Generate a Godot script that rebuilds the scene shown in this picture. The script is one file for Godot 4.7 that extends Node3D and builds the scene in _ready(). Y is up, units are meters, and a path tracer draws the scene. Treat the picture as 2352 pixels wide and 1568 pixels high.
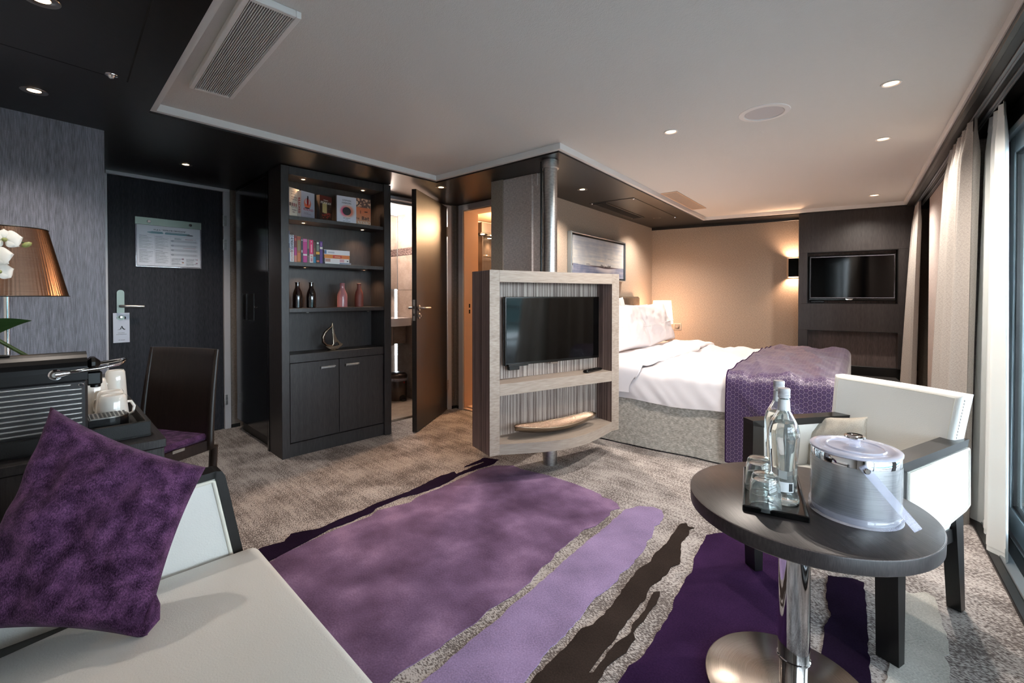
extends Node3D
# Cabin suite. Plan coordinates (X, D): X to the right, D away from the camera (world z = -D).

var M := {}
var T := {}
var names := {}
var flat_group := 4294967295

func _ready():
	# camera: 16 mm lens held level, lens shifted down (architectural framing)
	var cam := Camera3D.new()
	cam.name = "camera"
	add_child(cam)
	cam.keep_aspect = Camera3D.KEEP_HEIGHT
	cam.set_frustum(1568.0 / 1045.0 * 0.05, Vector2(0, -91.23 / 1045.0 * 0.05), 0.05, 200.0)
	cam.position = Vector3(0, 1.17, 0)
	cam.rotation_degrees = Vector3(-0.7, 0, 0)
	cam.current = true
	# overcast daylight from outside, warm lamps inside
	var env := Environment.new()
	env.tonemap_mode = Environment.TONE_MAPPER_LINEAR
	env.tonemap_exposure = 1.48
	env.background_mode = Environment.BG_SKY
	var sky := Sky.new()
	var sm := ProceduralSkyMaterial.new()
	sm.sky_top_color = Color(0.80, 0.88, 0.95)
	sm.sky_horizon_color = Color(0.90, 0.96, 1.0)
	sm.sky_curve = 0.2
	sm.ground_bottom_color = Color(0.55, 0.62, 0.64)
	sm.ground_horizon_color = Color(0.80, 0.87, 0.90)
	sm.sky_energy_multiplier = SKY
	sm.ground_energy_multiplier = SKY
	sm.sun_angle_max = 0.0
	sky.sky_material = sm
	env.sky = sky
	env.sdfgi_enabled = true
	env.ssao_enabled = true
	env.ssil_enabled = true
	var we := WorldEnvironment.new()
	we.name = "environment"
	we.environment = env
	add_child(we)
	make_textures()
	make_materials()
	build_shell()
	build_ceiling()
	build_window()
	build_wet_room()
	build_dressing_room()
	build_bed_corner()
	build_bookcase()
	build_tv_stand()
	build_entry()
	build_desk()
	build_rug()
	build_sofa()
	build_armchair()
	build_table()

const SKY := 3.3

# ------------------------------------------------------------------ helpers
func w3(x: float, y: float, d: float) -> Vector3:
	return Vector3(x, y, -d)

func st() -> SurfaceTool:
	var s := SurfaceTool.new()
	s.begin(Mesh.PRIMITIVE_TRIANGLES)
	return s

func vtx(s, p, uv, g):
	s.set_smooth_group(g)
	s.set_uv(uv)
	s.add_vertex(p)

func tri(s, a, b, c, g = flat_group):
	vtx(s, a, Vector2.ZERO, g); vtx(s, c, Vector2.ZERO, g); vtx(s, b, Vector2.ZERO, g)

# a, b, c, d counter-clockwise seen from the front
func quad(s, a, b, c, d, g = flat_group, ua = Vector2(0, 1), ub = Vector2(1, 1), uc = Vector2(1, 0), ud = Vector2(0, 0)):
	vtx(s, a, ua, g); vtx(s, c, uc, g); vtx(s, b, ub, g)
	vtx(s, a, ua, g); vtx(s, d, ud, g); vtx(s, c, uc, g)

func quado(s, a, b, c, d, out):
	if (b - a).cross(d - a).dot(out) < 0:
		quad(s, a, d, c, b)
	else:
		quad(s, a, b, c, d)

func box(s, c: Vector3, sz: Vector3, bev := 0.002, xf := Transform3D()):
	var h := sz * 0.5
	var b: float = min(bev, min(h.x, min(h.y, h.z)) * 0.9)
	for ax in 3:
		for sg in [-1.0, 1.0]:
			var o := Vector3.ZERO
			o[ax] = sg
			var u := (ax + 1) % 3
			var v := (ax + 2) % 3
			var q := []
			for k in [[-1, -1], [1, -1], [1, 1], [-1, 1]]:
				var p := Vector3.ZERO
				p[ax] = sg * h[ax]; p[u] = k[0] * (h[u] - b); p[v] = k[1] * (h[v] - b)
				q.append(xf * (c + p))
			quado(s, q[0], q[1], q[2], q[3], xf.basis * o)
	if b <= 0.0:
		return
	for ax in 3:
		var u := (ax + 1) % 3
		var v := (ax + 2) % 3
		for su in [-1.0, 1.0]:
			for sv in [-1.0, 1.0]:
				var q := []
				for k in [[0, -1], [0, 1], [1, 1], [1, -1]]:
					var p := Vector3.ZERO
					p[ax] = k[1] * (h[ax] - b)
					p[u] = su * (h[u] - (b if k[0] == 1 else 0.0))
					p[v] = sv * (h[v] - (b if k[0] == 0 else 0.0))
					q.append(xf * (c + p))
				var o := Vector3.ZERO
				o[u] = su; o[v] = sv
				quado(s, q[0], q[1], q[2], q[3], xf.basis * o)
	for sx in [-1.0, 1.0]:
		for sy in [-1.0, 1.0]:
			for sz2 in [-1.0, 1.0]:
				var p := [xf * (c + Vector3(sx * h.x, sy * (h.y - b), sz2 * (h.z - b))), xf * (c + Vector3(sx * (h.x - b), sy * h.y, sz2 * (h.z - b))), xf * (c + Vector3(sx * (h.x - b), sy * (h.y - b), sz2 * h.z))]
				if (p[1] - p[0]).cross(p[2] - p[0]).dot(xf.basis * Vector3(sx, sy, sz2)) > 0:
					tri(s, p[0], p[1], p[2])
				else:
					tri(s, p[0], p[2], p[1])

# box given by its two corners
func bx(s, a: Vector3, b: Vector3, bev := 0.002, xf := Transform3D()):
	box(s, (a + b) * 0.5, (b - a).abs(), bev, xf)

# profile of (radius, height), from bottom outside upwards
func lathe(s, prof: Array, seg := 32, xf := Transform3D(), g := 0):
	var n := prof.size()
	var gid: int = g
	for i in n - 1:
		if i > 0:
			var da: Vector2 = (prof[i] - prof[i - 1]).normalized()
			var db: Vector2 = (prof[i + 1] - prof[i]).normalized()
			if da.dot(db) < 0.77: gid += 1
		for k in seg:
			var a0 := TAU * k / seg
			var a1 := TAU * (k + 1) / seg
			var p0: Vector2 = prof[i]
			var p1: Vector2 = prof[i + 1]
			var A := xf * Vector3(p0.x * cos(a0), p0.y, -p0.x * sin(a0))
			var B := xf * Vector3(p0.x * cos(a1), p0.y, -p0.x * sin(a1))
			var C := xf * Vector3(p1.x * cos(a1), p1.y, -p1.x * sin(a1))
			var D := xf * Vector3(p1.x * cos(a0), p1.y, -p1.x * sin(a0))
			var u0 := float(k) / seg
			var u1 := float(k + 1) / seg
			var v0 := 1.0 - float(i) / (n - 1)
			var v1 := 1.0 - float(i + 1) / (n - 1)
			if p0.x > 1e-6:
				vtx(s, A, Vector2(u0, v0), gid); vtx(s, C, Vector2(u1, v1), gid); vtx(s, B, Vector2(u1, v0), gid)
			if p1.x > 1e-6:
				vtx(s, A, Vector2(u0, v0), gid); vtx(s, D, Vector2(u0, v1), gid); vtx(s, C, Vector2(u1, v1), gid)

func frame_to(dir: Vector3) -> Basis:
	var y := dir.normalized()
	var x := Vector3.RIGHT if abs(y.x) < 0.9 else Vector3.FORWARD
	var z := x.cross(y).normalized()
	x = y.cross(z).normalized()
	return Basis(x, y, z)

# cylinder between two points with a small chamfer
func cyl(s, p: Vector3, q: Vector3, r: float, seg := 24, bev := 0.001, r2 := -1.0):
	var L := (q - p).length()
	if r2 < 0: r2 = r
	var xf := Transform3D(frame_to(q - p), p)
	lathe(s, [Vector2(0, 0), Vector2(max(r - bev, 0.0), 0), Vector2(r, bev), Vector2(r2, L - bev), Vector2(max(r2 - bev, 0.0), L), Vector2(0, L)], seg, xf)

func tube(s, pts: Array, r, seg := 12, closed := false, sq := Vector2.ONE):
	var n := pts.size()
	var rings := []
	var prev := Vector3.ZERO
	for i in n:
		var t: Vector3
		if closed:
			t = pts[(i + 1) % n] - pts[(i - 1 + n) % n]
		else:
			t = pts[min(i + 1, n - 1)] - pts[max(i - 1, 0)]
		t = t.normalized()
		if prev == Vector3.ZERO:
			prev = Vector3.UP if abs(t.y) < 0.9 else Vector3.RIGHT
		var x := (prev - t * prev.dot(t)).normalized()
		prev = x
		var y := t.cross(x)
		var rr: float = r[i] if r is Array else r
		var ring := []
		for k in seg:
			var a := TAU * k / seg
			ring.append(pts[i] + x * cos(a) * rr * sq.x + y * sin(a) * rr * sq.y)
		rings.append(ring)
	var m := n if closed else n - 1
	for i in m:
		var R: Array = rings[i]
		var Q: Array = rings[(i + 1) % n]
		for k in seg:
			quad(s, R[k], R[(k + 1) % seg], Q[(k + 1) % seg], Q[k], 0)
	if not closed:
		for k in seg:
			tri(s, rings[0][0], rings[0][(k + 1) % seg], rings[0][k])
			tri(s, rings[n - 1][0], rings[n - 1][k], rings[n - 1][(k + 1) % seg])

# polygon in the xy plane, extruded along +z
func prism(s, poly: Array, h: float, xf := Transform3D()):
	var ar := 0.0
	var n := poly.size()
	for i in n:
		ar += poly[i].cross(poly[(i + 1) % n])
	var P := PackedVector2Array(poly)
	if ar < 0:
		P.reverse()
	var idx := Geometry2D.triangulate_polygon(P)
	for i in range(0, idx.size(), 3):
		var a := P[idx[i]]
		var b := P[idx[i + 1]]
		var c := P[idx[i + 2]]
		if (b - a).cross(c - a) < 0:
			var t := b
			b = c
			c = t
		tri(s, xf * Vector3(a.x, a.y, h), xf * Vector3(b.x, b.y, h), xf * Vector3(c.x, c.y, h))
		tri(s, xf * Vector3(a.x, a.y, 0), xf * Vector3(c.x, c.y, 0), xf * Vector3(b.x, b.y, 0))
	for i in n:
		var a := P[i]
		var b := P[(i + 1) % n]
		quad(s, xf * Vector3(a.x, a.y, 0), xf * Vector3(b.x, b.y, 0), xf * Vector3(b.x, b.y, h), xf * Vector3(a.x, a.y, h))

var PLAN := Transform3D(Basis(Vector3(1, 0, 0), Vector3(0, 0, -1), Vector3(0, 1, 0)), Vector3.ZERO)

# smooth grid f(u, v); du x dv looks outwards
func surf(s, nu: int, nv: int, f: Callable, us := 1.0, vs := 1.0, g := 0):
	var P := []
	for j in nv + 1:
		var row := []
		for i in nu + 1:
			row.append(f.call(float(i) / nu, float(j) / nv))
		P.append(row)
	for j in nv:
		for i in nu:
			var u0 := us * i / nu
			var u1 := us * (i + 1) / nu
			var v0 := vs * j / nv
			var v1 := vs * (j + 1) / nv
			quad(s, P[j][i], P[j][i + 1], P[j + 1][i + 1], P[j + 1][i], g, Vector2(u0, v0), Vector2(u1, v0), Vector2(u1, v1), Vector2(u0, v1))

func numbered(called: String) -> String:
	if not names.has(called):
		names[called] = 0
		return called
	names[called] += 1
	return "%s_%03d" % [called, names[called]]

func obj(called: String, s, m, parent = null, label := "") -> MeshInstance3D:
	var o := MeshInstance3D.new()
	if s is SurfaceTool:
		s.generate_normals()
		s.index()
		o.mesh = s.commit()
	else:
		o.mesh = s
	o.material_override = m
	o.cast_shadow = GeometryInstance3D.SHADOW_CASTING_SETTING_ON
	if parent == null or parent == self:
		o.name = numbered(called)
		add_child(o, true)
	else:
		o.name = called
		parent.add_child(o, true)
	if label: o.set_meta("label", label)
	return o

func tag(o, label: String, category: String, group := ""):
	o.set_meta("label", label)
	o.set_meta("category", category)
	if group: o.set_meta("group", group)
	return o

func thing(called: String, label: String, category: String, at := Vector3.ZERO, deg := 0.0, group := "") -> Node3D:
	var o := Node3D.new()
	o.name = numbered(called)
	add_child(o, true)
	o.position = at
	o.rotation_degrees.y = deg
	return tag(o, label, category, group)

func struct(called: String, s, m, label := "") -> MeshInstance3D:
	var o := obj(called, s, m)
	o.set_meta("kind", "structure")
	if label: o.set_meta("label", label)
	return o

func struct_node(called: String, at := Vector3.ZERO, deg := 0.0) -> Node3D:
	var o := Node3D.new()
	o.name = numbered(called)
	add_child(o, true)
	o.position = at
	o.rotation_degrees.y = deg
	o.set_meta("kind", "structure")
	return o

# wall slab whose room face runs from p to q (room on the right-hand side when looking from p to q is behind; n faces the viewer)
func slab(s, p: Vector2, q: Vector2, y0: float, y1: float, t: float, bev := 0.0):
	var u := (q - p).normalized()
	var n := Vector2(u.y, -u.x)
	var m := (p + q) * 0.5 - n * t * 0.5
	var xf := Transform3D(Basis(Vector3.UP, atan2(u.y, u.x)), w3(m.x, (y0 + y1) * 0.5, m.y))
	box(s, Vector3.ZERO, Vector3((q - p).length(), y1 - y0, t), bev, xf)

var font_cache := {}
func text(str_: String, h: float, m, parent, at: Vector3, rot := Vector3.ZERO, face := "Droid Sans", bold := false, called := "lettering"):
	var key := face + str(bold)
	if not font_cache.has(key):
		var f := SystemFont.new()
		f.font_names = PackedStringArray([face])
		if bold: f.font_weight = 700
		font_cache[key] = f
	var tm := TextMesh.new()
	tm.text = str_
	tm.font = font_cache[key]
	tm.font_size = 24
	tm.pixel_size = h / 18.0
	tm.depth = 0.0006
	tm.curve_step = 2.0
	var o := obj(called, tm, m, parent)
	o.position = at
	o.rotation_degrees = rot
	return o

func spot(parent, at: Vector3, energy: float, col := Color(1.0, 0.80, 0.62), ang := 50.0, dir := Vector3(-90, 0, 0), size := 0.03):
	var l := SpotLight3D.new()
	l.name = "lamp_light"
	l.position = at
	l.rotation_degrees = dir
	l.light_energy = energy
	l.light_color = col
	l.spot_angle = ang
	l.spot_range = 9.0
	l.spot_attenuation = 2.0
	l.spot_angle_attenuation = 0.8
	l.light_size = size
	l.shadow_enabled = true
	parent.add_child(l, true)
	return l

# recessed downlight looking down; y is the ceiling height
func downlight(x: float, y: float, d: float, r: float, kind: String, label: String, energy: float, col := Color(1.0, 0.78, 0.58), ang := 52.0, group := "", ringm = null):
	var t := thing("ceiling_spotlight", label, "spotlight", w3(x, y, d), 0, "lit recessed spotlights overhead")
	var s := st()
	# trim ring hanging 3 mm below the ceiling, polished reflector and the bright lamp inside it
	var kb := 0.72 if kind == "warm" else 0.50
	lathe(s, [Vector2(r * kb, 0.0), Vector2(r * (kb + 0.06), -0.0015), Vector2(r * 0.84, -0.0035), Vector2(r * 0.97, -0.003), Vector2(r, -0.001), Vector2(r, 0.0005)], 40)
	obj("trim_ring", s, M.steel if ringm == null else ringm, t)
	s = st()
	lathe(s, [Vector2(0, -0.0005), Vector2(r * kb * 0.6, -0.0005), Vector2(r * kb, 0.0003), Vector2(r * kb, 0.010), Vector2(0, 0.010)], 32)
	obj("bulb", s, M.glow_warm if kind == "warm" else M.glow_small, t)
	spot(t, Vector3(0, -0.012, 0), energy, col, ang, Vector3(-90, 0, 0), r * 0.6)
	return t

# ------------------------------------------------------------------ textures
func nz(w: int, h: int, freq: float, sd: int, oct := 3) -> PackedByteArray:
	var n := FastNoiseLite.new()
	n.seed = sd
	n.frequency = freq
	n.noise_type = FastNoiseLite.TYPE_SIMPLEX_SMOOTH
	n.fractal_octaves = oct
	var im := n.get_seamless_image(w, h)
	im.convert(Image.FORMAT_L8)
	return im.get_data()

func stretch(b: PackedByteArray, w: int, h: int, w2: int, h2: int) -> PackedByteArray:
	var im := Image.create_from_data(w, h, false, Image.FORMAT_L8, b)
	im.resize(w2, h2, Image.INTERPOLATE_CUBIC)
	return im.get_data()

func tex_gray(w: int, h: int, b: PackedByteArray) -> ImageTexture:
	return ImageTexture.create_from_image(Image.create_from_data(w, h, false, Image.FORMAT_L8, b))

func tex_ramp(w: int, h: int, b: PackedByteArray, c0: Color, c1: Color, c2: Color) -> ImageTexture:
	var lut := PackedByteArray()
	for i in 256:
		var t := i / 255.0
		var c := c0.lerp(c1, t * 2.0) if t < 0.5 else c1.lerp(c2, t * 2.0 - 1.0)
		lut.append(c.r8); lut.append(c.g8); lut.append(c.b8)
	var o := PackedByteArray()
	o.resize(w * h * 3)
	for i in w * h:
		var k := b[i] * 3
		o[i * 3] = lut[k]; o[i * 3 + 1] = lut[k + 1]; o[i * 3 + 2] = lut[k + 2]
	return ImageTexture.create_from_image(Image.create_from_data(w, h, false, Image.FORMAT_RGB8, o))

func turned(t: ImageTexture) -> ImageTexture:
	var im := t.get_image()
	im.rotate_90(CLOCKWISE)
	return ImageTexture.create_from_image(im)

func blend(n: int, parts: Array, gain := 1.0, bias := 0.0) -> PackedByteArray:
	var o := PackedByteArray()
	o.resize(n)
	for i in n:
		var v := 0.0
		for p in parts:
			v += p[0][i] * p[1]
		o[i] = clampi(int((v - 127.5) * gain + 127.5 + bias), 0, 255)
	return o

func make_textures():
	var n := 512
	# wenge: thin dark pores running along v, broad bands
	var a := stretch(nz(512, 56, 0.20, 3, 3), 512, 56, n, n)
	var b := stretch(nz(512, 8, 0.02, 4, 2), 512, 8, n, n)
	var c := nz(n, n, 0.3, 5, 2)
	var wood := blend(n * n, [[a, 0.58], [b, 0.20], [c, 0.22]], 1.6)
	T.wenge = tex_ramp(n, n, wood, Color(0.52, 0.52, 0.52), Color(0.78, 0.78, 0.78), Color(1, 1, 1))
	T.wenge_h = tex_gray(n, n, wood)
	# pale zebrano laminate: strong streaks
	var d := stretch(nz(512, 6, 0.05, 8, 4), 512, 6, n, n)
	var zb := blend(n * n, [[d, 0.65], [a, 0.25], [c, 0.1]], 2.3)
	T.zebra = tex_ramp(n, n, zb, Color(0.50, 0.44, 0.42), Color(0.76, 0.71, 0.68), Color(0.93, 0.89, 0.86))
	var zf := blend(n * n, [[a, 0.6], [b, 0.2], [c, 0.2]], 1.1)
	T.pale = tex_ramp(n, n, zf, Color(0.68, 0.63, 0.59), Color(0.83, 0.79, 0.75), Color(0.95, 0.92, 0.89))
	T.pale_x = turned(T.pale)
	# linen weave
	var h1 := stretch(nz(512, 64, 0.22, 11, 2), 512, 64, n, n)
	var h2 := stretch(nz(64, 512, 0.22, 12, 2), 64, 512, n, n)
	var lin := blend(n * n, [[h1, 0.5], [h2, 0.5]], 1.6)
	T.linen = tex_ramp(n, n, lin, Color(0.72, 0.72, 0.72), Color(0.88, 0.88, 0.88), Color(1, 1, 1))
	T.linen_h = tex_gray(n, n, lin)
	# brushed metal lines along v
	T.brushed = tex_ramp(n, n, a, Color(0.80, 0.80, 0.80), Color(0.92, 0.92, 0.92), Color(1, 1, 1))
	T.brushed_x = turned(T.brushed)
	T.rings_h = turned(tex_gray(n, n, stretch(nz(512, 2, 0.35, 15, 2), 512, 2, n, n)))
	# fleece, leather, plaster reliefs
	T.fine_h = tex_gray(n, n, blend(n * n, [[c, 0.7], [nz(n, n, 0.08, 21, 2), 0.3]], 1.5))
	var ce := FastNoiseLite.new()
	ce.seed = 9
	ce.noise_type = FastNoiseLite.TYPE_CELLULAR
	ce.frequency = 0.06
	ce.cellular_return_type = FastNoiseLite.RETURN_DISTANCE2_SUB
	var ci := ce.get_seamless_image(n, n)
	ci.convert(Image.FORMAT_L8)
	T.leather_h = ImageTexture.create_from_image(ci)
	# chenille / velvet
	var v1 := nz(n, n, 0.012, 31, 4)
	var v2 := stretch(nz(512, 240, 0.2, 32, 3), 512, 240, n, n)
	var ve := blend(n * n, [[v1, 0.36], [v2, 0.34], [c, 0.30]], 2.2)
	T.velvet = tex_ramp(n, n, ve, Color(0.30, 0.28, 0.32), Color(0.66, 0.64, 0.68), Color(1, 0.98, 1))
	T.velvet_h = tex_gray(n, n, blend(n * n, [[v2, 0.5], [c, 0.5]], 1.5))
	# bed valance fleece and rug pile clouds
	var cl := nz(n, n, 0.006, 41, 4)
	var cf := nz(n, n, 0.25, 42, 3)
	T.cloud = tex_ramp(n, n, blend(n * n, [[cl, 0.72], [cf, 0.28]], 1.5), Color(0.56, 0.52, 0.56), Color(0.76, 0.74, 0.77), Color(1, 1, 1))
	T.pile = tex_ramp(n, n, blend(n * n, [[cl, 0.45], [cf, 0.55]], 1.2), Color(0.66, 0.66, 0.66), Color(0.84, 0.84, 0.84), Color(1, 1, 1))
	var vn := stretch(nz(160, 512, 0.1, 44, 3), 160, 512, n, n)
	T.fleece = tex_ramp(n, n, blend(n * n, [[vn, 0.5], [nz(n, n, 0.02, 45, 3), 0.3], [c, 0.2]], 1.8), Color(0.66, 0.65, 0.63), Color(0.82, 0.82, 0.81), Color(1, 1, 1))
	# carpet: short dashes of dark yarn along v on a light ground, thinned and thickened by slow patches
	var m := 1024
	var y1 := stretch(nz(1024, 420, 0.26, 51, 2), 1024, 420, m, m)
	var y2 := stretch(nz(512, 40, 0.12, 52, 2), 512, 40, m, m)
	var y3 := nz(m, m, 0.005, 53, 4)
	var y4 := nz(m, m, 0.5, 54, 1)
	var cp := PackedByteArray()
	cp.resize(m * m)
	for i in m * m:
		var t := (y1[i] - 128.0) * 1.0 + (y2[i] - 128.0) * 0.22 + (y3[i] - 128.0) * 0.42 + 12.0
		cp[i] = clampi(int(128.0 + clampf(t * 2.9, -90.0, 78.0) + (y4[i] - 128.0) * 0.30), 0, 255)
	T.carpet = tex_ramp(m, m, cp, Color(0.315, 0.29, 0.285), Color(0.555, 0.53, 0.52), Color(0.79, 0.77, 0.76))
	T.carpet_h = tex_gray(m, m, cp)
	# quilted throw: hexagon lattice lines
	var W := 256
	var H := 444
	var im := Image.create(W, H, false, Image.FORMAT_RGB8)
	var R3 := sqrt(3.0)
	for y in H:
		for x in W:
			var px := x / 256.0 * R3
			var py := y / 444.0 * 3.0
			var best := 9.0
			var sec := 9.0
			for k in [[0, 0], [1, 0], [0, 1], [1, 1], [0.5, 0.5], [0.5, 1.5], [-0.5, 0.5], [1.5, 0.5], [0.5, -0.5]]:
				var e: float = Vector2(px - k[0] * R3, py - k[1] * 3.0).length()
				if e < best:
					sec = best
					best = e
				elif e < sec:
					sec = e
			var g := sec - best
			var l := 1.0 - smoothstep(0.06, 0.17, g)
			var body := Color(0.17, 0.11, 0.22).lerp(Color(0.25, 0.165, 0.33), smoothstep(0.1, 0.9, 1.0 - best))
			im.set_pixel(x, y, body.lerp(Color(0.56, 0.48, 0.60), l))
	T.hex = ImageTexture.create_from_image(im)
	# tiles: soft marbling
	T.stone = tex_ramp(n, n, blend(n * n, [[nz(n, n, 0.01, 61, 5), 0.6], [nz(n, n, 0.06, 62, 3), 0.4]], 1.4), Color(0.80, 0.78, 0.76), Color(0.90, 0.89, 0.88), Color(1, 1, 1))
	T.emperador = tex_ramp(n, n, blend(n * n, [[nz(n, n, 0.05, 63, 4), 1.0]], 2.4), Color(0.10, 0.07, 0.06), Color(0.26, 0.20, 0.18), Color(0.85, 0.80, 0.78))
	make_prints()

func rect(im: Image, x, y, w, h, c: Color):
	im.fill_rect(Rect2i(int(x), int(y), max(1, int(w)), max(1, int(h))), c)

func disc(im: Image, cx: float, cy: float, rx: float, ry: float, c: Color, soft := 0.0):
	for y in range(max(0, int(cy - ry * (1 + soft))), min(im.get_height(), int(cy + ry * (1 + soft)) + 1)):
		for x in range(max(0, int(cx - rx * (1 + soft))), min(im.get_width(), int(cx + rx * (1 + soft)) + 1)):
			var d := Vector2((x - cx) / rx, (y - cy) / ry).length()
			var k := 1.0 - smoothstep(1.0 - soft, 1.0 + soft, d) if soft > 0.0 else (1.0 if d <= 1.0 else 0.0)
			if k > 0.0:
				im.set_pixel(x, y, im.get_pixel(x, y).lerp(c, k * c.a))

func lines(im: Image, r, x: float, y: float, w: float, n: int, step: float, h: float, c: Color):
	for i in n:
		var k: float = 0.55 + 0.45 * r.randf()
		if i % 6 == 5: k = 0.25
		var xx := x
		while xx < x + w * k - 3:
			var ww: float = 4 + r.randf() * 16
			rect(im, xx, y + i * step, min(ww, x + w * k - xx), h, c)
			xx += ww + 3

func make_prints():
	var r := RandomNumberGenerator.new()
	r.seed = 77
	# safety notice: 3 columns of small print, ship profile, deck plans, flags
	var im := Image.create(1040, 760, false, Image.FORMAT_RGB8)
	im.fill(Color(0.86, 0.87, 0.90))
	var ink := Color(0.28, 0.29, 0.33)
	var teal := Color(0.25, 0.50, 0.55)
	for i in 12: rect(im, 160 + i * 6, 128 - i, 6, 12 + i * 2, teal)
	rect(im, 225, 112, 180, 36, teal)
	disc(im, 300, 138, 120, 14, teal)
	for i in 34: rect(im, 450 + i * 12, 108, 9, 18, Color(0.20, 0.42, 0.44))
	rect(im, 440, 128, 430, 22, teal)
	disc(im, 860, 138, 60, 13, Color(0.30, 0.33, 0.36))
	rect(im, 20, 180, 1000, 2, Color(0.5, 0.5, 0.55))
	rect(im, 270, 180, 2, 560, Color(0.5, 0.5, 0.55)); rect(im, 530, 180, 2, 560, Color(0.5, 0.5, 0.55))
	rect(im, 20, 450, 510, 2, Color(0.5, 0.5, 0.55)); rect(im, 780, 590, 2, 150, Color(0.6, 0.6, 0.64))
	for cx in [34.0, 284.0]:
		for cy in [200.0, 470.0]:
			rect(im, cx, cy, 120, 7, ink)
			lines(im, r, cx, cy + 22, 222, 22, 10, 4, ink)
	for k in 4:
		var y := 250.0 + k * 88
		rect(im, 550, y, 440, 2, ink); rect(im, 550, y + 34, 440, 2, ink); rect(im, 988, y, 2, 36, ink); rect(im, 550, y, 2, 36, ink)
		for i in 22:
			rect(im, 560 + i * 19, y + 5, 13, 9, Color(0.55, 0.55, 0.60)); rect(im, 560 + i * 19, y + 21, 13, 9, Color(0.55, 0.55, 0.60))
		disc(im, 560, y + 17, 26, 17, Color(0.6, 0.62, 0.66))
	lines(im, r, 600, 205, 130, 4, 9, 5, Color(0.30, 0.42, 0.42)); lines(im, r, 780, 212, 200, 2, 12, 6, Color(0.62, 0.35, 0.38)); rect(im, 740, 390, 220, 6, Color(0.66, 0.40, 0.42))
	lines(im, r, 545, 600, 215, 8, 9, 4, ink); lines(im, r, 545, 684, 215, 6, 9, 4, ink); lines(im, r, 795, 600, 210, 8, 9, 4, ink); lines(im, r, 795, 684, 210, 6, 9, 4, ink)
	rect(im, 720, 596, 34, 26, Color(0.45, 0.25, 0.35)); rect(im, 720, 668, 34, 7, Color(0.1, 0.1, 0.1)); rect(im, 720, 675, 34, 7, Color(0.7, 0.15, 0.15)); rect(im, 720, 682, 34, 7, Color(0.8, 0.65, 0.2))
	rect(im, 960, 600, 11, 22, Color(0.2, 0.25, 0.5)); rect(im, 982, 600, 11, 22, Color(0.7, 0.2, 0.2)); rect(im, 960, 672, 34, 18, Color(0.6, 0.4, 0.5))
	T.notice = ImageTexture.create_from_image(im)
	# seascape: grey sky, low horizon, dark shore with white reflections
	im = Image.create(512, 256, false, Image.FORMAT_RGB8)
	var n1 := nz(512, 256, 0.012, 71, 4)
	var n2 := stretch(nz(32, 256, 0.05, 72, 3), 32, 256, 512, 256)
	for y in 256:
		for x in 512:
			var i := y * 512 + x
			var k := n1[i] / 255.0 * 0.5 + n2[i] / 255.0 * 0.5
			var hz := 176.0 + sin(x * 0.006) * 8.0
			var c: Color
			if y < hz:
				c = Color(0.56, 0.59, 0.65).lerp(Color(0.78, 0.77, 0.73), clampf(k * 0.9 + 0.05 + (y / 256.0 - 0.4) * 0.5, 0, 1))
			else:
				c = Color(0.38, 0.42, 0.52).lerp(Color(0.58, 0.58, 0.64), clampf(k * 1.6 - 0.4, 0, 1))
			im.set_pixel(x, y, c)
	disc(im, 300, 196, 90, 14, Color(0.80, 0.78, 0.78, 0.8), 0.6)
	disc(im, 320, 212, 60, 10, Color(0.76, 0.74, 0.75, 0.7), 0.7)
	disc(im, 290, 182, 150, 4, Color(0.16, 0.10, 0.13, 0.95), 0.5)
	disc(im, 310, 185, 60, 6, Color(0.14, 0.08, 0.12, 0.95), 0.5)
	for k in 14: rect(im, 250 + k * 8 + r.randf() * 4, 166 + r.randf() * 8, 3 + r.randf() * 6, 8 + r.randf() * 8, Color(0.20, 0.17, 0.19))
	for k in 6: rect(im, 280 + k * 9, 160 + r.randf() * 10, 3, 14, Color(0.85, 0.84, 0.82))
	for k in 4: rect(im, 118 + k * 9, 168 + r.randf() * 5, 5, 5, Color(0.18, 0.17, 0.20))
	for k in 9: rect(im, 330 + k * 7, 118 + r.randf() * 8, 9, 2, Color(0.36, 0.38, 0.42))
	disc(im, 250, 142, 40, 4, Color(0.88, 0.82, 0.70, 0.7), 0.8)
	T.sea = ImageTexture.create_from_image(im)
	# book covers
	im = Image.create(160, 220, false, Image.FORMAT_RGB8); im.fill(Color(0.86, 0.83, 0.77))
	lines(im, r, 30, 24, 110, 2, 17, 9, Color(0.62, 0.58, 0.56)); lines(im, r, 34, 66, 110, 2, 17, 9, Color(0.66, 0.56, 0.52)); lines(im, r, 50, 166, 70, 2, 16, 9, Color(0.62, 0.52, 0.5))
	for k in 5: rect(im, 6 + k * 31, 116, 20, 26, [Color(0.22, 0.18, 0.17), Color(0.42, 0.25, 0.22), Color(0.62, 0.30, 0.32), Color(0.60, 0.42, 0.36), Color(0.25, 0.2, 0.2)][k])
	T.cover_a = ImageTexture.create_from_image(im)
	im = Image.create(160, 220, false, Image.FORMAT_RGB8)
	for y in 220:
		for x in 160: im.set_pixel(x, y, Color(0.80, 0.81, 0.85).lerp(Color(0.62, 0.62, 0.68), y / 220.0))
	disc(im, 74, 96, 42, 40, Color(0.88, 0.38, 0.28, 0.85), 0.15); disc(im, 74, 84, 30, 26, Color(0.84, 0.80, 0.82, 0.9), 0.2); disc(im, 70, 118, 34, 16, Color(0.92, 0.45, 0.30, 0.9), 0.3)
	disc(im, 76, 80, 12, 36, Color(0.62, 0.10, 0.12), 0.1); disc(im, 78, 48, 8, 18, Color(0.12, 0.10, 0.14), 0.1); disc(im, 70, 136, 30, 5, Color(0.16, 0.13, 0.15), 0.3)
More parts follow.
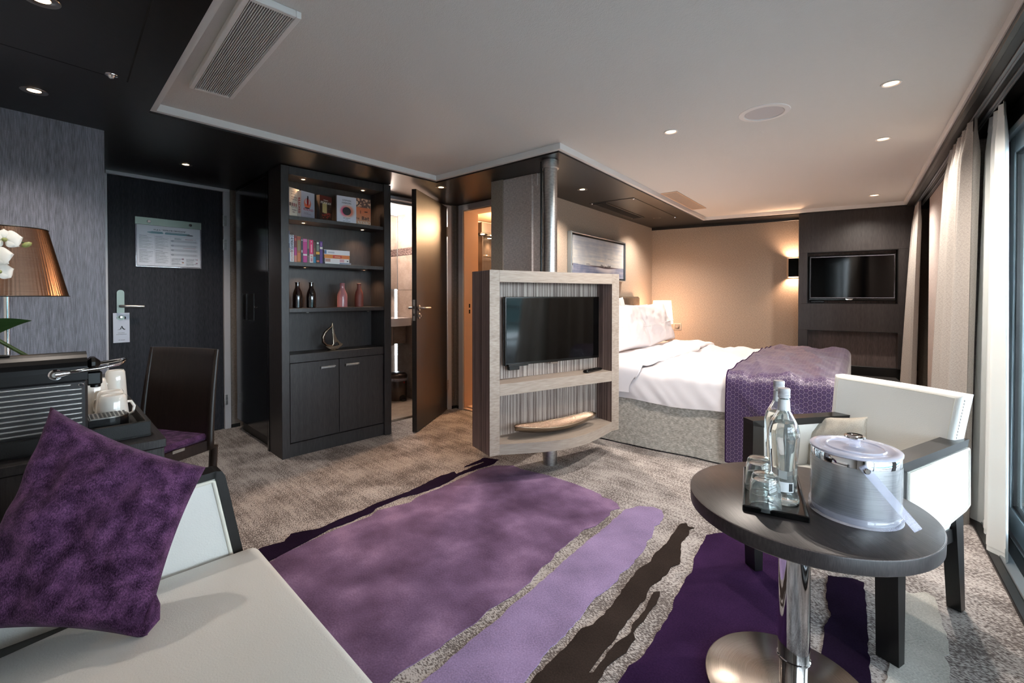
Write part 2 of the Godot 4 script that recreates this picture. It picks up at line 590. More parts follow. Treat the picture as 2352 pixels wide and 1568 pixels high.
	lines(im, r, 30, 176, 100, 2, 10, 3, Color(0.45, 0.42, 0.46))
	T.cover_b = ImageTexture.create_from_image(im)
	im = Image.create(160, 220, false, Image.FORMAT_RGB8); im.fill(Color(0.15, 0.10, 0.09)); rect(im, 0, 0, 160, 50, Color(0.36, 0.12, 0.11))
	for k in 60: rect(im, r.randf() * 150, 45 + r.randf() * 165, 6 + r.randf() * 20, 3, Color(0.22, 0.17, 0.15).lerp(Color(0.4, 0.3, 0.26), r.randf()))
	rect(im, 34, 78, 60, 78, Color(0.72, 0.66, 0.46)); disc(im, 64, 80, 30, 18, Color(0.72, 0.66, 0.46))
	for k in 34: rect(im, 24 + r.randf() * 110, 150 + r.randf() * 52, 10 + r.randf() * 14, 3, Color(0.70, 0.20, 0.16))
	T.cover_c = ImageTexture.create_from_image(im)
	im = Image.create(160, 220, false, Image.FORMAT_RGB8); im.fill(Color(0.87, 0.87, 0.91))
	disc(im, 86, 122, 50, 46, Color(0.93, 0.62, 0.45, 0.9), 0.45); disc(im, 62, 124, 30, 36, Color(0.93, 0.22, 0.50, 0.8), 0.5); disc(im, 108, 124, 22, 34, Color(0.90, 0.42, 0.36, 0.6), 0.5)
	disc(im, 80, 122, 35, 34, Color(0.13, 0.12, 0.15), 0.03)
	T.cover_d = ImageTexture.create_from_image(im)
	im = Image.create(160, 220, false, Image.FORMAT_RGB8)
	var n3 := nz(160, 220, 0.03, 74, 3)
	for y in 220:
		for x in 160:
			var k: float = n3[y * 160 + x] / 255.0
			im.set_pixel(x, y, (Color(0.42, 0.30, 0.26).lerp(Color(0.85, 0.66, 0.54), smoothstep(0.45, 0.7, k)) if y < 75 else Color(0.86, 0.46, 0.28).lerp(Color(0.78, 0.62, 0.50), clampf((y - 110) / 110.0 + (k - 0.5) * 0.4, 0, 1))))
	disc(im, 30, 40, 24, 24, Color(0.12, 0.11, 0.13), 0.05); disc(im, 30, 40, 17, 17, Color(0.80, 0.72, 0.66), 0.05)
	disc(im, 116, 108, 16, 5, Color(0.35, 0.17, 0.10), 0.3); disc(im, 66, 112, 4, 14, Color(0.5, 0.25, 0.13), 0.3)
	T.cover_e = ImageTexture.create_from_image(im)

# ------------------------------------------------------------------ materials
func mk(key: String, c: Color, rough: float, o := {}) -> StandardMaterial3D:
	var m := StandardMaterial3D.new()
	m.albedo_color = c
	m.roughness = rough
	m.metallic = o.get("metal", 0.0)
	m.metallic_specular = o.get("spec", 0.5)
	if o.has("tex"):
		m.albedo_texture = T[o.tex]
	if o.has("h"):
		m.heightmap_enabled = true
		m.heightmap_texture = T[o.h]
		m.heightmap_scale = o.get("hs", 0.05)
	if (o.has("tex") or o.has("h")) and not o.get("uv", false):
		m.uv1_triplanar = true
		m.uv1_triplanar_sharpness = 8.0
		if o.get("world", false):
			m.uv1_world_triplanar = true
	var sc = o.get("s", 1.0)
	m.uv1_scale = sc if sc is Vector3 else Vector3(sc, sc, sc)
	if o.has("emit"):
		m.emission_enabled = true
		m.emission = o.emit
		m.emission_energy_multiplier = o.get("e", 1.0)
	if o.has("alpha"):
		m.transparency = BaseMaterial3D.TRANSPARENCY_ALPHA
		m.albedo_color.a = o.alpha
	if o.has("coat"):
		m.clearcoat_enabled = true
		m.clearcoat = o.coat
		m.clearcoat_roughness = o.get("coat_r", 0.1)
	if o.has("rim"):
		m.rim_enabled = true
		m.rim = o.rim
		m.rim_tint = 0.6
	if o.has("back"):
		m.backlight_enabled = true
		m.backlight = o.back
	if o.has("refr"):
		m.refraction_enabled = true
		m.refraction_scale = o.refr
		m.transparency = BaseMaterial3D.TRANSPARENCY_ALPHA
		m.albedo_color.a = 0.05
	M[key] = m
	return m

func make_materials():
	# dark joinery (grain along y on upright faces)
	mk("wenge", Color(0.225, 0.205, 0.205), 0.42, {tex = "wenge", s = Vector3(2.2, 1.0, 2.2), h = "wenge_h", hs = 0.02})
	mk("wenge_flat", Color(0.225, 0.205, 0.205), 0.38, {tex = "wenge", s = Vector3(2.2, 2.2, 1.0), h = "wenge_h", hs = 0.02})
	mk("panel", Color(0.56, 0.555, 0.60), 0.5, {tex = "wenge", s = Vector3(2.6, 1.0, 2.6), h = "wenge_h", hs = 0.04})  # dark wood, its colour lifted to carry the bluish window sheen
	mk("door", Color(0.235, 0.235, 0.26), 0.52, {spec = 0.28, tex = "wenge", s = Vector3(3.0, 1.4, 3.0), h = "wenge_h", hs = 0.015})
	mk("soffit", Color(0.11, 0.095, 0.09), 0.36, {tex = "wenge", s = Vector3(1.6, 1.6, 1.0), h = "wenge_h", hs = 0.01})
	mk("gloss", Color(0.055, 0.05, 0.052), 0.14, {tex = "wenge", s = Vector3(1.5, 1.0, 1.5)})
	mk("bath_door", Color(0.165, 0.13, 0.11), 0.42, {tex = "wenge", s = Vector3(2.5, 1.0, 2.5), h = "wenge_h", hs = 0.015})
	mk("chairwood", Color(0.17, 0.125, 0.105), 0.4, {tex = "wenge", s = Vector3(3, 1.4, 3)})
	mk("blackwood", Color(0.085, 0.08, 0.08), 0.35, {tex = "wenge", s = Vector3(4, 2, 4)})
	mk("tabletop", Color(0.25, 0.22, 0.22), 0.36, {tex = "wenge", s = Vector3(3.4, 3.4, 1.4), h = "wenge_h", hs = 0.012})
	mk("niche_panel", Color(0.42, 0.365, 0.355), 0.5, {tex = "wenge", s = Vector3(2.0, 1.0, 2.0)})
	mk("pale", Color(0.74, 0.715, 0.695), 0.5, {tex = "pale", s = Vector3(1.8, 0.8, 1.8)})
	mk("pale_h", Color(0.74, 0.715, 0.695), 0.5, {tex = "pale_x", s = Vector3(0.8, 1.8, 1.8)})
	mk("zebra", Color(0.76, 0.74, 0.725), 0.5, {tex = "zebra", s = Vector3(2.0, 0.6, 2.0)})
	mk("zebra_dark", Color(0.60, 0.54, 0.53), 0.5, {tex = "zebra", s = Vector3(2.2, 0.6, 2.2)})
	# room finishes
	mk("ceiling", Color(0.80, 0.79, 0.775), 0.9, {tex = "linen", h = "fine_h", hs = 0.10, world = true})
	M.ceiling.albedo_texture = null
	M.ceiling.uv1_scale = Vector3(1.3, 1.3, 1.3)
	mk("white_trim", Color(0.86, 0.85, 0.84), 0.35)
	mk("wallcloth", Color(0.66, 0.60, 0.545), 0.85, {tex = "linen", s = 3.0, h = "linen_h", hs = 0.02})
	mk("wall_end", Color(0.86, 0.81, 0.79), 0.85, {tex = "linen", s = 2.0, h = "linen_h", hs = 0.03})
	mk("taupe", Color(0.55, 0.51, 0.475), 0.7, {tex = "linen", s = 2.0})
	mk("plain", Color(0.62, 0.59, 0.56), 0.8)
	mk("frame_grey", Color(0.74, 0.73, 0.74), 0.35)
	mk("black", Color(0.03, 0.03, 0.032), 0.4)
	mk("matt_black", Color(0.025, 0.025, 0.028), 0.8)
	mk("carpet", Color(1, 1, 1), 0.95, {spec = 0.15, tex = "carpet", uv = true, s = Vector3(0.62, 0.62, 1), h = "carpet_h", hs = 0.12})
	# metals and glass
	mk("steel", Color(0.62, 0.60, 0.58), 0.28, {metal = 1.0})
	mk("brushed", Color(0.74, 0.73, 0.72), 0.36, {metal = 1.0, tex = "brushed", s = Vector3(3, 0.7, 3)})
	mk("brushed_turn", Color(0.86, 0.86, 0.86), 0.34, {metal = 1.0, tex = "brushed_x", s = Vector3(0.7, 5, 0.7)})
	mk("disc", Color(0.66, 0.63, 0.60), 0.24, {metal = 1.0, uv = true, h = "rings_h", hs = 0.012, s = Vector3(1, 5, 1)})
	mk("bounce_wall", Color(0.86, 0.85, 0.83), 0.8)
	mk("chrome", Color(0.86, 0.86, 0.87), 0.05, {metal = 1.0})
	mk("alu", Color(0.52, 0.55, 0.57), 0.35, {metal = 0.6})
	mk("glass_pane", Color(0.85, 0.93, 0.92), 0.02, {alpha = 0.06})
	mk("mirror", Color(0.86, 0.86, 0.86), 0.03, {metal = 1.0})
	mk("glass", Color(0.97, 0.99, 0.985), 0.0, {refr = 0.05})
	mk("water", Color(0.96, 0.98, 0.98), 0.0, {refr = 0.033})
	mk("clear_plastic", Color(0.90, 0.90, 0.98), 0.08, {alpha = 0.28})
	mk("sleeve", Color(0.92, 0.94, 1.0), 0.04, {alpha = 0.08})
	mk("lid", Color(0.90, 0.90, 0.97), 0.08, {alpha = 0.55})
	mk("screen", Color(0.006, 0.007, 0.008), 0.07, {spec = 0.4})
	mk("clear_sheet", Color(0.9, 0.92, 0.95), 0.3, {alpha = 0.10, spec = 0.15})
	mk("plate_steel", Color(0.50, 0.53, 0.50), 0.45, {metal = 0.9})
	mk("tv_black", Color(0.012, 0.012, 0.013), 0.22)
	# soft things
	mk("leather", Color(0.87, 0.865, 0.845), 0.5, {tex = "linen", s = 1.0, h = "leather_h", hs = 0.035})
	M.leather.albedo_texture = null
	M.leather.uv1_scale = Vector3(5, 5, 5)
	mk("piping", Color(0.86, 0.85, 0.80), 0.5)
	mk("velvet", Color(0.46, 0.31, 0.45), 0.85, {spec = 0.15, tex = "velvet", s = 3.2, h = "velvet_h", hs = 0.10, rim = 0.5})
	mk("cotton", Color(0.88, 0.86, 0.87), 0.85, {h = "linen_h", hs = 0.008, s = 4.0})
	mk("cream", Color(0.80, 0.765, 0.71), 0.8, {tex = "velvet", s = 2.0})
	M.cream.albedo_texture = T.pile
	mk("fleece", Color(0.84, 0.82, 0.79), 0.95, {tex = "fleece", s = Vector3(2.2, 2.2, 2.2), h = "fine_h", hs = 0.1})
	mk("headboard", Color(0.36, 0.29, 0.22), 0.9, {tex = "pile", s = 3.0})
	mk("hex", Color(1, 1, 1), 0.42, {tex = "hex", uv = true, rim = 0.4})
	mk("curtain", Color(0.76, 0.735, 0.71), 0.85, {tex = "linen", s = 6.0, h = "linen_h", hs = 0.006, back = Color(0.10, 0.10, 0.10)})
	mk("sheer", Color(0.93, 0.95, 0.95), 0.8, {tex = "linen", s = 3.0, back = Color(0.45, 0.48, 0.48)})
	M.sheer.albedo_texture = null
	mk("rug_purple", Color(0.57, 0.465, 0.595), 0.95, {spec = 0.12, tex = "cloud", s = 0.8, h = "fine_h", hs = 0.12, rim = 0.3})
	mk("rug_lilac", Color(0.655, 0.575, 0.74), 0.95, {spec = 0.12, tex = "pile", s = 1.0, h = "fine_h", hs = 0.12, rim = 0.3})
	mk("rug_brown", Color(0.235, 0.20, 0.185), 0.95, {spec = 0.12, tex = "pile", s = 1.0, h = "fine_h", hs = 0.12})
	mk("rug_plum", Color(0.235, 0.145, 0.285), 0.95, {spec = 0.12, tex = "pile", s = 1.0, h = "fine_h", hs = 0.12})
	mk("rug_ink", Color(0.15, 0.10, 0.19), 0.95, {spec = 0.12, tex = "pile", s = 1.0, h = "fine_h", hs = 0.12})
	mk("rug_white", Color(0.84, 0.83, 0.80), 0.95, {spec = 0.12, tex = "pile", s = 1.0, h = "fine_h", hs = 0.12})
	# things
	mk("ceramic", Color(0.88, 0.85, 0.81), 0.12, {coat = 0.6})
	mk("black_plastic", Color(0.03, 0.03, 0.034), 0.25)
	mk("machine", Color(0.075, 0.072, 0.075), 0.36, {metal = 0.5})
	mk("ribs", Color(0.20, 0.195, 0.20), 0.4, {metal = 0.5})
	mk("rib_metal", Color(0.82, 0.81, 0.80), 0.3, {metal = 0.9})
	mk("black_leather", Color(0.055, 0.053, 0.055), 0.55, {h = "leather_h", hs = 0.03, s = 6.0})
	mk("copper", Color(0.78, 0.63, 0.54), 0.26, {metal = 1.0, tex = "brushed", s = Vector3(0.5, 6, 0.5)})
	mk("petal", Color(0.90, 0.89, 0.86), 0.6, {back = Color(0.2, 0.2, 0.2)})
	mk("leaf", Color(0.14, 0.24, 0.10), 0.4)
	mk("stem", Color(0.20, 0.27, 0.10), 0.5)
	mk("bud", Color(0.58, 0.60, 0.36), 0.5)
	mk("paper", Color(0.86, 0.86, 0.86), 0.7)
	mk("card", Color(0.80, 0.82, 0.87), 0.5)
	mk("ink", Color(0.04, 0.04, 0.055), 0.7)
	mk("ink_navy", Color(0.08, 0.11, 0.16), 0.7)
	mk("ink_grey", Color(0.42, 0.44, 0.48), 0.7)
	mk("ink_red", Color(0.68, 0.10, 0.13), 0.7)
	mk("ink_white", Color(0.90, 0.88, 0.84), 0.7)
	mk("pink_glaze", Color(0.64, 0.43, 0.45), 0.3, {coat = 0.3})
	mk("rose_matt", Color(0.46, 0.24, 0.21), 0.5)
	mk("black_glaze", Color(0.015, 0.012, 0.022), 0.06, {coat = 1.0})
	mk("plum_glaze", Color(0.22, 0.11, 0.14), 0.16, {coat = 0.8, tex = "emperador", s = 9.0})
	mk("hammered", Color(0.70, 0.60, 0.53), 0.22, {metal = 1.0, h = "leather_h", hs = 0.25, s = 4.5})
	mk("pewter", Color(0.60, 0.55, 0.49), 0.25, {metal = 1.0})
	mk("tile", Color(0.66, 0.595, 0.555), 0.3, {tex = "stone", s = 1.2})
	mk("tile_floor", Color(0.66, 0.60, 0.54), 0.4, {tex = "stone", s = 1.2})
	mk("border_tile", Color(0.8, 0.75, 0.75), 0.15, {tex = "emperador", s = 4.0})
	mk("porcelain", Color(0.86, 0.83, 0.82), 0.12)
	mk("bin_steel", Color(0.40, 0.36, 0.34), 0.3, {metal = 0.9})
	mk("peach", Color(0.80, 0.68, 0.58), 0.6)
	# lamps
	mk("glow_warm", Color(1, 0.9, 0.8), 0.5, {emit = Color(1.0, 0.80, 0.60), e = 5.0})
	mk("glow_small", Color(1, 0.9, 0.8), 0.5, {emit = Color(1.0, 0.82, 0.62), e = 9.0})
	mk("shade_lit", Color(0.92, 0.86, 0.80), 0.7, {emit = Color(1.0, 0.84, 0.72), e = 0.75, back = Color(0.5, 0.45, 0.4)})
	mk("sea", Color(0.62, 0.68, 0.68), 0.1)  # river colour paled so it sends more daylight into the room
	mk("quay", Color(0.25, 0.36, 0.36), 0.8)

# ------------------------------------------------------------------ shell
const OPENING := [Vector2(-1.863, 2.345), Vector2(-0.627, 3.79), Vector2(0.305, 2.985), Vector2(2.41, 5.745), Vector2(4.119, 4.758), Vector2(0.57, -0.02)]

func inset(poly: Array, d: float) -> Array:
	var n := poly.size()
	var ar := 0.0
	for i in n: ar += poly[i].cross(poly[(i + 1) % n])
	var sg := 1.0 if ar > 0 else -1.0
	var o := []
	for i in n:
		var a: Vector2 = (poly[i] - poly[(i - 1 + n) % n]).normalized()
		var b: Vector2 = (poly[(i + 1) % n] - poly[i]).normalized()
		var na := Vector2(-a.y, a.x) * sg
		var nb := Vector2(-b.y, b.x) * sg
		var m := (na + nb)
		o.append(poly[i] + m * (d / (1.0 + na.dot(nb))))
	return o

func at_y(y: float) -> Transform3D:
	return Transform3D(PLAN.basis, Vector3(0, y, 0))

func build_shell():
	# carpeted floor: one sheet whose texture runs along the room's axes
	var s := st()
	var c := cos(deg_to_rad(46.0))
	var sn := sin(deg_to_rad(46.0))
	var f := func(x, d): return Vector2(x * c + d * sn, -x * sn + d * c)
	var q := [Vector2(-5, -3), Vector2(7, -3), Vector2(7, 9), Vector2(-5, 9)]
	quad(s, w3(q[0].x, 0, q[0].y), w3(q[1].x, 0, q[1].y), w3(q[2].x, 0, q[2].y), w3(q[3].x, 0, q[3].y), flat_group, f.call(q[0].x, q[0].y), f.call(q[1].x, q[1].y), f.call(q[2].x, q[2].y), f.call(q[3].x, q[3].y))
	struct("floor", s, M.carpet)
	s = st(); box(s, Vector3(1, -0.06, -3), Vector3(12, 0.1, 12), 0.0); struct("floor", s, M.plain)
	# roof slab closing everything
	s = st(); box(s, Vector3(1, 2.36, -3), Vector3(12, 0.1, 12), 0.0); struct("ceiling", s, M.plain)
	# walls (room faces)
	s = st(); slab(s, Vector2(-2.735, 2.01), Vector2(-2.318, 2.597), 0, 2.31, 0.1); struct("wall_left", s, M.panel)
	s = st(); slab(s, Vector2(-2.318, 2.597), Vector2(-3.25, 3.50), 0, 2.31, 0.1); struct("wall_passage", s, M.panel)
	s = st(); slab(s, Vector2(0.02, -0.79), Vector2(-2.80, 2.02), 0, 2.31, 0.1); struct("wall_desk", s, M.bounce_wall)  # out-of-view wall kept near-white to bounce fill light onto the sofa
	# entry wall with its door hole (frame at the door's left jamb, 50.4 degrees)
	var n := struct_node("wall_entry", w3(-3.029, 0, 3.399), 50.4)
	s = st(); bx(s, Vector3(-0.5, 0, -0.12), Vector3(0.0, 2.31, 0), 0); bx(s, Vector3(0.0, 2.112, -0.12), Vector3(0.826, 2.31, 0), 0); bx(s, Vector3(0.826, 0, -0.12), Vector3(1.1, 2.31, 0), 0)
	bx(s, Vector3(-0.5, 0, -0.3), Vector3(1.1, 2.31, -0.2), 0)
	obj("wall_face", s, M.taupe, n)
	s = st(); bx(s, Vector3(0.828, 0, 0), Vector3(0.90, 0.03, 0.012)); obj("skirting", s, M.matt_black, n)
	# wall around the wet room door: corner at (-0.587, 4.762), 45 degrees
	n = struct_node("wall_back", w3(-0.587, 0, 4.762), 45)
	s = st(); bx(s, Vector3(-1.06, 0, -0.1), Vector3(-0.93, 2.31, 0), 0); bx(s, Vector3(-0.93, 2.085, -0.1), Vector3(-0.10, 2.31, 0), 0); bx(s, Vector3(-0.10, 0, -0.1), Vector3(0.0, 2.31, 0), 0)
	obj("wall_face", s, M.taupe, n)
	s = st(); bx(s, Vector3(-0.03, 0.03, 0), Vector3(0.0, 2.11, 0.016), 0.003); obj("corner_strip", s, M.taupe, n)
	s = st(); bx(s, Vector3(-0.066, 0, 0), Vector3(0.0, 0.03, 0.012)); obj("skirting", s, M.matt_black, n)
	# wall with the dressing room door, at right angles
	n = struct_node("wall_hall", w3(-0.587, 0, 4.762), -42.3)
	s = st(); bx(s, Vector3(0.0, 0, -0.09), Vector3(0.06, 2.31, 0), 0); bx(s, Vector3(0.06, 2.10, -0.09), Vector3(0.95, 2.31, 0), 0); bx(s, Vector3(0.86, 0, -0.09), Vector3(1.1, 2.31, 0), 0)
	obj("wall_face", s, M.taupe, n)
	s = st(); bx(s, Vector3(0.0, 0, 0), Vector3(0.052, 0.03, 0.012)); obj("skirting", s, M.matt_black, n)
	# bed head wall and its fabric-covered end
	n = struct_node("wall_bedhead", w3(0.42, 0, 4.328), 52.52)
	s = st(); bx(s, Vector3(-0.815, 0, -0.12), Vector3(2.50, 2.31, 0), 0); obj("wall_face", s, M.wallcloth, n)
	n = struct_node("wall_end", w3(-0.152, 0, 3.761), -39.6)
	s = st(); bx(s, Vector3(0, 0, -0.06), Vector3(0.395, 2.11, 0), 0.003); obj("end_panel", s, M.wall_end, n)
	s = st(); bx(s, Vector3(0.385, 0, -0.06), Vector3(0.49, 2.11, -0.02), 0.003); bx(s, Vector3(0.38, 2.02, -0.05), Vector3(0.44, 2.11, -0.008), 0.002); obj("end_return", s, M.wall_end, n)
	# far wall
	n = struct_node("wall_far", w3(1.939, 0, 6.309), -29.9)
	s = st(); bx(s, Vector3(-0.1, 0, -0.1), Vector3(3.2, 2.31, 0), 0); obj("wall_face", s, M.wallcloth, n)
	s = st(); bx(s, Vector3(0, 2.075, 0), Vector3(1.75, 2.112, 0.02), 0.002); obj("top_strip", s, M.soffit, n)
	# joinery panel with two niches
	n = struct_node("wall_joinery", w3(3.303, 0, 5.248), -31.84)
	s = st()
	bx(s, Vector3(0, 1.667, -0.2), Vector3(1.05, 2.112, 0), 0.002); bx(s, Vector3(0, 0.785, -0.2), Vector3(1.05, 1.087, 0), 0.002)
	bx(s, Vector3(0, 1.087, -0.2), Vector3(0.083, 1.667, 0), 0.001); bx(s, Vector3(0.888, 1.087, -0.2), Vector3(1.05, 1.667, 0), 0.001)
	bx(s, Vector3(0, 0.40, -0.2), Vector3(0.088, 0.785, 0), 0.001); bx(s, Vector3(0.889, 0.40, -0.2), Vector3(1.05, 0.785, 0), 0.001)
	obj("joinery_front", s, M.wenge, n)
	s = st(); bx(s, Vector3(0.0, 0.39, -0.2), Vector3(1.0, 1.70, -0.1), 0); obj("niche_back", s, M.niche_panel, n)
	s = st()
	bx(s, Vector3(0.083, 1.661, -0.1), Vector3(0.888, 1.667, 0.001), 0); bx(s, Vector3(0.083, 1.087, -0.1), Vector3(0.888, 1.091, 0.001), 0); bx(s, Vector3(0.083, 1.087, -0.1), Vector3(0.089, 1.667, 0.001), 0); bx(s, Vector3(0.882, 1.087, -0.1), Vector3(0.888, 1.667, 0.001), 0)
	bx(s, Vector3(0.088, 0.780, -0.1), Vector3(0.889, 0.785, 0.001), 0); bx(s, Vector3(0.088, 0.4, -0.1), Vector3(0.093, 0.785, 0.001), 0)
	obj("niche_edge", s, M.black, n)
	s = st(); bx(s, Vector3(0, 0, -0.2), Vector3(1.05, 0.40, -0.06), 0.002); obj("joinery_base", s, M.black, n)
	# window side walls: solid parts left and right of the glazing (x runs towards the camera)
	n = struct_node("wall_window", w3(4.119, 0, 4.758), -127)
	s = st(); bx(s, Vector3(-0.3, 0, -0.4), Vector3(2.84, 2.31, -0.23), 0); bx(s, Vector3(6.22, 0, -0.4), Vector3(7.1, 2.31, -0.23), 0); bx(s, Vector3(2.8, 2.05, -0.4), Vector3(6.3, 2.31, -0.23), 0)
	obj("wall_face", s, M.taupe, n)
	s = st(); bx(s, Vector3(0.42, 0, -0.23), Vector3(2.42, 2.11, -0.135), 0.002); obj("window_pier", s, M.wall_end, n)
	s = st(); bx(s, Vector3(6.30, 0, -0.30), Vector3(7.1, 2.31, 0.25), 0); obj("wall_pier", s, M.taupe, n)

func build_ceiling():
	# dark lowered soffit around the white field
	var s := st()
	var A: Vector2 = OPENING[0]; var B: Vector2 = OPENING[1]; var C: Vector2 = OPENING[2]; var E: Vector2 = OPENING[3]; var F: Vector2 = OPENING[4]; var G: Vector2 = OPENING[5]
	var A1 := Vector2(-4.0, 3.2); var B1 := Vector2(-1.7, 6.2); var C1 := Vector2(1.0, 7.0); var E1 := Vector2(2.0, 7.5); var F1 := Vector2(5.0, 5.8); var G1 := Vector2(0.9, -0.6); var G2 := Vector2(-0.1, -1.0); var A2 := Vector2(-3.6, 2.0)
	for q in [[A, A1, B1, B], [B, B1, C1, C], [C, C1, E1, E], [G, G2, A2, A], [A, A2, A1]]:
		prism(s, q, 0.012, at_y(2.11))
	# the strips along the far wall and the window are narrow edges
	prism(s, [E, E1, F1, F], 0.012, at_y(2.11))
	struct("ceiling", s, M.soffit, "dark wood soffit")
	# fine panel joints and the slot in the soffit over the desk
	s = st()
	var J := [[Vector2(-1.92, 1.685), Vector2(-1.70, 1.985)], [Vector2(-1.10, 1.41), Vector2(-1.69, 2.01)]]
	for j in J:
		var u: Vector2 = (j[1] - j[0]).normalized()
		var m: Vector2 = (j[0] + j[1]) * 0.5
		box(s, Vector3.ZERO, Vector3((j[1] - j[0]).length(), 0.001, 0.003 if j != J[1] else 0.006), 0, Transform3D(Basis(Vector3.UP, atan2(u.y, u.x)), w3(m.x, 2.1097, m.y)))
	struct("ceiling", s, M.matt_black, "thin joints of the dark soffit")
	# white field
	s = st(); prism(s, inset(OPENING, -0.06), 0.02, at_y(2.16)); struct("ceiling", s, M.ceiling, "white stippled ceiling")
	# white frame round the field: flat band and inner upstand
	s = st()
	var o := OPENING
	var i1 := inset(OPENING, 0.028)
	for k in o.size():
		var a: Vector2 = o[k]; var b: Vector2 = o[(k + 1) % o.size()]; var c: Vector2 = i1[(k + 1) % o.size()]; var d: Vector2 = i1[k]
		prism(s, [a, b, c, d], 0.04, at_y(2.1215))
	struct("trim_1", s, M.white_trim)
	# big air grille near the desk, small one over the bed, dark one in the soffit
	grille("air_grille", "large white slatted air grille in the ceiling above the desk", Vector2(-1.50, 2.125), Vector2(-1.36, 2.235), Vector2(-0.72, 1.585), 2.1595, 19, 0.024, M.white_trim, M.niche_panel, true)
	grille("air_grille", "small beige slatted air grille in the white ceiling above the bed", Vector2(1.431, 4.396), Vector2(1.556, 4.30), Vector2(2.18, 5.115), 2.1595, 12, 0.006, M.peach, M.plain, false)
	# downlights in the white field
	downlight(1.765, 2.159, 2.130, 0.040, "warm", "lit recessed ceiling spotlight nearest the camera, above the white armchair", 1.5, Color(1, 0.95, 0.90), 75, "", M.white_trim)
	downlight(0.957, 2.159, 2.752, 0.040, "warm", "lit recessed spotlight left of the round ceiling speaker", 1.5, Color(1, 0.95, 0.90), 75, "", M.white_trim)
	downlight(2.337, 2.159, 2.878, 0.040, "warm", "lit recessed ceiling spotlight in the middle of the row along the curtains", 1.5, Color(1, 0.95, 0.90), 75, "", M.white_trim)
	downlight(3.552, 2.159, 4.472, 0.045, "warm", "small lit ceiling spotlight in front of the dark wall television", 1.5, Color(1, 0.95, 0.90), 75, "", M.white_trim)
	# and in the soffit
	downlight(-2.187, 2.109, 2.094, 0.047, "small", "brushed steel downlight in the dark soffit above the desk lamp", 0.4, Color(1, 0.95, 0.90), 55)
	downlight(-1.492, 2.109, 1.452, 0.047, "small", "steel downlight at the top left edge, above the coffee machine", 0.4, Color(1, 0.95, 0.90), 55)
	downlight(-2.33, 2.109, 3.26, 0.040, "small", "downlight in the dark soffit in front of the entry door", 0.7, Color(1, 0.93, 0.86), 55)
	downlight(-0.613, 2.109, 3.941, 0.046, "small", "downlight in the soffit corner beside the open brown door", 0.30, Color(1, 0.90, 0.80), 52)
	downlight(0.62, 2.109, 4.02, 0.046, "small", "downlight in the soffit between the steel column and the painting", 1.9, Color(1, 0.93, 0.86), 66)
	downlight(1.739, 2.109, 5.47, 0.046, "small", "downlight in the soffit in the far corner above the bedside lamp", 1.9, Color(1, 0.93, 0.86), 66)
	# round loudspeaker
	var t := thing("ceiling_speaker", "round white loudspeaker cover set in the ceiling", "speaker", w3(1.362, 2.16, 2.47))
	s = st(); lathe(s, [Vector2(0.094, 0.004), Vector2(0.097, -0.005), Vector2(0.104, -0.006), Vector2(0.122, -0.003), Vector2(0.125, 0.001)], 48); obj("rim", s, M.white_trim, t)
	s = st(); lathe(s, [Vector2(0, -0.003), Vector2(0.092, -0.002), Vector2(0.0935, 0.003)], 48); obj("mesh_cover", s, M.frame_grey, t)
	# sprinkler / sensor dome
	t = thing("sprinkler_head", "small chrome sprinkler dome in the dark soffit", "sprinkler", w3(-1.701, 2.109, 1.943))
	s = st(); lathe(s, [Vector2(0, -0.016), Vector2(0.007, -0.015), Vector2(0.010, -0.010), Vector2(0.013, -0.004), Vector2(0.021, -0.003), Vector2(0.022, 0.0)], 28); obj("dome", s, M.chrome, t)
	# access hatch with a black grille and four chrome screws over the bed head
	t = thing("ceiling_hatch", "dark ceiling access hatch with black air grille and chrome studs above the painting", "hatch", w3(0.816, 2.11, 4.646), 53.3)
	s = st(); bx(s, Vector3(-0.03, -0.004, -0.02), Vector3(1.31, 0.0, 0.455), 0.002); obj("hatch_panel", s, M.soffit, t)
	s = st()
	bx(s, Vector3(-0.0, -0.010, 0.0), Vector3(1.05, -0.003, 0.02), 0.002); bx(s, Vector3(0, -0.010, 0.135), Vector3(1.05, -0.003, 0.155), 0.002); bx(s, Vector3(0, -0.010, 0.02), Vector3(0.02, -0.003, 0.135), 0.002); bx(s, Vector3(1.03, -0.010, 0.02), Vector3(1.05, -0.003, 0.135), 0.002)
	obj("grille_frame", s, M.black, t)
	for k in 9:
		s = st(); bx(s, Vector3(0.02, -0.008, 0.026 + k * 0.0125), Vector3(1.03, -0.004, 0.031 + k * 0.0125), 0.0); obj("slat", s, M.matt_black, t)
	for p in [Vector3(-0.02, 0, 0.01), Vector3(0.0, 0, 0.44), Vector3(1.04, 0, 0.005), Vector3(1.28, 0, 0.44)]:
		s = st(); lathe(s, [Vector2(0, -0.013), Vector2(0.008, -0.012), Vector2(0.012, -0.007), Vector2(0.012, -0.003)], 16, Transform3D(Basis(), p)); obj("stud", s, M.chrome, t)

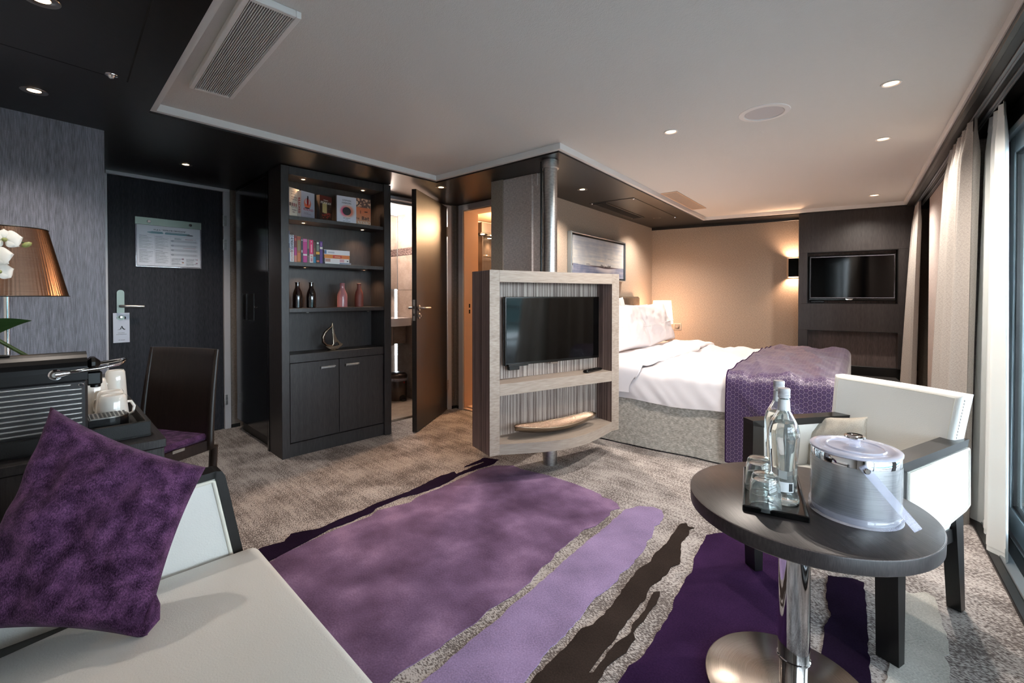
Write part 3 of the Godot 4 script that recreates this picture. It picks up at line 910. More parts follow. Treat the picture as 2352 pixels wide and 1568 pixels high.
# p, q: short side, r: the corner along the long side from q
func grille(called, label, p: Vector2, q: Vector2, r: Vector2, y: float, n: int, drop: float, m, mback, bars: bool):
	var nl := (r - q).normalized()
	var L := (r - q).length()
	var deg := rad_to_deg(atan2(nl.x, -nl.y))
	var u := Vector2(cos(deg_to_rad(deg)), sin(deg_to_rad(deg)))
	var wd: float = abs((q - p).dot(u))
	var org := p if (q - p).dot(u) > 0 else q
	var t := thing(called, label, "vent", w3(org.x, y, org.y), deg)
	var fr := 0.018 if bars else 0.012
	var z1 := L
	var s := st()
	bx(s, Vector3(0, -drop, 0), Vector3(fr, 0, z1), 0.002); bx(s, Vector3(wd - fr, -drop, 0), Vector3(wd, 0, z1), 0.002)
	bx(s, Vector3(fr, -drop, 0), Vector3(wd - fr, 0, fr), 0.002); bx(s, Vector3(fr, -drop, z1 - fr), Vector3(wd - fr, 0, z1), 0.002)
	obj("frame", s, m, t)
	s = st(); bx(s, Vector3(fr, -0.003, fr), Vector3(wd - fr, -0.0005, z1 - fr), 0); obj("backing", s, mback, t)
	var iw := wd - 2 * fr
	for k in n:
		s = st()
		var x := fr + iw * (k + 0.5) / n
		bx(s, Vector3(x - iw / n * 0.16, -drop + 0.001, fr), Vector3(x + iw / n * 0.16, -0.004, z1 - fr), 0.0)
		obj("slat", s, m, t)
	if bars:
		for k in 5:
			s = st()
			var z := [0.035, 0.12, 0.33, 0.54, 0.75][k] as float
			cyl(s, Vector3(fr, -drop * 0.55, z), Vector3(wd - fr, -drop * 0.55, z), 0.0025, 8, 0.0005)
			obj("cross_rod", s, M.chrome, t)

# ------------------------------------------------------------------ window side
func build_window():
	var o := w3(4.119, 0, 4.758)
	# pocket for the tracks
	var n := struct_node("trim_2", o, -127)
	var s := st(); bx(s, Vector3(-0.3, 2.106, -0.235), Vector3(7.0, 2.30, -0.004), 0.0); obj("pelmet", s, M.black, n)
	s = st(); bx(s, Vector3(-0.05, 2.096, -0.024), Vector3(6.9, 2.112, -0.002), 0.002); obj("edge_strip", s, M.soffit, n)
	for z in [-0.07, -0.115]:
		var t := thing("curtain_track", "grey curtain rail nearest the room on the dark pelmet" if z > -0.1 else "grey curtain rail nearest the glass on the dark pelmet", "curtain rail", o, -127)
		s = st(); bx(s, Vector3(0.02, 2.098, z - 0.011), Vector3(6.2, 2.106, z - 0.003), 0.001); bx(s, Vector3(0.02, 2.098, z + 0.003), Vector3(6.2, 2.106, z + 0.011), 0.001); bx(s, Vector3(0.02, 2.102, z - 0.004), Vector3(6.2, 2.106, z + 0.004), 0.0)
		obj("profile", s, M.alu, t)
	# window: black surround, two sliding leaves, grey sill with a bright guide
	var wn := struct_node("window_1", o, -127)
	s = st()
	bx(s, Vector3(2.80, 1.975, -0.26), Vector3(6.3, 2.106, -0.19), 0.003); bx(s, Vector3(2.84, 0, -0.26), Vector3(2.965, 2.0, -0.19), 0.003); bx(s, Vector3(6.20, 0, -0.26), Vector3(6.3, 2.0, -0.19), 0.003)
	bx(s, Vector3(2.90, 0, -0.2), Vector3(2.915, 1.975, -0.178), 0.002)
	obj("surround", s, M.black, wn)
	s = st(); bx(s, Vector3(2.80, 1.945, -0.25), Vector3(6.3, 1.978, -0.165), 0.002); obj("head_rail", s, M.alu, wn)
	s = st(); bx(s, Vector3(2.6, 0.0, -0.135), Vector3(6.3, 0.022, -0.095), 0.003); obj("sill", s, M.alu, wn)
	s = st(); bx(s, Vector3(2.6, 0.0, -0.095), Vector3(6.3, 0.016, -0.06), 0.003); bx(s, Vector3(2.6, 0.0, -0.26), Vector3(6.3, 0.012, -0.135), 0.0); obj("sill_edge", s, M.black, wn)
	s = st(); bx(s, Vector3(2.6, 0.012, -0.178), Vector3(6.3, 0.028, -0.172), 0.001); obj("guide", s, M.chrome, wn)
	for L in [[2.975, 4.62], [4.60, 6.20]]:
		s = st()
		bx(s, Vector3(L[0], 0.03, -0.225), Vector3(L[0] + 0.085, 1.945, -0.185), 0.003); bx(s, Vector3(L[1] - 0.085, 0.03, -0.225), Vector3(L[1], 1.945, -0.185), 0.003)
		bx(s, Vector3(L[0] + 0.085, 0.03, -0.225), Vector3(L[1] - 0.085, 0.145, -0.185), 0.003); bx(s, Vector3(L[0] + 0.085, 1.86, -0.225), Vector3(L[1] - 0.085, 1.945, -0.185), 0.003)
		obj("sash", s, M.alu, wn)
		s = st()
		bx(s, Vector3(L[0] + 0.085, 0.145, -0.215), Vector3(L[0] + 0.10, 1.86, -0.192), 0.002); bx(s, Vector3(L[1] - 0.10, 0.145, -0.215), Vector3(L[1] - 0.085, 1.86, -0.192), 0.002); bx(s, Vector3(L[0] + 0.10, 0.145, -0.215), Vector3(L[1] - 0.10, 0.158, -0.192), 0.002); bx(s, Vector3(L[0] + 0.10, 1.847, -0.215), Vector3(L[1] - 0.10, 1.86, -0.192), 0.002)
		obj("gasket", s, M.black, wn)
		s = st(); bx(s, Vector3(L[0] + 0.095, 0.15, -0.206), Vector3(L[1] - 0.095, 1.855, -0.204), 0.0); obj("pane", s, M.glass_pane, wn)
	s = st(); cyl(s, Vector3(2.945, 1.68, -0.19), Vector3(2.945, 1.68, -0.165), 0.006, 12); obj("latch", s, M.chrome, wn)
	# balcony rail outside
	var t := thing("balcony_railing", "grey metal balcony railing outside the sliding window", "railing", o + Vector3(-0.799, 0, -0.602) * -0.38, -127)
	for k in 5:
		s = st(); bx(s, Vector3(2.3, 0.22 + 0.20 * k, -0.02), Vector3(7.2, 0.245 + 0.20 * k, 0.02), 0.004); obj("bar", s, M.alu, t)
	for k in 4:
		s = st(); bx(s, Vector3(2.3 + 1.6 * k, -0.1, -0.025), Vector3(2.345 + 1.6 * k, 1.1, 0.025), 0.003); obj("post", s, M.alu, t)
	# river and far quay
	s = st(); box(s, Vector3(1, -2.2, -3), Vector3(400, 0.1, 400), 0.0); struct("floor", s, M.sea, "river outside")
	s = st(); box(s, Vector3(30, 0, 0), Vector3(4, 3.0, 160), 0.0, Transform3D(Basis(Vector3.UP, deg_to_rad(-37)), w3(2, 0.0, 2))); struct("wall_quay", s, M.quay)
	curtain("curtain", "beige lined curtain gathered beside the dark wall television", 0.03, 0.36, -0.07, 0.02, 4, M.curtain, 0.0, 0.10)
	curtain("curtain", "long pale grey curtain hanging behind the white armchair", 2.24, 2.95, -0.062, 0.030, 5, M.curtain, 0.12, 0.07)
	curtain("sheer_curtain", "thin white sheer curtain at the window edge beside the glass", 2.86, 3.15, -0.132, 0.016, 3, M.sheer, 0.31, 0.05)

# hanging cloth from x0 to x1, gathered at the top, flaring by fl towards the floor
func curtain(called, label, x0: float, x1: float, z: float, amp: float, nf: int, m, fl: float, zflare: float):
	var t := thing(called, label, "curtain", w3(4.119, 0, 4.758), -127, "curtains along the window wall")
	var s := st()
	var yb := 0.012
	var f := func(u, v):
		var y: float = lerp(2.095, yb, v)
		var k: float = pow(v, 0.8)
		var x: float = lerp(x0 + fl * 0.15 * k, x1 + fl * 0.95 * k, u)
		var ph: float = u * nf * TAU + sin(v * 2.0 + u * 3.0) * 0.35
		var pinch: float = 0.35 + 0.65 * smoothstep(0.0, 0.10, v)
		var zz: float = z + sin(ph) * amp * pinch * (1.0 + 0.5 * v) + zflare * k * (0.7 + 0.3 * sin(ph * 0.5)) + cos(ph * 2.0 + 1.0) * amp * 0.18
		x += cos(ph) * amp * 0.45 * pinch
		return Vector3(x, y, zz)
	surf(s, nf * 22, 36, func(u, v): return f.call(u, 1.0 - v))
	surf(s, nf * 22, 36, func(u, v): return f.call(1.0 - u, 1.0 - v) + Vector3(0, 0, -0.0025))
	obj("cloth", s, m, t)
	s = st()
	surf(s, nf * 22, 3, func(u, v): return f.call(u, 0.036 * (1.0 - v)) + Vector3(0, 0.0, 0.002))
	obj("heading_tape", s, m, t)
	s = st()
	surf(s, nf * 22, 3, func(u, v): return f.call(u, 0.012 + 0.02 * (1.0 - v) + 0.955) + Vector3(0, 0.0, 0.002))
	obj("hem", s, m, t)
	return t

# ------------------------------------------------------------------ wet room seen through the open door
func build_wet_room():
	var s := st()
	# frame of the door opening (corner frame, 45 degrees)
	var n := struct_node("door_2", w3(-0.587, 0, 4.762), 45)
	s = st(); bx(s, Vector3(-0.115, 0, -0.1), Vector3(-0.066, 2.10, 0.014), 0.003); bx(s, Vector3(-0.95, 0, -0.1), Vector3(-0.92, 2.10, 0.014), 0.003); bx(s, Vector3(-0.92, 2.07, -0.1), Vector3(-0.115, 2.10, 0.014), 0.003); obj("door_frame", s, M.frame_grey, n)
	s = st(); bx(s, Vector3(-0.92, 2.05, -0.09), Vector3(-0.115, 2.07, -0.06), 0.003); obj("head_rail", s, M.alu, n)
	s = st(); bx(s, Vector3(-0.93, 0, -0.1), Vector3(-0.115, 0.022, 0.01), 0.003); obj("threshold", s, M.tile_floor, n)
	# the leaf, standing open into the room
	var d := struct_node("door_2", w3(-0.814, 0, 3.88), 79.36)
	s = st(); bx(s, Vector3(0, 0.008, -0.042), Vector3(0.80, 2.082, 0), 0.0015); obj("door_leaf", s, M.bath_door, d)
	s = st(); bx(s, Vector3(-0.0012, 0.96, -0.034), Vector3(0.0, 1.14, -0.012), 0.0005); obj("lock_plate", s, M.brushed, d)
	s = st(); bx(s, Vector3(-0.002, 1.06, -0.029), Vector3(0.0, 1.085, -0.017), 0.0); bx(s, Vector3(-0.002, 1.00, -0.029), Vector3(0.0, 1.02, -0.017), 0.0); obj("latch", s, M.black, d)
	for z in [[0.0, 0.05, 1.0], [-0.042, -0.092, -1.0]]:
		s = st(); cyl(s, Vector3(0.052, 1.068, z[0]), Vector3(0.052, 1.068, z[0] + z[2] * 0.01), 0.025, 24, 0.003); cyl(s, Vector3(0.048, 1.0, z[0]), Vector3(0.048, 1.0, z[0] + z[2] * 0.01), 0.025, 24, 0.003)
		obj("rose", s, M.brushed, d)
		s = st(); tube(s, [Vector3(0.052, 1.068, z[0] + z[2] * 0.005), Vector3(0.052, 1.068, z[0] + z[2] * 0.040), Vector3(0.060, 1.068, z[0] + z[2] * 0.052), Vector3(0.075, 1.067, z[0] + z[2] * 0.056), Vector3(0.185, 1.066, z[0] + z[2] * 0.054)], 0.009, 12); obj("door_handle", s, M.brushed, d)
	s = st(); cyl(s, Vector3(0.048, 1.0, 0.01), Vector3(0.048, 1.0, 0.022), 0.012, 16, 0.003); obj("lock_knob", s, M.brushed, d)
	for y in [1.83, 0.26]:
		s = st(); bx(s, Vector3(0.79, y - 0.05, -0.006), Vector3(0.825, y + 0.05, 0.004), 0.002); cyl(s, Vector3(0.806, y - 0.05, 0.008), Vector3(0.806, y + 0.05, 0.008), 0.008, 12); obj("hinge", s, M.brushed, d)
	# room box: walls meet at K
	n = struct_node("wall_wet_room", w3(-1.335, 0, 5.29), -43.8)
	s = st(); bx(s, Vector3(0, 0.0, -0.08), Vector3(0.80, 2.30, -0.004), 0.0); obj("wall_face", s, M.plain, n)
	# tiles: courses with a dark border
	var ys := [[0.02, 0.62], [0.624, 1.238], [1.242, 1.632], [1.718, 2.10]]
	for k in ys.size():
		for i in 2:
			s = st(); bx(s, Vector3(0.0 + i * 0.42, ys[k][0], -0.006), Vector3(0.416 + i * 0.42, ys[k][1], 0.0), 0.001); obj("tile", s, M.tile, n)
	for i in 4:
		s = st(); bx(s, Vector3(i * 0.212, 1.636, -0.006), Vector3(i * 0.212 + 0.209, 1.714, 0.0015), 0.001); obj("border_tile", s, M.border_tile, n)
	n = struct_node("wall_wet_room", w3(-1.335 - 1.3 * 0.719, 0, 5.29 - 1.3 * 0.695), 46)
	s = st(); bx(s, Vector3(0, 0.0, -0.08), Vector3(1.296, 2.30, -0.004), 0.0); obj("wall_face", s, M.plain, n)
	for k in ys.size():
		for i in 3:
			s = st(); bx(s, Vector3(1.296 - (i + 1) * 0.42, ys[k][0], -0.006), Vector3(1.292 - i * 0.42, ys[k][1], 0.0), 0.001); obj("tile", s, M.tile, n)
	var t := thing("wall_mirror", "frameless mirror on the tiled wash room wall", "mirror", w3(-1.335, 0, 5.29), 46)
	s = st(); bx(s, Vector3(-0.9, 1.25, 0.002), Vector3(-0.006, 2.09, 0.012), 0.001); obj("glass_sheet", s, M.mirror, t)
	s = st(); bx(s, Vector3(-0.008, 1.245, 0.0), Vector3(-0.002, 2.095, 0.014), 0.001); bx(s, Vector3(-0.9, 2.09, 0.0), Vector3(-0.002, 2.095, 0.014), 0.001); obj("edge", s, M.alu, t)
	s = st()
	prism(s, [Vector2(-1.28, 4.12), Vector2(-0.62, 4.78), Vector2(-0.72, 4.90), Vector2(-1.40, 5.36), Vector2(-2.35, 4.4), Vector2(-1.5, 3.9)], 0.02, at_y(0.001))
	struct("floor", s, M.tile_floor, "pale stone floor of the wash room")
	s = st(); prism(s, [Vector2(-1.30, 4.16), Vector2(-0.62, 4.80), Vector2(-0.72, 4.92), Vector2(-1.40, 5.40), Vector2(-2.35, 4.4)], 0.02, at_y(2.10)); struct("ceiling", s, M.white_trim, "white ceiling of the wash room")
	# wash basin in the corner
	t = thing("wash_basin", "small white wash basin with chrome bottle trap in the tiled wash room", "basin", w3(-1.335, 0, 5.29), 46)
	s = st()
	var bp := [Vector2(-0.55, 0.0), Vector2(-0.01, 0.0), Vector2(-0.01, 0.30), Vector2(-0.06, 0.33), Vector2(-0.20, 0.36), Vector2(-0.40, 0.36), Vector2(-0.55, 0.30)]
	var xfb := Transform3D(Basis(Vector3(1, 0, 0), Vector3(0, 0, 1), Vector3(0, -1, 0)), Vector3(0, 0.93, 0))
	prism(s, bp, 0.085, xfb); obj("basin", s, M.porcelain, t)
	s = st(); bx(s, Vector3(-0.40, 0.64, 0.0), Vector3(-0.012, 0.845, 0.20), 0.004); obj("apron", s, M.tile, t)
	s = st(); cyl(s, Vector3(-0.27, 0.64, 0.27), Vector3(-0.27, 0.84, 0.27), 0.05, 24, 0.004); obj("trap", s, M.steel, t)
	s = st(); cyl(s, Vector3(-0.27, 0.57, 0.27), Vector3(-0.27, 0.64, 0.27), 0.032, 20, 0.006); obj("trap_cup", s, M.porcelain, t)
	t = thing("basin_tap", "chrome mixer tap standing on the white wash basin", "tap", w3(-1.335, 0, 5.29), 46)
	s = st(); cyl(s, Vector3(-0.24, 0.93, 0.10), Vector3(-0.24, 1.0, 0.10), 0.022, 20, 0.003); tube(s, [Vector3(-0.24, 0.985, 0.10), Vector3(-0.24, 1.0, 0.16), Vector3(-0.24, 0.985, 0.21)], 0.013, 12); obj("spout", s, M.steel, t)
	s = st(); cyl(s, Vector3(-0.24, 1.002, 0.10), Vector3(-0.24, 1.025, 0.10), 0.024, 20, 0.004); box(s, Vector3(-0.24, 1.032, 0.13), Vector3(0.016, 0.01, 0.08), 0.003); obj("lever", s, M.steel, t)
	# pedal bin
	t = thing("pedal_bin", "grey steel pedal bin with rounded lid on the wash room floor", "bin", w3(-1.275, 0.021, 5.06), 46)
	s = st(); lathe(s, [Vector2(0, 0), Vector2(0.096, 0), Vector2(0.10, 0.005), Vector2(0.102, 0.24), Vector2(0.10, 0.243)], 36); obj("body", s, M.bin_steel, t)
	s = st(); lathe(s, [Vector2(0.104, 0.243), Vector2(0.106, 0.246), Vector2(0.105, 0.275), Vector2(0.09, 0.295), Vector2(0.05, 0.307), Vector2(0, 0.31)], 36); obj("lid", s, M.bin_steel, t)
	s = st(); lathe(s, [Vector2(0.1025, 0.215), Vector2(0.110, 0.222), Vector2(0.112, 0.238), Vector2(0.105, 0.246)], 36); obj("bag_edge", s, M.clear_plastic, t)
	s = st(); cyl(s, Vector3(0, 0.03, 0.094), Vector3(0, 0.03, 0.106), 0.036, 20, 0.003); box(s, Vector3(0, 0.012, 0.115), Vector3(0.06, 0.012, 0.05), 0.004); obj("pedal", s, M.black, t)
	s = st(); cyl(s, Vector3(0.02, 0.20, 0.099), Vector3(0.02, 0.20, 0.1035), 0.011, 12); obj("badge", s, M.ink_red, t)
	var l := thing("wash_room_lamp", "round ceiling lamp inside the bright wash room", "lamp", w3(-1.35, 2.098, 4.75))
	s = st(); lathe(s, [Vector2(0, -0.02), Vector2(0.06, -0.018), Vector2(0.075, -0.006), Vector2(0.075, 0)], 24); obj("diffuser", s, M.glow_warm, l)
	var om := OmniLight3D.new(); om.name = "lamp_light"; om.position = Vector3(0, -0.12, 0); om.light_energy = 0.8; om.light_color = Color(1, 0.92, 0.86); om.omni_range = 9; om.omni_attenuation = 2.0; om.light_size = 0.08; om.shadow_enabled = true
	l.add_child(om)

# ------------------------------------------------------------------ dressing room behind the second door
func build_dressing_room():
	var n := struct_node("door_3", w3(-0.587, 0, 4.762), -42.3)
	var s := st(); bx(s, Vector3(0.052, 0, -0.09), Vector3(0.12, 2.105, 0.012), 0.003); bx(s, Vector3(0.12, 2.045, -0.09), Vector3(0.80, 2.105, 0.012), 0.003); bx(s, Vector3(0.79, 0, -0.09), Vector3(0.86, 2.105, 0.012), 0.003); obj("door_frame", s, M.frame_grey, n)
	s = st(); bx(s, Vector3(0.1205, 0.02, -0.20), Vector3(0.128, 2.045, 0.0), 0.001); bx(s, Vector3(0.12, 2.036, -0.2), Vector3(0.79, 2.045, 0.0), 0.001); obj("jamb_lining", s, M.peach, n)
	s = st(); bx(s, Vector3(0.1275, 0.99, -0.085), Vector3(0.129, 1.03, -0.065), 0.0); bx(s, Vector3(0.1275, 1.05, -0.085), Vector3(0.129, 1.09, -0.065), 0.0); obj("strike_plate", s, M.black, n)
	s = st(); bx(s, Vector3(0.10, 0, -0.2), Vector3(0.80, 0.014, 0.004), 0.002); obj("threshold", s, M.peach, n)
	# the room behind (corner frame 45 degrees, its long wall at z = -0.55)
	n = struct_node("wall_dressing", w3(-0.587, 0, 4.762), 45)
	s = st(); bx(s, Vector3(0.05, 0, -0.65), Vector3(2.4, 2.3, -0.55), 0.0); bx(s, Vector3(2.0, 0, -0.6), Vector3(2.1, 2.3, 0.5), 0.0); bx(s, Vector3(-0.02, 0, -0.60), Vector3(0.06, 2.3, -0.08), 0.0); obj("wall_face", s, M.peach, n)
	s = st(); bx(s, Vector3(0.05, 2.105, -0.65), Vector3(2.1, 2.13, 0.55), 0.0); obj("ceiling_face", s, M.peach, n)
	s = st(); bx(s, Vector3(0.05, 2.09, -0.55), Vector3(2.0, 2.105, -0.53), 0.002); obj("cornice", s, M.white_trim, n)
	s = st(); bx(s, Vector3(0.05, 0.0, -0.55), Vector3(2.0, 0.03, 0.6), 0.002); obj("floor_face", s, M.peach, n)
	for i in 3:
		s = st(); bx(s, Vector3(0.06 + i * 0.22, 1.535, -0.55), Vector3(0.275 + i * 0.22, 1.60, -0.545), 0.001); obj("border_tile", s, M.border_tile, n)
	var t := thing("dark_shelf_unit", "dark open wardrobe unit with chrome rails seen through the lit doorway", "wardrobe", w3(-0.587, 0, 4.762), 45)
	s = st(); bx(s, Vector3(0.62, 1.93, -0.55), Vector3(1.9, 2.05, -0.30), 0.003); bx(s, Vector3(0.72, 0.30, -0.549), Vector3(1.9, 1.93, -0.52), 0.002); bx(s, Vector3(0.715, 0.30, -0.549), Vector3(0.735, 1.90, -0.40), 0.002); bx(s, Vector3(0.66, 0.28, -0.549), Vector3(1.9, 0.92, -0.36), 0.003)
	obj("carcass", s, M.wenge, t)
	s = st(); tube(s, [Vector3(0.62, 1.925, -0.31), Vector3(1.9, 1.925, -0.31)], 0.005, 8); obj("top_rail", s, M.brushed, t)
	s = st(); tube(s, [Vector3(0.78, 1.66, -0.52), Vector3(0.78, 1.68, -0.48), Vector3(1.05, 1.68, -0.48), Vector3(1.05, 1.66, -0.52)], 0.005, 8); tube(s, [Vector3(0.77, 1.64, -0.47), Vector3(1.06, 1.64, -0.47)], 0.005, 8); obj("towel_rail", s, M.chrome, t)
	for p in [Vector3(0.74, 1.928, -0.42), Vector3(0.90, 1.928, -0.42), Vector3(0.92, 1.90, -0.49)]:
		s = st(); lathe(s, [Vector2(0, -0.006), Vector2(0.018, -0.005), Vector2(0.028, -0.002), Vector2(0.028, 0.001)], 18, Transform3D(Basis(), p)); obj("spotlight", s, M.glow_small, t)
	spot(t, Vector3(0.92, 1.88, -0.47), 0.6, Color(1, 0.78, 0.55), 45)
	for b in [[0.655, 0.92, -0.40, 0.02, 0.14, "green glass bottle", "leaf"], [0.685, 0.92, -0.44, 0.022, 0.12, "white jar with dark lid", "porcelain"]]:
		var tb := thing("toiletry_bottle", "small %s on the dark counter behind the doorway" % b[5], "bottle", t.transform * Vector3(b[0], b[1], b[2]), 45)
		s = st(); lathe(s, [Vector2(0, 0), Vector2(b[3] - 0.002, 0), Vector2(b[3], 0.003), Vector2(b[3], b[4] * 0.6), Vector2(b[3] * 0.45, b[4] * 0.75), Vector2(b[3] * 0.45, b[4] * 0.85)], 18); obj("body", s, M[b[6]], tb)
		s = st(); cyl(s, Vector3(0, b[4] * 0.85, 0), Vector3(0, b[4], 0), b[3] * 0.55, 14); obj("cap", s, M.black, tb)
	var l := thing("dressing_room_lamp", "round ceiling lamp inside the dressing room", "lamp", n.transform * Vector3(0.75, 2.10, 0.1))
	s = st(); lathe(s, [Vector2(0, -0.02), Vector2(0.06, -0.018), Vector2(0.075, -0.006), Vector2(0.075, 0)], 24); obj("diffuser", s, M.glow_warm, l)
	var om := OmniLight3D.new(); om.name = "lamp_light"; om.position = Vector3(0, -0.12, 0); om.light_energy = 1.5; om.light_color = Color(1, 0.80, 0.60); om.omni_range = 9; om.omni_attenuation = 2.0; om.light_size = 0.08; om.shadow_enabled = true
	l.add_child(om)

# ------------------------------------------------------------------ bed corner
# soft square pillow: half size a x b, thickness t, ears e; local xy plane, z thickness
func pillow_mesh(a: float, b: float, t: float, ear: float, sd: int, wr := 0.006, n := 26) -> SurfaceTool:
	var nn := FastNoiseLite.new()
	nn.seed = sd
	nn.frequency = 3.2
	nn.fractal_octaves = 3
	var s := st()
	for side in [1.0, -1.0]:
		var f := func(uu, vv):
			var u: float = uu * 2.0 - 1.0
			var v: float = vv * 2.0 - 1.0
			var x: float = a * u * (1.0 - ear * (1.0 - v * v) * abs(u))
			var y: float = b * v * (1.0 - ear * (1.0 - u * u) * abs(v))
			var k: float = pow(max(0.0, (1.0 - u * u) * (1.0 - v * v)), 0.42)
			var edge: float = smoothstep(0.0, 0.3, k)
			return Vector3(x, y, side * (t * 0.5 * k) + nn.get_noise_3d(x * 2.0, y * 2.0, side) * wr * edge * 2.0)
		if side > 0:
			surf(s, n, n, f, 1, 1)
		else:
			surf(s, n, n, func(u, v): return f.call(1.0 - u, v), 1, 1)
	return s

func basis_from(x: Vector3, y: Vector3) -> Basis:
	var z := x.cross(y).normalized()
	var yy := z.cross(x).normalized()
	return Basis(x.normalized(), yy, z)

# the same pillow stretched between four corners (lower left, lower right, upper right, upper left)
func pillow_warp(c00: Vector3, c10: Vector3, c11: Vector3, c01: Vector3, t: float, ear: float, sd: int, wr: float, n: int) -> SurfaceTool:
	var nn := FastNoiseLite.new()
	nn.seed = sd
	nn.frequency = 3.2
	nn.fractal_octaves = 3
	var nrm := ((c10 - c00) + (c11 - c01)).cross((c01 - c00) + (c11 - c10)).normalized()
	var s := st()
	for side in [1.0, -1.0]:
		var f := func(uu, vv):
			var u: float = uu * 2.0 - 1.0
			var v: float = vv * 2.0 - 1.0
			var x: float = u * (1.0 - ear * (1.0 - v * v) * abs(u))
			var y: float = v * (1.0 - ear * (1.0 - u * u) * abs(v))
			var k: float = pow(max(0.0, (1.0 - u * u) * (1.0 - v * v)), 0.42)
			var p: Vector3 = c00.lerp(c10, x * 0.5 + 0.5).lerp(c01.lerp(c11, x * 0.5 + 0.5), y * 0.5 + 0.5)
			return p + nrm * (side * t * 0.5 * k + nn.get_noise_3d(x * 0.45, y * 0.45, side) * wr * smoothstep(0.0, 0.3, k) * 2.0)
		if side > 0: surf(s, n, n, f, 1, 1)
		else: surf(s, n, n, func(u, v): return f.call(1.0 - u, v), 1, 1)
	return s

func build_bed_corner():
	var o := w3(0.42, 0, 4.328)
	var deg := 52.52
	var X0 := -0.30
	var X1 := 1.74
	var nz1 := FastNoiseLite.new(); nz1.seed = 5; nz1.frequency = 1.6; nz1.fractal_octaves = 3
	# bed: base with valance, headboard; x along the head wall, z towards the foot
	var bed := thing("bed", "large double bed with grey fleece valance and low brown headboard", "bed", o, deg)
	var s := st()
	var val := func(u, v):
		# the valance skirt runs along the near side, the foot and the far side
		var P := [Vector2(X0 - 0.005, 0.06), Vector2(X0 - 0.005, 2.10), Vector2(X1 + 0.005, 2.10), Vector2(X1 + 0.005, 0.06)]
		var L: float = u * (2.04 * 2 + 2.05)
		var p: Vector2
		var nrm: Vector2
		if L < 2.04: p = P[0].lerp(P[1], L / 2.04); nrm = Vector2(-1, 0)
		elif L < 2.04 + 2.05: p = P[1].lerp(P[2], (L - 2.04) / 2.05); nrm = Vector2(0, 1)
		else: p = P[2].lerp(P[3], (L - 4.09) / 2.04); nrm = Vector2(1, 0)
		var w: float = (sin(L * 9.0) * 0.006 + nz1.get_noise_2d(L * 1.5, 0) * 0.014) * (1.0 - v)
		p += nrm * (w + 0.004)
		return Vector3(p.x, lerp(0.012, 0.40, v), p.y)
	surf(s, 160, 6, val, 6.1, 0.4)
	obj("valance", s, M.fleece, bed)
	s = st(); bx(s, Vector3(X0 + 0.012, 0.05, 0.03), Vector3(X1 - 0.012, 0.40, 2.085), 0.02); obj("base", s, M.fleece, bed)
	s = st(); bx(s, Vector3(X0 + 0.01, 0.40, 0.06), Vector3(X1 - 0.01, 0.575, 2.07), 0.04); obj("mattress", s, M.cotton, bed)
	s = st(); bx(s, Vector3(X0, 0.3, 0.005), Vector3(1.885, 1.165, 0.075), 0.018); obj("headboard", s, M.headboard, bed)
	# cross-section over the bed: from the near hem over the top to the far hem
	var sect := func(u: float, lift: float, near_hem: float, far_hem: float) -> Vector2:
		var yt := 0.622 + lift
		var xa := X0 - 0.018 - lift
		var xb := X1 + 0.015 + lift
		var rr := 0.075
		var l1 := yt - rr - near_hem
		var l2 := PI * 0.5 * rr
		var l3 := xb - xa - 2 * rr
		var l5 := yt - rr - far_hem
		var q := u * (l1 + l2 + l3 + l2 + l5)
		if q < l1: return Vector2(xa, near_hem + q)
		q -= l1
		if q < l2:
			var a := q / rr
			return Vector2(xa + rr - rr * cos(a), yt - rr + rr * sin(a))
		q -= l2
		if q < l3: return Vector2(xa + rr + q, yt)
		q -= l3
		if q < l2:
			var a := q / rr
			return Vector2(xb - rr + rr * sin(a), yt - rr + rr * cos(a))
		q -= l2
		return Vector2(xb, yt - rr - q)
	var crease := func(x: float, z: float) -> float:
		return nz1.get_noise_2d(x * 0.55 + z * 0.12, z * 2.6 + x * 0.45) * 0.030 + nz1.get_noise_2d(x * 2.1 + 7.0, z * 3.4 - x) * 0.010
	var duvet := thing("duvet", "white cotton duvet spread over the double bed with creases", "duvet", o, deg)
	s = st()
	var df := func(u, v):
		var z: float = lerp(0.40, 2.13, v)
		var p: Vector2 = sect.call(u, 0.0, 0.365 + 0.008 * sin(z * 9.0), 0.40)
		var topk: float = smoothstep(0.40, 0.62, p.y)
		var w: float = crease.call(p.x, z)
		var side: float = 1.0 - topk
		return Vector3(p.x - (side * (0.012 + 0.030 * nz1.get_noise_2d(z * 1.4 + p.y * 1.2, 3.0)) if p.x < 0 else 0.0), p.y + topk * w, z)
	surf(s, 110, 100, func(u, v): return df.call(u, 1.0 - v))
	# underside and foot end
	surf(s, 60, 6, func(u, v):
		var p: Vector3 = df.call(u, 1.0)
		return Vector3(p.x, lerp(p.y, min(p.y, 0.40), 1.0 - v), 2.13 + 0.015 * sin(PI * (1.0 - v))))
	obj("cover", s, M.cotton, duvet)
	# turned-back edge below the pillows and the corner flap
	s = st()
	var tf := func(u, v):
		var e: float = lerp(0.52, 0.985, v)
		var p: Vector2 = sect.call(lerp(0.02, 0.93, u), 0.022 + 0.016 * sin(PI * v), 0.372, 0.42)
		var topk: float = smoothstep(0.45, 0.64, p.y)
		var w: float = crease.call(p.x * 1.1 + 3.0, e) * 0.8
		var zz: float = e + 0.04 * nz1.get_noise_2d(p.x * 1.2, 9.0) - (1.0 - topk) * 0.10 * v
		return Vector3(p.x, p.y + topk * w, zz)
	surf(s, 90, 22, func(u, v): return tf.call(u, 1.0 - v))
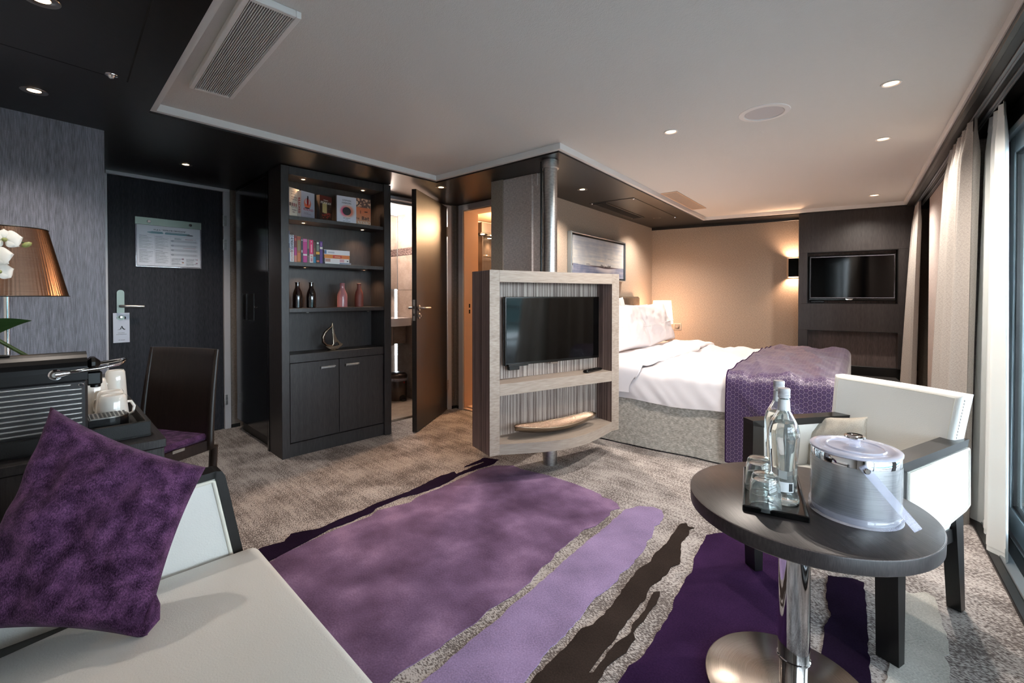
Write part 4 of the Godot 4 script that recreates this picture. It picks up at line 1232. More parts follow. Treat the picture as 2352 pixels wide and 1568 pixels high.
	surf(s, 90, 3, func(u, v):
		var p: Vector3 = tf.call(u, 1.0)
		return p + Vector3(0, -0.028 * (1.0 - v) if p.y > 0.55 else 0.0, -0.012 * (1.0 - v) + 0.008 * sin(PI * v)))
	obj("turned_back_edge", s, M.cotton, duvet)
	# quilted throw across the foot
	var thr := thing("bed_throw", "purple quilted honeycomb throw laid across the foot of the bed", "throw", o, deg)
	s = st()
	var hf := func(u, v):
		var z: float = lerp(1.575, 2.16, min(v / 0.62, 1.0))
		var drop: float = max(0.0, (v - 0.62) / 0.38)
		var p: Vector2 = sect.call(u, 0.016, 0.055 + 0.012 * sin(z * 11.0), 0.12)
		var topk: float = smoothstep(0.40, 0.63, p.y)
		var w: float = crease.call(p.x, min(z, 2.13)) + 0.012 + 0.03 * (0.5 + 0.5 * nz1.get_noise_2d(p.x * 0.9 + z * 2.4, z * 0.8))
		var y: float = p.y + w * topk
		var x: float = p.x
		if drop > 0.0:
			var a: float = min(drop * 3.0, 1.0) * PI * 0.5
			z += 0.07 * sin(a)
			y = lerp(y, min(y, y - 0.07 * (1.0 - cos(a)) - max(0.0, drop - 0.333) * 0.8), topk)
			y = max(y, 0.05)
		if x < X0: x -= (0.020 + 0.030 * max(0.0, nz1.get_noise_2d(min(z, 2.13) * 1.4 + max(y, 0.365) * 1.2, 3.0))) * (1.0 - topk)
		return Vector3(x, y, z)
	surf(s, 150, 60, func(u, v): return hf.call(u, 1.0 - v), 3.05 / 0.026, 0.92 / 0.045)
	obj("quilt", s, M.hex, thr)
	s = st()
	var rim1 := []
	for k in 61: rim1.append(hf.call(0.0, k / 60.0) + Vector3(-0.002, 0, 0))
	tube(s, rim1, 0.004, 6)
	obj("hem", s, M.rug_plum, thr)
	s = st()
	var rim2 := []
	for k in 151: rim2.append(hf.call(k / 150.0, 0.0) + Vector3(0, 0.001, -0.001))
	tube(s, rim2, 0.004, 6)
	obj("hem", s, M.rug_plum, thr)
	# pillows
	var pl := [
		["white square pillow leaning in front, just below the bedside lamp", Vector3(1.38, 0.868, 0.46), 0.43, 0.235, 0.16, -20.0, 2.0, 11],
		["white square pillow leaning in front, half hidden behind the television cabinet", Vector3(0.55, 0.868, 0.48), 0.42, 0.235, 0.17, -20.0, -2.0, 12],
		["white pillow standing behind, against the brown headboard near the cabinet", Vector3(0.60, 0.90, 0.25), 0.50, 0.24, 0.15, -12.0, 3.0, 13],
		["white pillow standing behind against the headboard on the lamp side", Vector3(1.45, 0.86, 0.22), 0.40, 0.22, 0.14, -10.0, -1.0, 14]]
	for p in pl:
		var t := thing("pillow", p[0], "pillow", bed.transform * p[1], deg, "white pillows at the head of the bed")
		s = pillow_mesh(p[2], p[3], p[4], 0.07, p[7], 0.012, 30)
		var ob := obj("pillow_case", s, M.cotton, t)
		ob.rotation_degrees = Vector3(p[5], 0, p[6])
		s = pillow_mesh(p[2] * 1.0, 0.0035, 0.012, 0.0, 3, 0.0, 8)
		var sm := obj("seam", s, M.cotton, ob)
		sm.position = Vector3(0, -0.02, p[4] * 0.42)
	# bedside table and lamp (mostly hidden by the pillows)
	var nt := thing("bedside_table", "dark bedside table in the corner behind the pillows", "bedside table", bed.transform * Vector3(2.14, 0, 0.24), deg)
	s = st(); bx(s, Vector3(-0.20, 0.0, -0.22), Vector3(0.20, 0.56, 0.2), 0.004); obj("body", s, M.wenge, nt)
	s = st(); bx(s, Vector3(-0.21, 0.56, -0.22), Vector3(0.21, 0.60, 0.21), 0.004); obj("top", s, M.wenge_flat, nt)
	var bl := thing("bedside_lamp", "lit bedside lamp with tapered white shade behind the pillows", "lamp", bed.transform * Vector3(2.08, 0.60, 0.29), deg)
	s = st(); lathe(s, [Vector2(0, 0), Vector2(0.06, 0), Vector2(0.06, 0.012), Vector2(0.012, 0.02), Vector2(0.012, 0.25), Vector2(0, 0.25)], 24); obj("base", s, M.steel, bl)
	s = st(); lathe(s, [Vector2(0.135, 0.22), Vector2(0.110, 0.515), Vector2(0.108, 0.515), Vector2(0.133, 0.22)], 36); obj("shade", s, M.shade_lit, bl)
	s = st(); lathe(s, [Vector2(0, 0.30), Vector2(0.02, 0.31), Vector2(0.03, 0.34), Vector2(0.02, 0.37), Vector2(0, 0.38)], 16); obj("bulb", s, M.glow_warm, bl)
	var om := OmniLight3D.new(); om.name = "lamp_light"; om.position = Vector3(0, 0.34, 0); om.light_energy = 0.35; om.light_color = Color(1, 0.8, 0.64); om.omni_range = 8; om.omni_attenuation = 2.0; om.light_size = 0.03; om.shadow_enabled = true
	bl.add_child(om)
	# painting
	var pt := thing("painting", "framed grey seascape painting with a dark shoreline above the bed", "painting", o + Vector3.ZERO, deg)
	s = st()
	var xa := 0.20; var xb := 1.495; var ya := 1.343; var yb := 1.812
	bx(s, Vector3(xa, yb - 0.014, 0.004), Vector3(xb, yb, 0.052), 0.002); bx(s, Vector3(xa, ya, 0.004), Vector3(xb, ya + 0.014, 0.052), 0.002)
	bx(s, Vector3(xa, ya + 0.014, 0.004), Vector3(xa + 0.016, yb - 0.014, 0.052), 0.002); bx(s, Vector3(xb - 0.016, ya + 0.014, 0.004), Vector3(xb, yb - 0.014, 0.052), 0.002)
	obj("frame", s, M.alu, pt)
	s = st(); bx(s, Vector3(xa + 0.016, ya + 0.014, 0.006), Vector3(xb - 0.016, yb - 0.014, 0.02), 0); obj("inner_edge", s, M.black, pt)
	s = st()
	quad(s, Vector3(xa + 0.06, ya + 0.03, 0.036), Vector3(xb - 0.035, ya + 0.03, 0.036), Vector3(xb - 0.035, yb - 0.032, 0.036), Vector3(xa + 0.06, yb - 0.032, 0.036))
	bx(s, Vector3(xa + 0.06, ya + 0.03, 0.02), Vector3(xb - 0.035, yb - 0.032, 0.0355), 0)
	mk("canvas", Color(1, 1, 1), 0.7, {tex = "sea", uv = true}); obj("canvas", s, M.canvas, pt)
	# dimmer socket plate on the far wall
	var fw := w3(1.939, 0, 6.309)
	var sk := thing("wall_switch", "brushed square wall plate with round dimmer knob beside the bed", "switch", fw, -29.9)
	s = st(); bx(s, Vector3(0.293, 0.714, 0), Vector3(0.390, 0.804, 0.010), 0.002); obj("plate", s, M.brushed, sk)
	s = st(); bx(s, Vector3(0.302, 0.722, 0.010), Vector3(0.381, 0.796, 0.012), 0.001); obj("inner_plate", s, M.taupe, sk)
	s = st(); cyl(s, Vector3(0.341, 0.76, 0.012), Vector3(0.341, 0.76, 0.030), 0.024, 28, 0.003); box(s, Vector3(0.341, 0.76, 0.032), Vector3(0.006, 0.044, 0.006), 0.001, Transform3D()); obj("knob", s, M.steel, sk)
	# wall lamp: open box shining up and down
	var wl := thing("wall_lamp", "square dark chrome wall lamp shining up and down beside the dark panel", "wall lamp", fw, -29.9)
	s = st()
	bx(s, Vector3(1.615, 1.40, 0.09), Vector3(1.735, 1.62, 0.098), 0.001); bx(s, Vector3(1.615, 1.40, 0.012), Vector3(1.623, 1.62, 0.09), 0.001); bx(s, Vector3(1.727, 1.40, 0.012), Vector3(1.735, 1.62, 0.09), 0.001)
	obj("body", s, M.screen, wl)
	s = st(); bx(s, Vector3(1.60, 1.39, 0), Vector3(1.75, 1.63, 0.012), 0.002); obj("back_plate", s, M.peach, wl)
	s = st(); cyl(s, Vector3(1.675, 1.47, 0.05), Vector3(1.675, 1.55, 0.05), 0.022, 16); obj("bulb", s, M.glow_warm, wl)
	for dy in [1.0, -1.0]:
		spot(wl, Vector3(1.675, 1.51 + dy * 0.06, 0.05), 0.7, Color(1, 0.80, 0.64), 70, Vector3(90 * dy, 0, 0), 0.03)
	# wall television in the upper niche
	var dp := w3(3.303, 0, 5.248)
	var tv := thing("television", "black wall television set into the dark wood niche", "television", dp, -31.84)
	s = st(); bx(s, Vector3(0.098, 1.12, -0.09), Vector3(0.876, 1.628, -0.035), 0.006); obj("casing", s, M.tv_black, tv)
	s = st(); bx(s, Vector3(0.118, 1.155, -0.036), Vector3(0.858, 1.608, -0.0335), 0.001); obj("screen", s, M.screen, tv)
	s = st(); tube(s, [Vector3(0.118, 1.610, -0.034), Vector3(0.859, 1.610, -0.034), Vector3(0.861, 1.152, -0.034), Vector3(0.117, 1.152, -0.034)], 0.003, 6, true); obj("edge_strip", s, M.clear_plastic, tv)
	s = st(); prism(s, [Vector2(0.44, 1.141), Vector2(0.452, 1.128), Vector2(0.498, 1.128), Vector2(0.510, 1.141)], 0.006, Transform3D(Basis(), Vector3(0, 0, -0.036))); obj("badge", s, M.chrome, tv)
	s = st(); bx(s, Vector3(0.12, 1.098, -0.09), Vector3(0.25, 1.118, -0.05), 0.003); obj("receiver", s, M.black_plastic, tv)
	# low black stool in front of the lower niche
	var ls := thing("low_cuboid", "low black rounded stool in the shade between the bed foot and the curtain", "cuboid", w3(3.26, 0, 4.70), -31.84)
	s = st(); bx(s, Vector3(-0.05, 0.03, -0.18), Vector3(0.62, 0.36, 0.18), 0.05); obj("seat", s, M.matt_black, ls)  # plain black volume with rounded edges
	for p in [Vector3(0.02, 0, -0.13), Vector3(0.56, 0, -0.13), Vector3(0.02, 0, 0.13), Vector3(0.56, 0, 0.13)]:
		s = st(); cyl(s, p, p + Vector3(0, 0.04, 0), 0.02, 12); obj("foot", s, M.black, ls)

# ------------------------------------------------------------------ bookcase and wardrobe
func book(label, x0: float, x1: float, y0: float, h: float, z: float, depth: float, cover: Color, stripes: Array):
	var t := thing("paperback", label, "book", w3(-1.642, 0, 3.238), 46.07, "paperbacks standing upright on the second shelf")
	t.position = t.transform * Vector3((x0 + x1) * 0.5, y0, z)
	var w := x1 - x0
	var s := st()
	bx(s, Vector3(-w / 2 + 0.001, 0.002, -depth), Vector3(w / 2 - 0.001, h - 0.002, -0.003), 0.0); obj("pages", s, M.paper, t)
	s = st()
	bx(s, Vector3(-w / 2, 0, -depth), Vector3(-w / 2 + 0.0008, h, -0.001), 0.0); bx(s, Vector3(w / 2 - 0.0008, 0, -depth), Vector3(w / 2, h, -0.001), 0.0); bx(s, Vector3(-w / 2, 0, -0.002), Vector3(w / 2, h, 0), 0.0006)
	obj("cover", s, cm(cover), t)
	for q in stripes:
		s = st(); bx(s, Vector3(-w / 2 * q[2], h * q[0], -0.001), Vector3(w / 2 * q[2], h * q[1], 0.0006), 0.0); obj("spine_band", s, cm(q[3]), t)
	return t

var cms := {}
func cm(c: Color) -> StandardMaterial3D:
	var k := c.to_html()
	if not cms.has(k):
		cms[k] = mk("c_" + k, c, 0.45)
	return cms[k]

func build_bookcase():
	var o := w3(-1.642, 0, 3.238)
	var deg := 46.07
	var W := 0.876
	var b := thing("bookcase", "tall dark wood bookcase with lit shelves and two low doors", "bookcase", o, deg)
	var s := st(); bx(s, Vector3(0, 0, -0.25), Vector3(0.055, 2.107, 0), 0.002); obj("side_panel", s, M.wenge, b)
	s = st(); bx(s, Vector3(0.812, 0, -0.25), Vector3(W, 2.107, 0.012), 0.002); obj("side_panel", s, M.wenge, b)
	s = st(); bx(s, Vector3(0.055, 2.046, -0.21), Vector3(0.812, 2.107, -0.002), 0.002); obj("top_rail", s, M.wenge, b)
	s = st(); bx(s, Vector3(0.055, 0.0, -0.25), Vector3(0.812, 2.107, -0.208), 0); obj("back_panel", s, M.wenge, b)
	s = st(); bx(s, Vector3(0.055, 0.684, -0.208), Vector3(0.812, 0.746, -0.001), 0.002); obj("counter", s, M.wenge_flat, b)
	s = st(); bx(s, Vector3(0.055, 0.0, -0.208), Vector3(0.812, 0.098, -0.006), 0.002); obj("plinth", s, M.wenge, b)
	s = st(); bx(s, Vector3(0.055, 0.098, -0.208), Vector3(0.812, 0.684, -0.03), 0); obj("carcass", s, M.black, b)
	for k in [[0.059, 0.424, 0.28], [0.428, 0.808, 0.475]]:
		s = st(); bx(s, Vector3(k[0], 0.105, -0.03), Vector3(k[1], 0.680, -0.004), 0.0015)
		var d := obj("door", s, M.wenge, b)
		s = st(); bx(s, Vector3(k[2], 0.621, -0.004), Vector3(k[2] + 0.11, 0.637, 0.0), 0.001); bx(s, Vector3(k[2], 0.630, 0.0), Vector3(k[2] + 0.11, 0.637, 0.018), 0.001); bx(s, Vector3(k[2] - 0.004, 0.619, 0.0), Vector3(k[2], 0.639, 0.018), 0.001)
		obj("handle", s, M.brushed, d)
	var ys := [[1.724, 1.752], [1.390, 1.419], [1.052, 1.082]]
	var shelves := []
	for y in ys:
		s = st(); bx(s, Vector3(0.055, y[0], -0.208), Vector3(0.812, y[1], -0.001), 0.0015)
		shelves.append(obj("shelf", s, M.wenge_flat, b))
	# little square-ringed spotlights under the top and the shelves
	var lp := [[0.182, 2.046, -0.065], [0.668, 2.046, -0.075], [0.190, 1.724, -0.085], [0.673, 1.724, -0.095], [0.205, 1.390, -0.10], [0.69, 1.390, -0.10]]
	for i in lp.size():
		var p := Vector3(lp[i][0], lp[i][1], lp[i][2])
		s = st(); lathe(s, [Vector2(0.014, -0.002), Vector2(0.016, -0.005), Vector2(0.024, -0.004), Vector2(0.026, 0.0)], 20, Transform3D(Basis(), p))
		var par = b if i < 2 else shelves[(i - 2) / 2]
		obj("spotlight_ring", s, M.steel, par)
		s = st(); lathe(s, [Vector2(0, -0.004), Vector2(0.010, -0.004), Vector2(0.0145, -0.002), Vector2(0.0145, 0.0)], 16, Transform3D(Basis(), p)); obj("spotlight", s, M.glow_small, par)
		spot(b, p + Vector3(0, -0.012, 0), 0.10, Color(1, 0.80, 0.62), 62, Vector3(-90, 0, 0), 0.012)
	for p in [Vector3(0.19, 1.049, -0.02), Vector3(0.68, 1.046, -0.02)]:
		s = st(); box(s, p, Vector3(0.018, 0.006, 0.012), 0.002); obj("clip", s, M.steel, shelves[2])
	# wardrobe block behind, its glossy side facing the passage
	var wd := thing("wardrobe", "dark glossy wardrobe block with recessed pull behind the bookcase", "wardrobe", w3(-2.5, 0, 4.06), -43.77)
	s = st(); prism(s, [Vector2(0.14, 0.0), Vector2(0.938, 0.0), Vector2(0.938, 0.45), Vector2(0.03, 0.45), Vector2(0.03, 0.06)], 2.005, Transform3D(PLAN.basis, Vector3(0, 0.1, 0)))
	obj("body", s, M.wenge, wd)
	s = st(); bx(s, Vector3(0.15, 0.104, 0.0), Vector3(0.898, 2.072, 0.004), 0.001); obj("door", s, M.gloss, wd)
	s = st(); bx(s, Vector3(0.901, 0.0, -0.01), Vector3(0.938, 2.105, 0.004), 0.001); obj("edge_panel", s, M.gloss, wd)
	s = st(); bx(s, Vector3(0.15, 2.076, -0.01), Vector3(0.90, 2.105, 0.004), 0.001); obj("top_panel", s, M.gloss, wd)
	s = st(); bx(s, Vector3(0.17, 0.0, -0.5), Vector3(0.92, 0.1, -0.04), 0.0); obj("plinth", s, M.black, wd)
	s = st(); bx(s, Vector3(0.372, 0.975, 0.004), Vector3(0.382, 1.190, 0.020), 0.001); bx(s, Vector3(0.462, 0.975, 0.004), Vector3(0.474, 1.190, 0.022), 0.001); bx(s, Vector3(0.474, 0.975, 0.004), Vector3(0.62, 1.190, 0.012), 0.001); bx(s, Vector3(0.382, 0.975, 0.004), Vector3(0.462, 1.19, 0.006), 0)
	obj("pull", s, M.machine, wd)
	s = st(); cyl(s, Vector3(0.645, 1.085, 0.004), Vector3(0.645, 1.085, 0.014), 0.008, 12, 0.002); obj("key_button", s, M.chrome, wd)
	# five books shown face-on along the top shelf
	var T0 := b.transform
	var fb := [
		["cream book cover with a row of small pictures, leftmost on the top shelf", 0.106, 30.0, 0.105, 0.205, 0.030, "cover_a", Color(0.36, 0.45, 0.66), 0.0],
		["white book with a red title on spine and cover, second on the top shelf", 0.205, 22.0, 0.125, 0.193, 0.040, "cover_b", Color(0.88, 0.84, 0.83), 0.0],
		["dark brown novel with a pale stone doorway on its cover", 0.340, 20.0, 0.118, 0.185, 0.034, "cover_c", Color(0.20, 0.17, 0.15), 0.0],
		["white book with a black disc in a pink halo on the top shelf", 0.508, -2.0, 0.158, 0.208, 0.016, "cover_d", Color(0.85, 0.85, 0.90), 0.0],
		["orange desert cover paperback, rightmost on the top shelf", 0.648, -4.0, 0.150, 0.216, 0.022, "cover_e", Color(0.55, 0.36, 0.26), 0.0]]
	for i in fb.size():
		var f = fb[i]
		var t := thing("displayed_book", f[0], "book", T0 * Vector3(f[1], 1.7535, -0.035 - (0.018 if i == 4 else 0.0)), deg + f[2], "books shown face-on along the top shelf")
		var w: float = f[3]; var h: float = f[4]; var d: float = f[5]
		s = st(); bx(s, Vector3(-w / 2 + 0.001, 0.002, -d + 0.001), Vector3(w / 2 - 0.003, h - 0.002, -0.001), 0); obj("pages", s, M.paper, t)
		s = st(); bx(s, Vector3(-w / 2, 0, -d), Vector3(-w / 2 + 0.001, h, -0.0005), 0); bx(s, Vector3(-w / 2, 0, -d), Vector3(w / 2, h, -d + 0.001), 0); obj("spine", s, cm(f[7]), t)
		s = st(); bx(s, Vector3(-w / 2, 0, -0.001), Vector3(w / 2, h, -0.0003), 0); quad(s, Vector3(-w / 2, 0, 0), Vector3(w / 2, 0, 0), Vector3(w / 2, h, 0), Vector3(-w / 2, h, 0))
		mk(f[6], Color(1, 1, 1), 0.4, {tex = f[6], uv = true}); obj("cover", s, M[f[6]], t)
		if i == 1:
			text("REACHED", 0.017, M.ink_red, t, Vector3(0.004, 0.062, 0.0003))
			text("REACHED", 0.020, M.ink_red, t, Vector3(-w / 2 - 0.0005, 0.085, -d / 2), Vector3(0, -90, -90), "Droid Sans", true)
		elif i == 2:
			text("SHARON", 0.008, M.ink_white, t, Vector3(0.0, 0.152, 0.0003), Vector3.ZERO, "Droid Serif")
			text("PENMAN", 0.017, M.ink_white, t, Vector3(0.0, 0.132, 0.0003), Vector3.ZERO, "Droid Serif", true)
		elif i == 3:
			text("STEPHEN", 0.013, M.ink, t, Vector3(0.0, 0.176, 0.0003)); text("HAWKING", 0.013, M.ink, t, Vector3(0.0, 0.156, 0.0003))
			text("BRIEF ANSWERS", 0.006, M.ink_navy, t, Vector3(0, 0.036, 0.0003)); text("TO THE", 0.005, M.ink_navy, t, Vector3(0, 0.025, 0.0003)); text("BIG QUESTIONS", 0.006, M.ink_navy, t, Vector3(0, 0.012, 0.0003))
		elif i == 4:
			text("The", 0.018, M.ink, t, Vector3(-0.042, 0.052, 0.0003)); text("Bat", 0.030, M.ink, t, Vector3(0.028, 0.057, 0.0003), Vector3.ZERO, "Droid Sans", true)
			text("NESBO", 0.026, M.ink_white, t, Vector3(0.018, 0.018, 0.0003), Vector3.ZERO, "Droid Serif")
		elif i == 0:
			text("THAT USED", 0.009, M.ink_grey, t, Vector3(0.0, 0.066, 0.0003), Vector3.ZERO, "Droid Serif"); text("TO BE US", 0.009, M.ink_grey, t, Vector3(0.0, 0.048, 0.0003), Vector3.ZERO, "Droid Serif")
	# upright paperbacks
	var wh := Color(0.86, 0.85, 0.84)
	var z := -0.012
	book("navy blue paperback at the far left of the second shelf", 0.056, 0.064, 1.4195, 0.222, z, 0.13, Color(0.16, 0.22, 0.36), [[0.30, 0.45, 0.8, Color(0.55, 0.42, 0.36)], [0.6, 0.9, 0.5, Color(0.55, 0.62, 0.72)]])
	var bk = book("white and black paperback with large black spine letters", 0.0645, 0.0935, 1.4195, 0.195, z, 0.13, wh, [[0.45, 0.99, 0.95, Color(0.80, 0.82, 0.86)]])
	text("CORNWELL", 0.020, M.ink, bk, Vector3(0.0, 0.140, 0.0008), Vector3(0, 0, -90), "Droid Sans", true)
	text("PREDATOR", 0.012, M.ink_red, bk, Vector3(0.0, 0.045, 0.0008), Vector3(0, 0, -90))
	book("thin red and magenta paperback right of the black lettered one", 0.095, 0.1135, 1.4195, 0.193, z, 0.13, Color(0.42, 0.10, 0.14), [[0.0, 0.25, 0.98, Color(0.80, 0.50, 0.42)], [0.25, 0.55, 0.98, Color(0.68, 0.20, 0.48)], [0.8, 0.9, 0.6, Color(0.75, 0.3, 0.25)]])
	book("orange and olive patterned paperback on the second shelf", 0.115, 0.142, 1.4195, 0.188, z, 0.13, Color(0.66, 0.40, 0.20), [[0.45, 0.85, 0.7, Color(0.52, 0.47, 0.32)], [0.87, 0.98, 0.9, Color(0.62, 0.26, 0.20)], [0.05, 0.36, 0.8, Color(0.80, 0.46, 0.26)]])
	book("slim dark grey paperback left of the magenta one", 0.1435, 0.157, 1.4195, 0.180, z, 0.13, Color(0.20, 0.20, 0.27), [[0.40, 0.50, 0.6, Color(0.75, 0.75, 0.78)], [0.88, 0.93, 0.5, Color(0.85, 0.85, 0.85)]])
	bk = book("thick magenta paperback with white band on its spine", 0.158, 0.1875, 1.4195, 0.174, z, 0.13, Color(0.74, 0.20, 0.52), [[0.29, 0.36, 0.98, wh], [0.88, 0.99, 0.9, Color(0.80, 0.45, 0.68)]])
	book("mottled grey paperback between the magenta and pink ones", 0.189, 0.2035, 1.4195, 0.172, z, 0.13, Color(0.50, 0.44, 0.40), [[0.3, 0.6, 0.9, Color(0.26, 0.24, 0.26)], [0.05, 0.25, 0.9, Color(0.40, 0.38, 0.36)]])
	book("hot pink paperback with white lower spine", 0.205, 0.2325, 1.4195, 0.170, z, 0.13, Color(0.88, 0.18, 0.45), [[0.0, 0.38, 0.98, Color(0.85, 0.80, 0.80)], [0.06, 0.20, 0.5, Color(0.75, 0.3, 0.4)], [0.24, 0.30, 0.5, Color(0.8, 0.45, 0.35)], [0.45, 0.8, 0.3, Color(0.93, 0.60, 0.70)], [0.9, 0.95, 0.2, wh]])
	book("brown and turquoise paperback right of the hot pink one", 0.234, 0.2515, 1.4195, 0.158, z, 0.13, Color(0.33, 0.22, 0.20), [[0.0, 0.30, 0.98, Color(0.13, 0.48, 0.62)], [0.36, 0.7, 0.6, Color(0.46, 0.32, 0.24)]])
	book("black paperback with yellow band on its spine", 0.253, 0.2805, 1.4195, 0.164, z, 0.13, Color(0.12, 0.14, 0.13), [[0.40, 0.52, 0.98, Color(0.86, 0.66, 0.22)], [0.55, 0.83, 0.7, Color(0.45, 0.48, 0.44)], [0.87, 0.96, 0.5, Color(0.85, 0.86, 0.84)], [0.05, 0.13, 0.7, Color(0.80, 0.42, 0.30)]])
	book("slim violet paperback with white band, at the right end of the upright row", 0.282, 0.303, 1.4195, 0.165, z, 0.13, Color(0.34, 0.20, 0.52), [[0.65, 0.75, 0.95, wh], [0.8, 0.95, 0.4, Color(0.6, 0.45, 0.7)]])
	# lying stack: four books, bottom to top
	var sb := [["thin white and blue-grey book at the bottom of the lying stack", 0.322, 0.530, 0.012, wh, [[0.55, 1.0, Color(0.42, 0.46, 0.56)]], ""],
		["white paperback with a small face on its spine, second from the bottom of the stack", 0.320, 0.516, 0.030, Color(0.87, 0.84, 0.83), [[0.02, 0.22, Color(0.70, 0.54, 0.48)], [0.60, 0.78, Color(0.80, 0.60, 0.62)], [0.90, 0.95, Color(0.25, 0.22, 0.25)]], ""],
		["orange and red paperback, third in the lying stack", 0.316, 0.519, 0.029, Color(0.85, 0.52, 0.18), [[0.33, 0.68, Color(0.76, 0.20, 0.14)], [0.70, 0.96, Color(0.84, 0.44, 0.18)], [0.40, 0.62, Color(0.88, 0.60, 0.40)]], ""],
		["white paperback on top of the lying stack", 0.312, 0.520, 0.036, Color(0.88, 0.87, 0.88), [[0.02, 0.10, Color(0.30, 0.45, 0.60)], [0.0, 0.02, Color(0.50, 0.2, 0.2)], [0.16, 0.40, Color(0.70, 0.70, 0.74)]], ""]]
	var y := 1.4195
	for q in sb:
		var t := thing("lying_book", q[0], "book", T0 * Vector3(q[1], y, -0.012), deg, "books lying in a stack on the second shelf")
		var w: float = q[2] - q[1]
		var h: float = q[3]
		s = st(); bx(s, Vector3(0.002, 0.001, -0.125), Vector3(w - 0.001, h - 0.001, -0.002), 0); obj("pages", s, M.paper, t)
		s = st(); bx(s, Vector3(0, 0, -0.126), Vector3(w, 0.0009, -0.001), 0); bx(s, Vector3(0, h - 0.0009, -0.126), Vector3(w, h, -0.001), 0); bx(s, Vector3(0, 0, -0.002), Vector3(w, h, 0), 0.0004); obj("cover", s, cm(q[4]), t)
		for k in q[5].size():
			var e = q[5][k]
			s = st(); bx(s, Vector3(w * e[0], h * (0.12 if k != 2 else 0.3), -0.001), Vector3(w * e[1], h * (0.88 if k != 2 else 0.6), 0.0006 + k * 0.0002), 0); obj("spine_band", s, cm(e[2]), t)
		y += h
	# bottle vases on the third shelf
	var body := [Vector2(0, 0), Vector2(0.030, 0), Vector2(0.0335, 0.003), Vector2(0.0345, 0.06), Vector2(0.034, 0.09), Vector2(0.030, 0.115), Vector2(0.022, 0.138), Vector2(0.0165, 0.15), Vector2(0.0150, 0.165), Vector2(0.0152, 0.183), Vector2(0.0180, 0.186), Vector2(0.0180, 0.191), Vector2(0.0130, 0.192), Vector2(0.0125, 0.18), Vector2(0.0, 0.17)]
	var vs := [["purple brown bottle vase with glittering speckles on the third shelf", 0.140, M.plum_glaze, 1.0], ["glossy black bottle vase beside the speckled one", 0.241, M.black_glaze, 1.0], ["dusty pink bottle vase in the middle of the third shelf", 0.487, M.pink_glaze, 1.13], ["matt copper rose bottle vase at the right of the third shelf", 0.631, M.rose_matt, 1.0]]
	for v in vs:
		var t := thing("bottle_vase", v[0], "vase", T0 * Vector3(v[1], 1.0825, -0.075), deg, "bottle vases on the third shelf")
		s = st()
		var pr := []
		for p in body: pr.append(Vector2(p.x * v[3] * (1.0 if v[3] < 1.05 else (1.0 if p.y < 0.15 else 1.0)), p.y))
		if v[3] > 1.05:
			pr = [Vector2(0, 0), Vector2(0.036, 0), Vector2(0.039, 0.003), Vector2(0.039, 0.085), Vector2(0.036, 0.105), Vector2(0.026, 0.130), Vector2(0.0195, 0.146), Vector2(0.0185, 0.155), Vector2(0.0185, 0.185), Vector2(0.0205, 0.188), Vector2(0.0205, 0.192), Vector2(0.015, 0.193), Vector2(0.014, 0.18), Vector2(0, 0.17)]
		lathe(s, pr, 32); obj("body", s, v[2], t)
	# pewter sailing boat
	var t := thing("sailboat_ornament", "pewter sailing boat ornament with cut-out sails on the counter", "ornament", T0 * Vector3(0.405, 0.7465, -0.075), deg)
	s = st(); prism(s, [Vector2(-0.062, 0.034), Vector2(-0.03, 0.012), Vector2(0.0, 0.006), Vector2(0.04, 0.010), Vector2(0.066, 0.028), Vector2(0.078, 0.044), Vector2(0.050, 0.036), Vector2(0.0, 0.030), Vector2(-0.03, 0.031)], 0.034, Transform3D(Basis(), Vector3(0, 0, -0.017))); obj("hull", s, M.pewter, t)
	s = st(); lathe(s, [Vector2(0, 0), Vector2(0.034, 0), Vector2(0.036, 0.003), Vector2(0.022, 0.010), Vector2(0, 0.012)], 20, Transform3D(Basis.from_scale(Vector3(1.2, 1, 0.7)), Vector3.ZERO)); obj("foot", s, M.pewter, t)
	s = st(); tube(s, [Vector3(0.0, 0.032, 0), Vector3(-0.05, 0.042, 0), Vector3(-0.073, 0.070, 0), Vector3(-0.076, 0.105, 0), Vector3(-0.060, 0.140, 0), Vector3(-0.030, 0.168, 0), Vector3(-0.008, 0.185, 0), Vector3(0.0, 0.222, 0)], [0.008, 0.010, 0.011, 0.011, 0.010, 0.008, 0.006, 0.002], 10, false, Vector2(1.0, 1.3)); tube(s, [Vector3(0.0, 0.215, 0), Vector3(0.002, 0.15, 0), Vector3(0.006, 0.09, 0), Vector3(0.008, 0.05, 0), Vector3(0.0, 0.034, 0)], [0.003, 0.006, 0.007, 0.008, 0.008], 10); obj("main_sail", s, M.pewter, t)
	s = st(); prism(s, [Vector2(0.004, 0.20), Vector2(0.016, 0.13), Vector2(0.034, 0.085), Vector2(0.060, 0.055), Vector2(0.080, 0.044), Vector2(0.062, 0.040), Vector2(0.052, 0.036), Vector2(0.048, 0.052), Vector2(0.034, 0.062), Vector2(0.018, 0.056), Vector2(0.012, 0.042), Vector2(0.006, 0.06), Vector2(0.003, 0.12)], 0.014, Transform3D(Basis(), Vector3(0, 0, -0.007))); obj("jib", s, M.pewter, t)

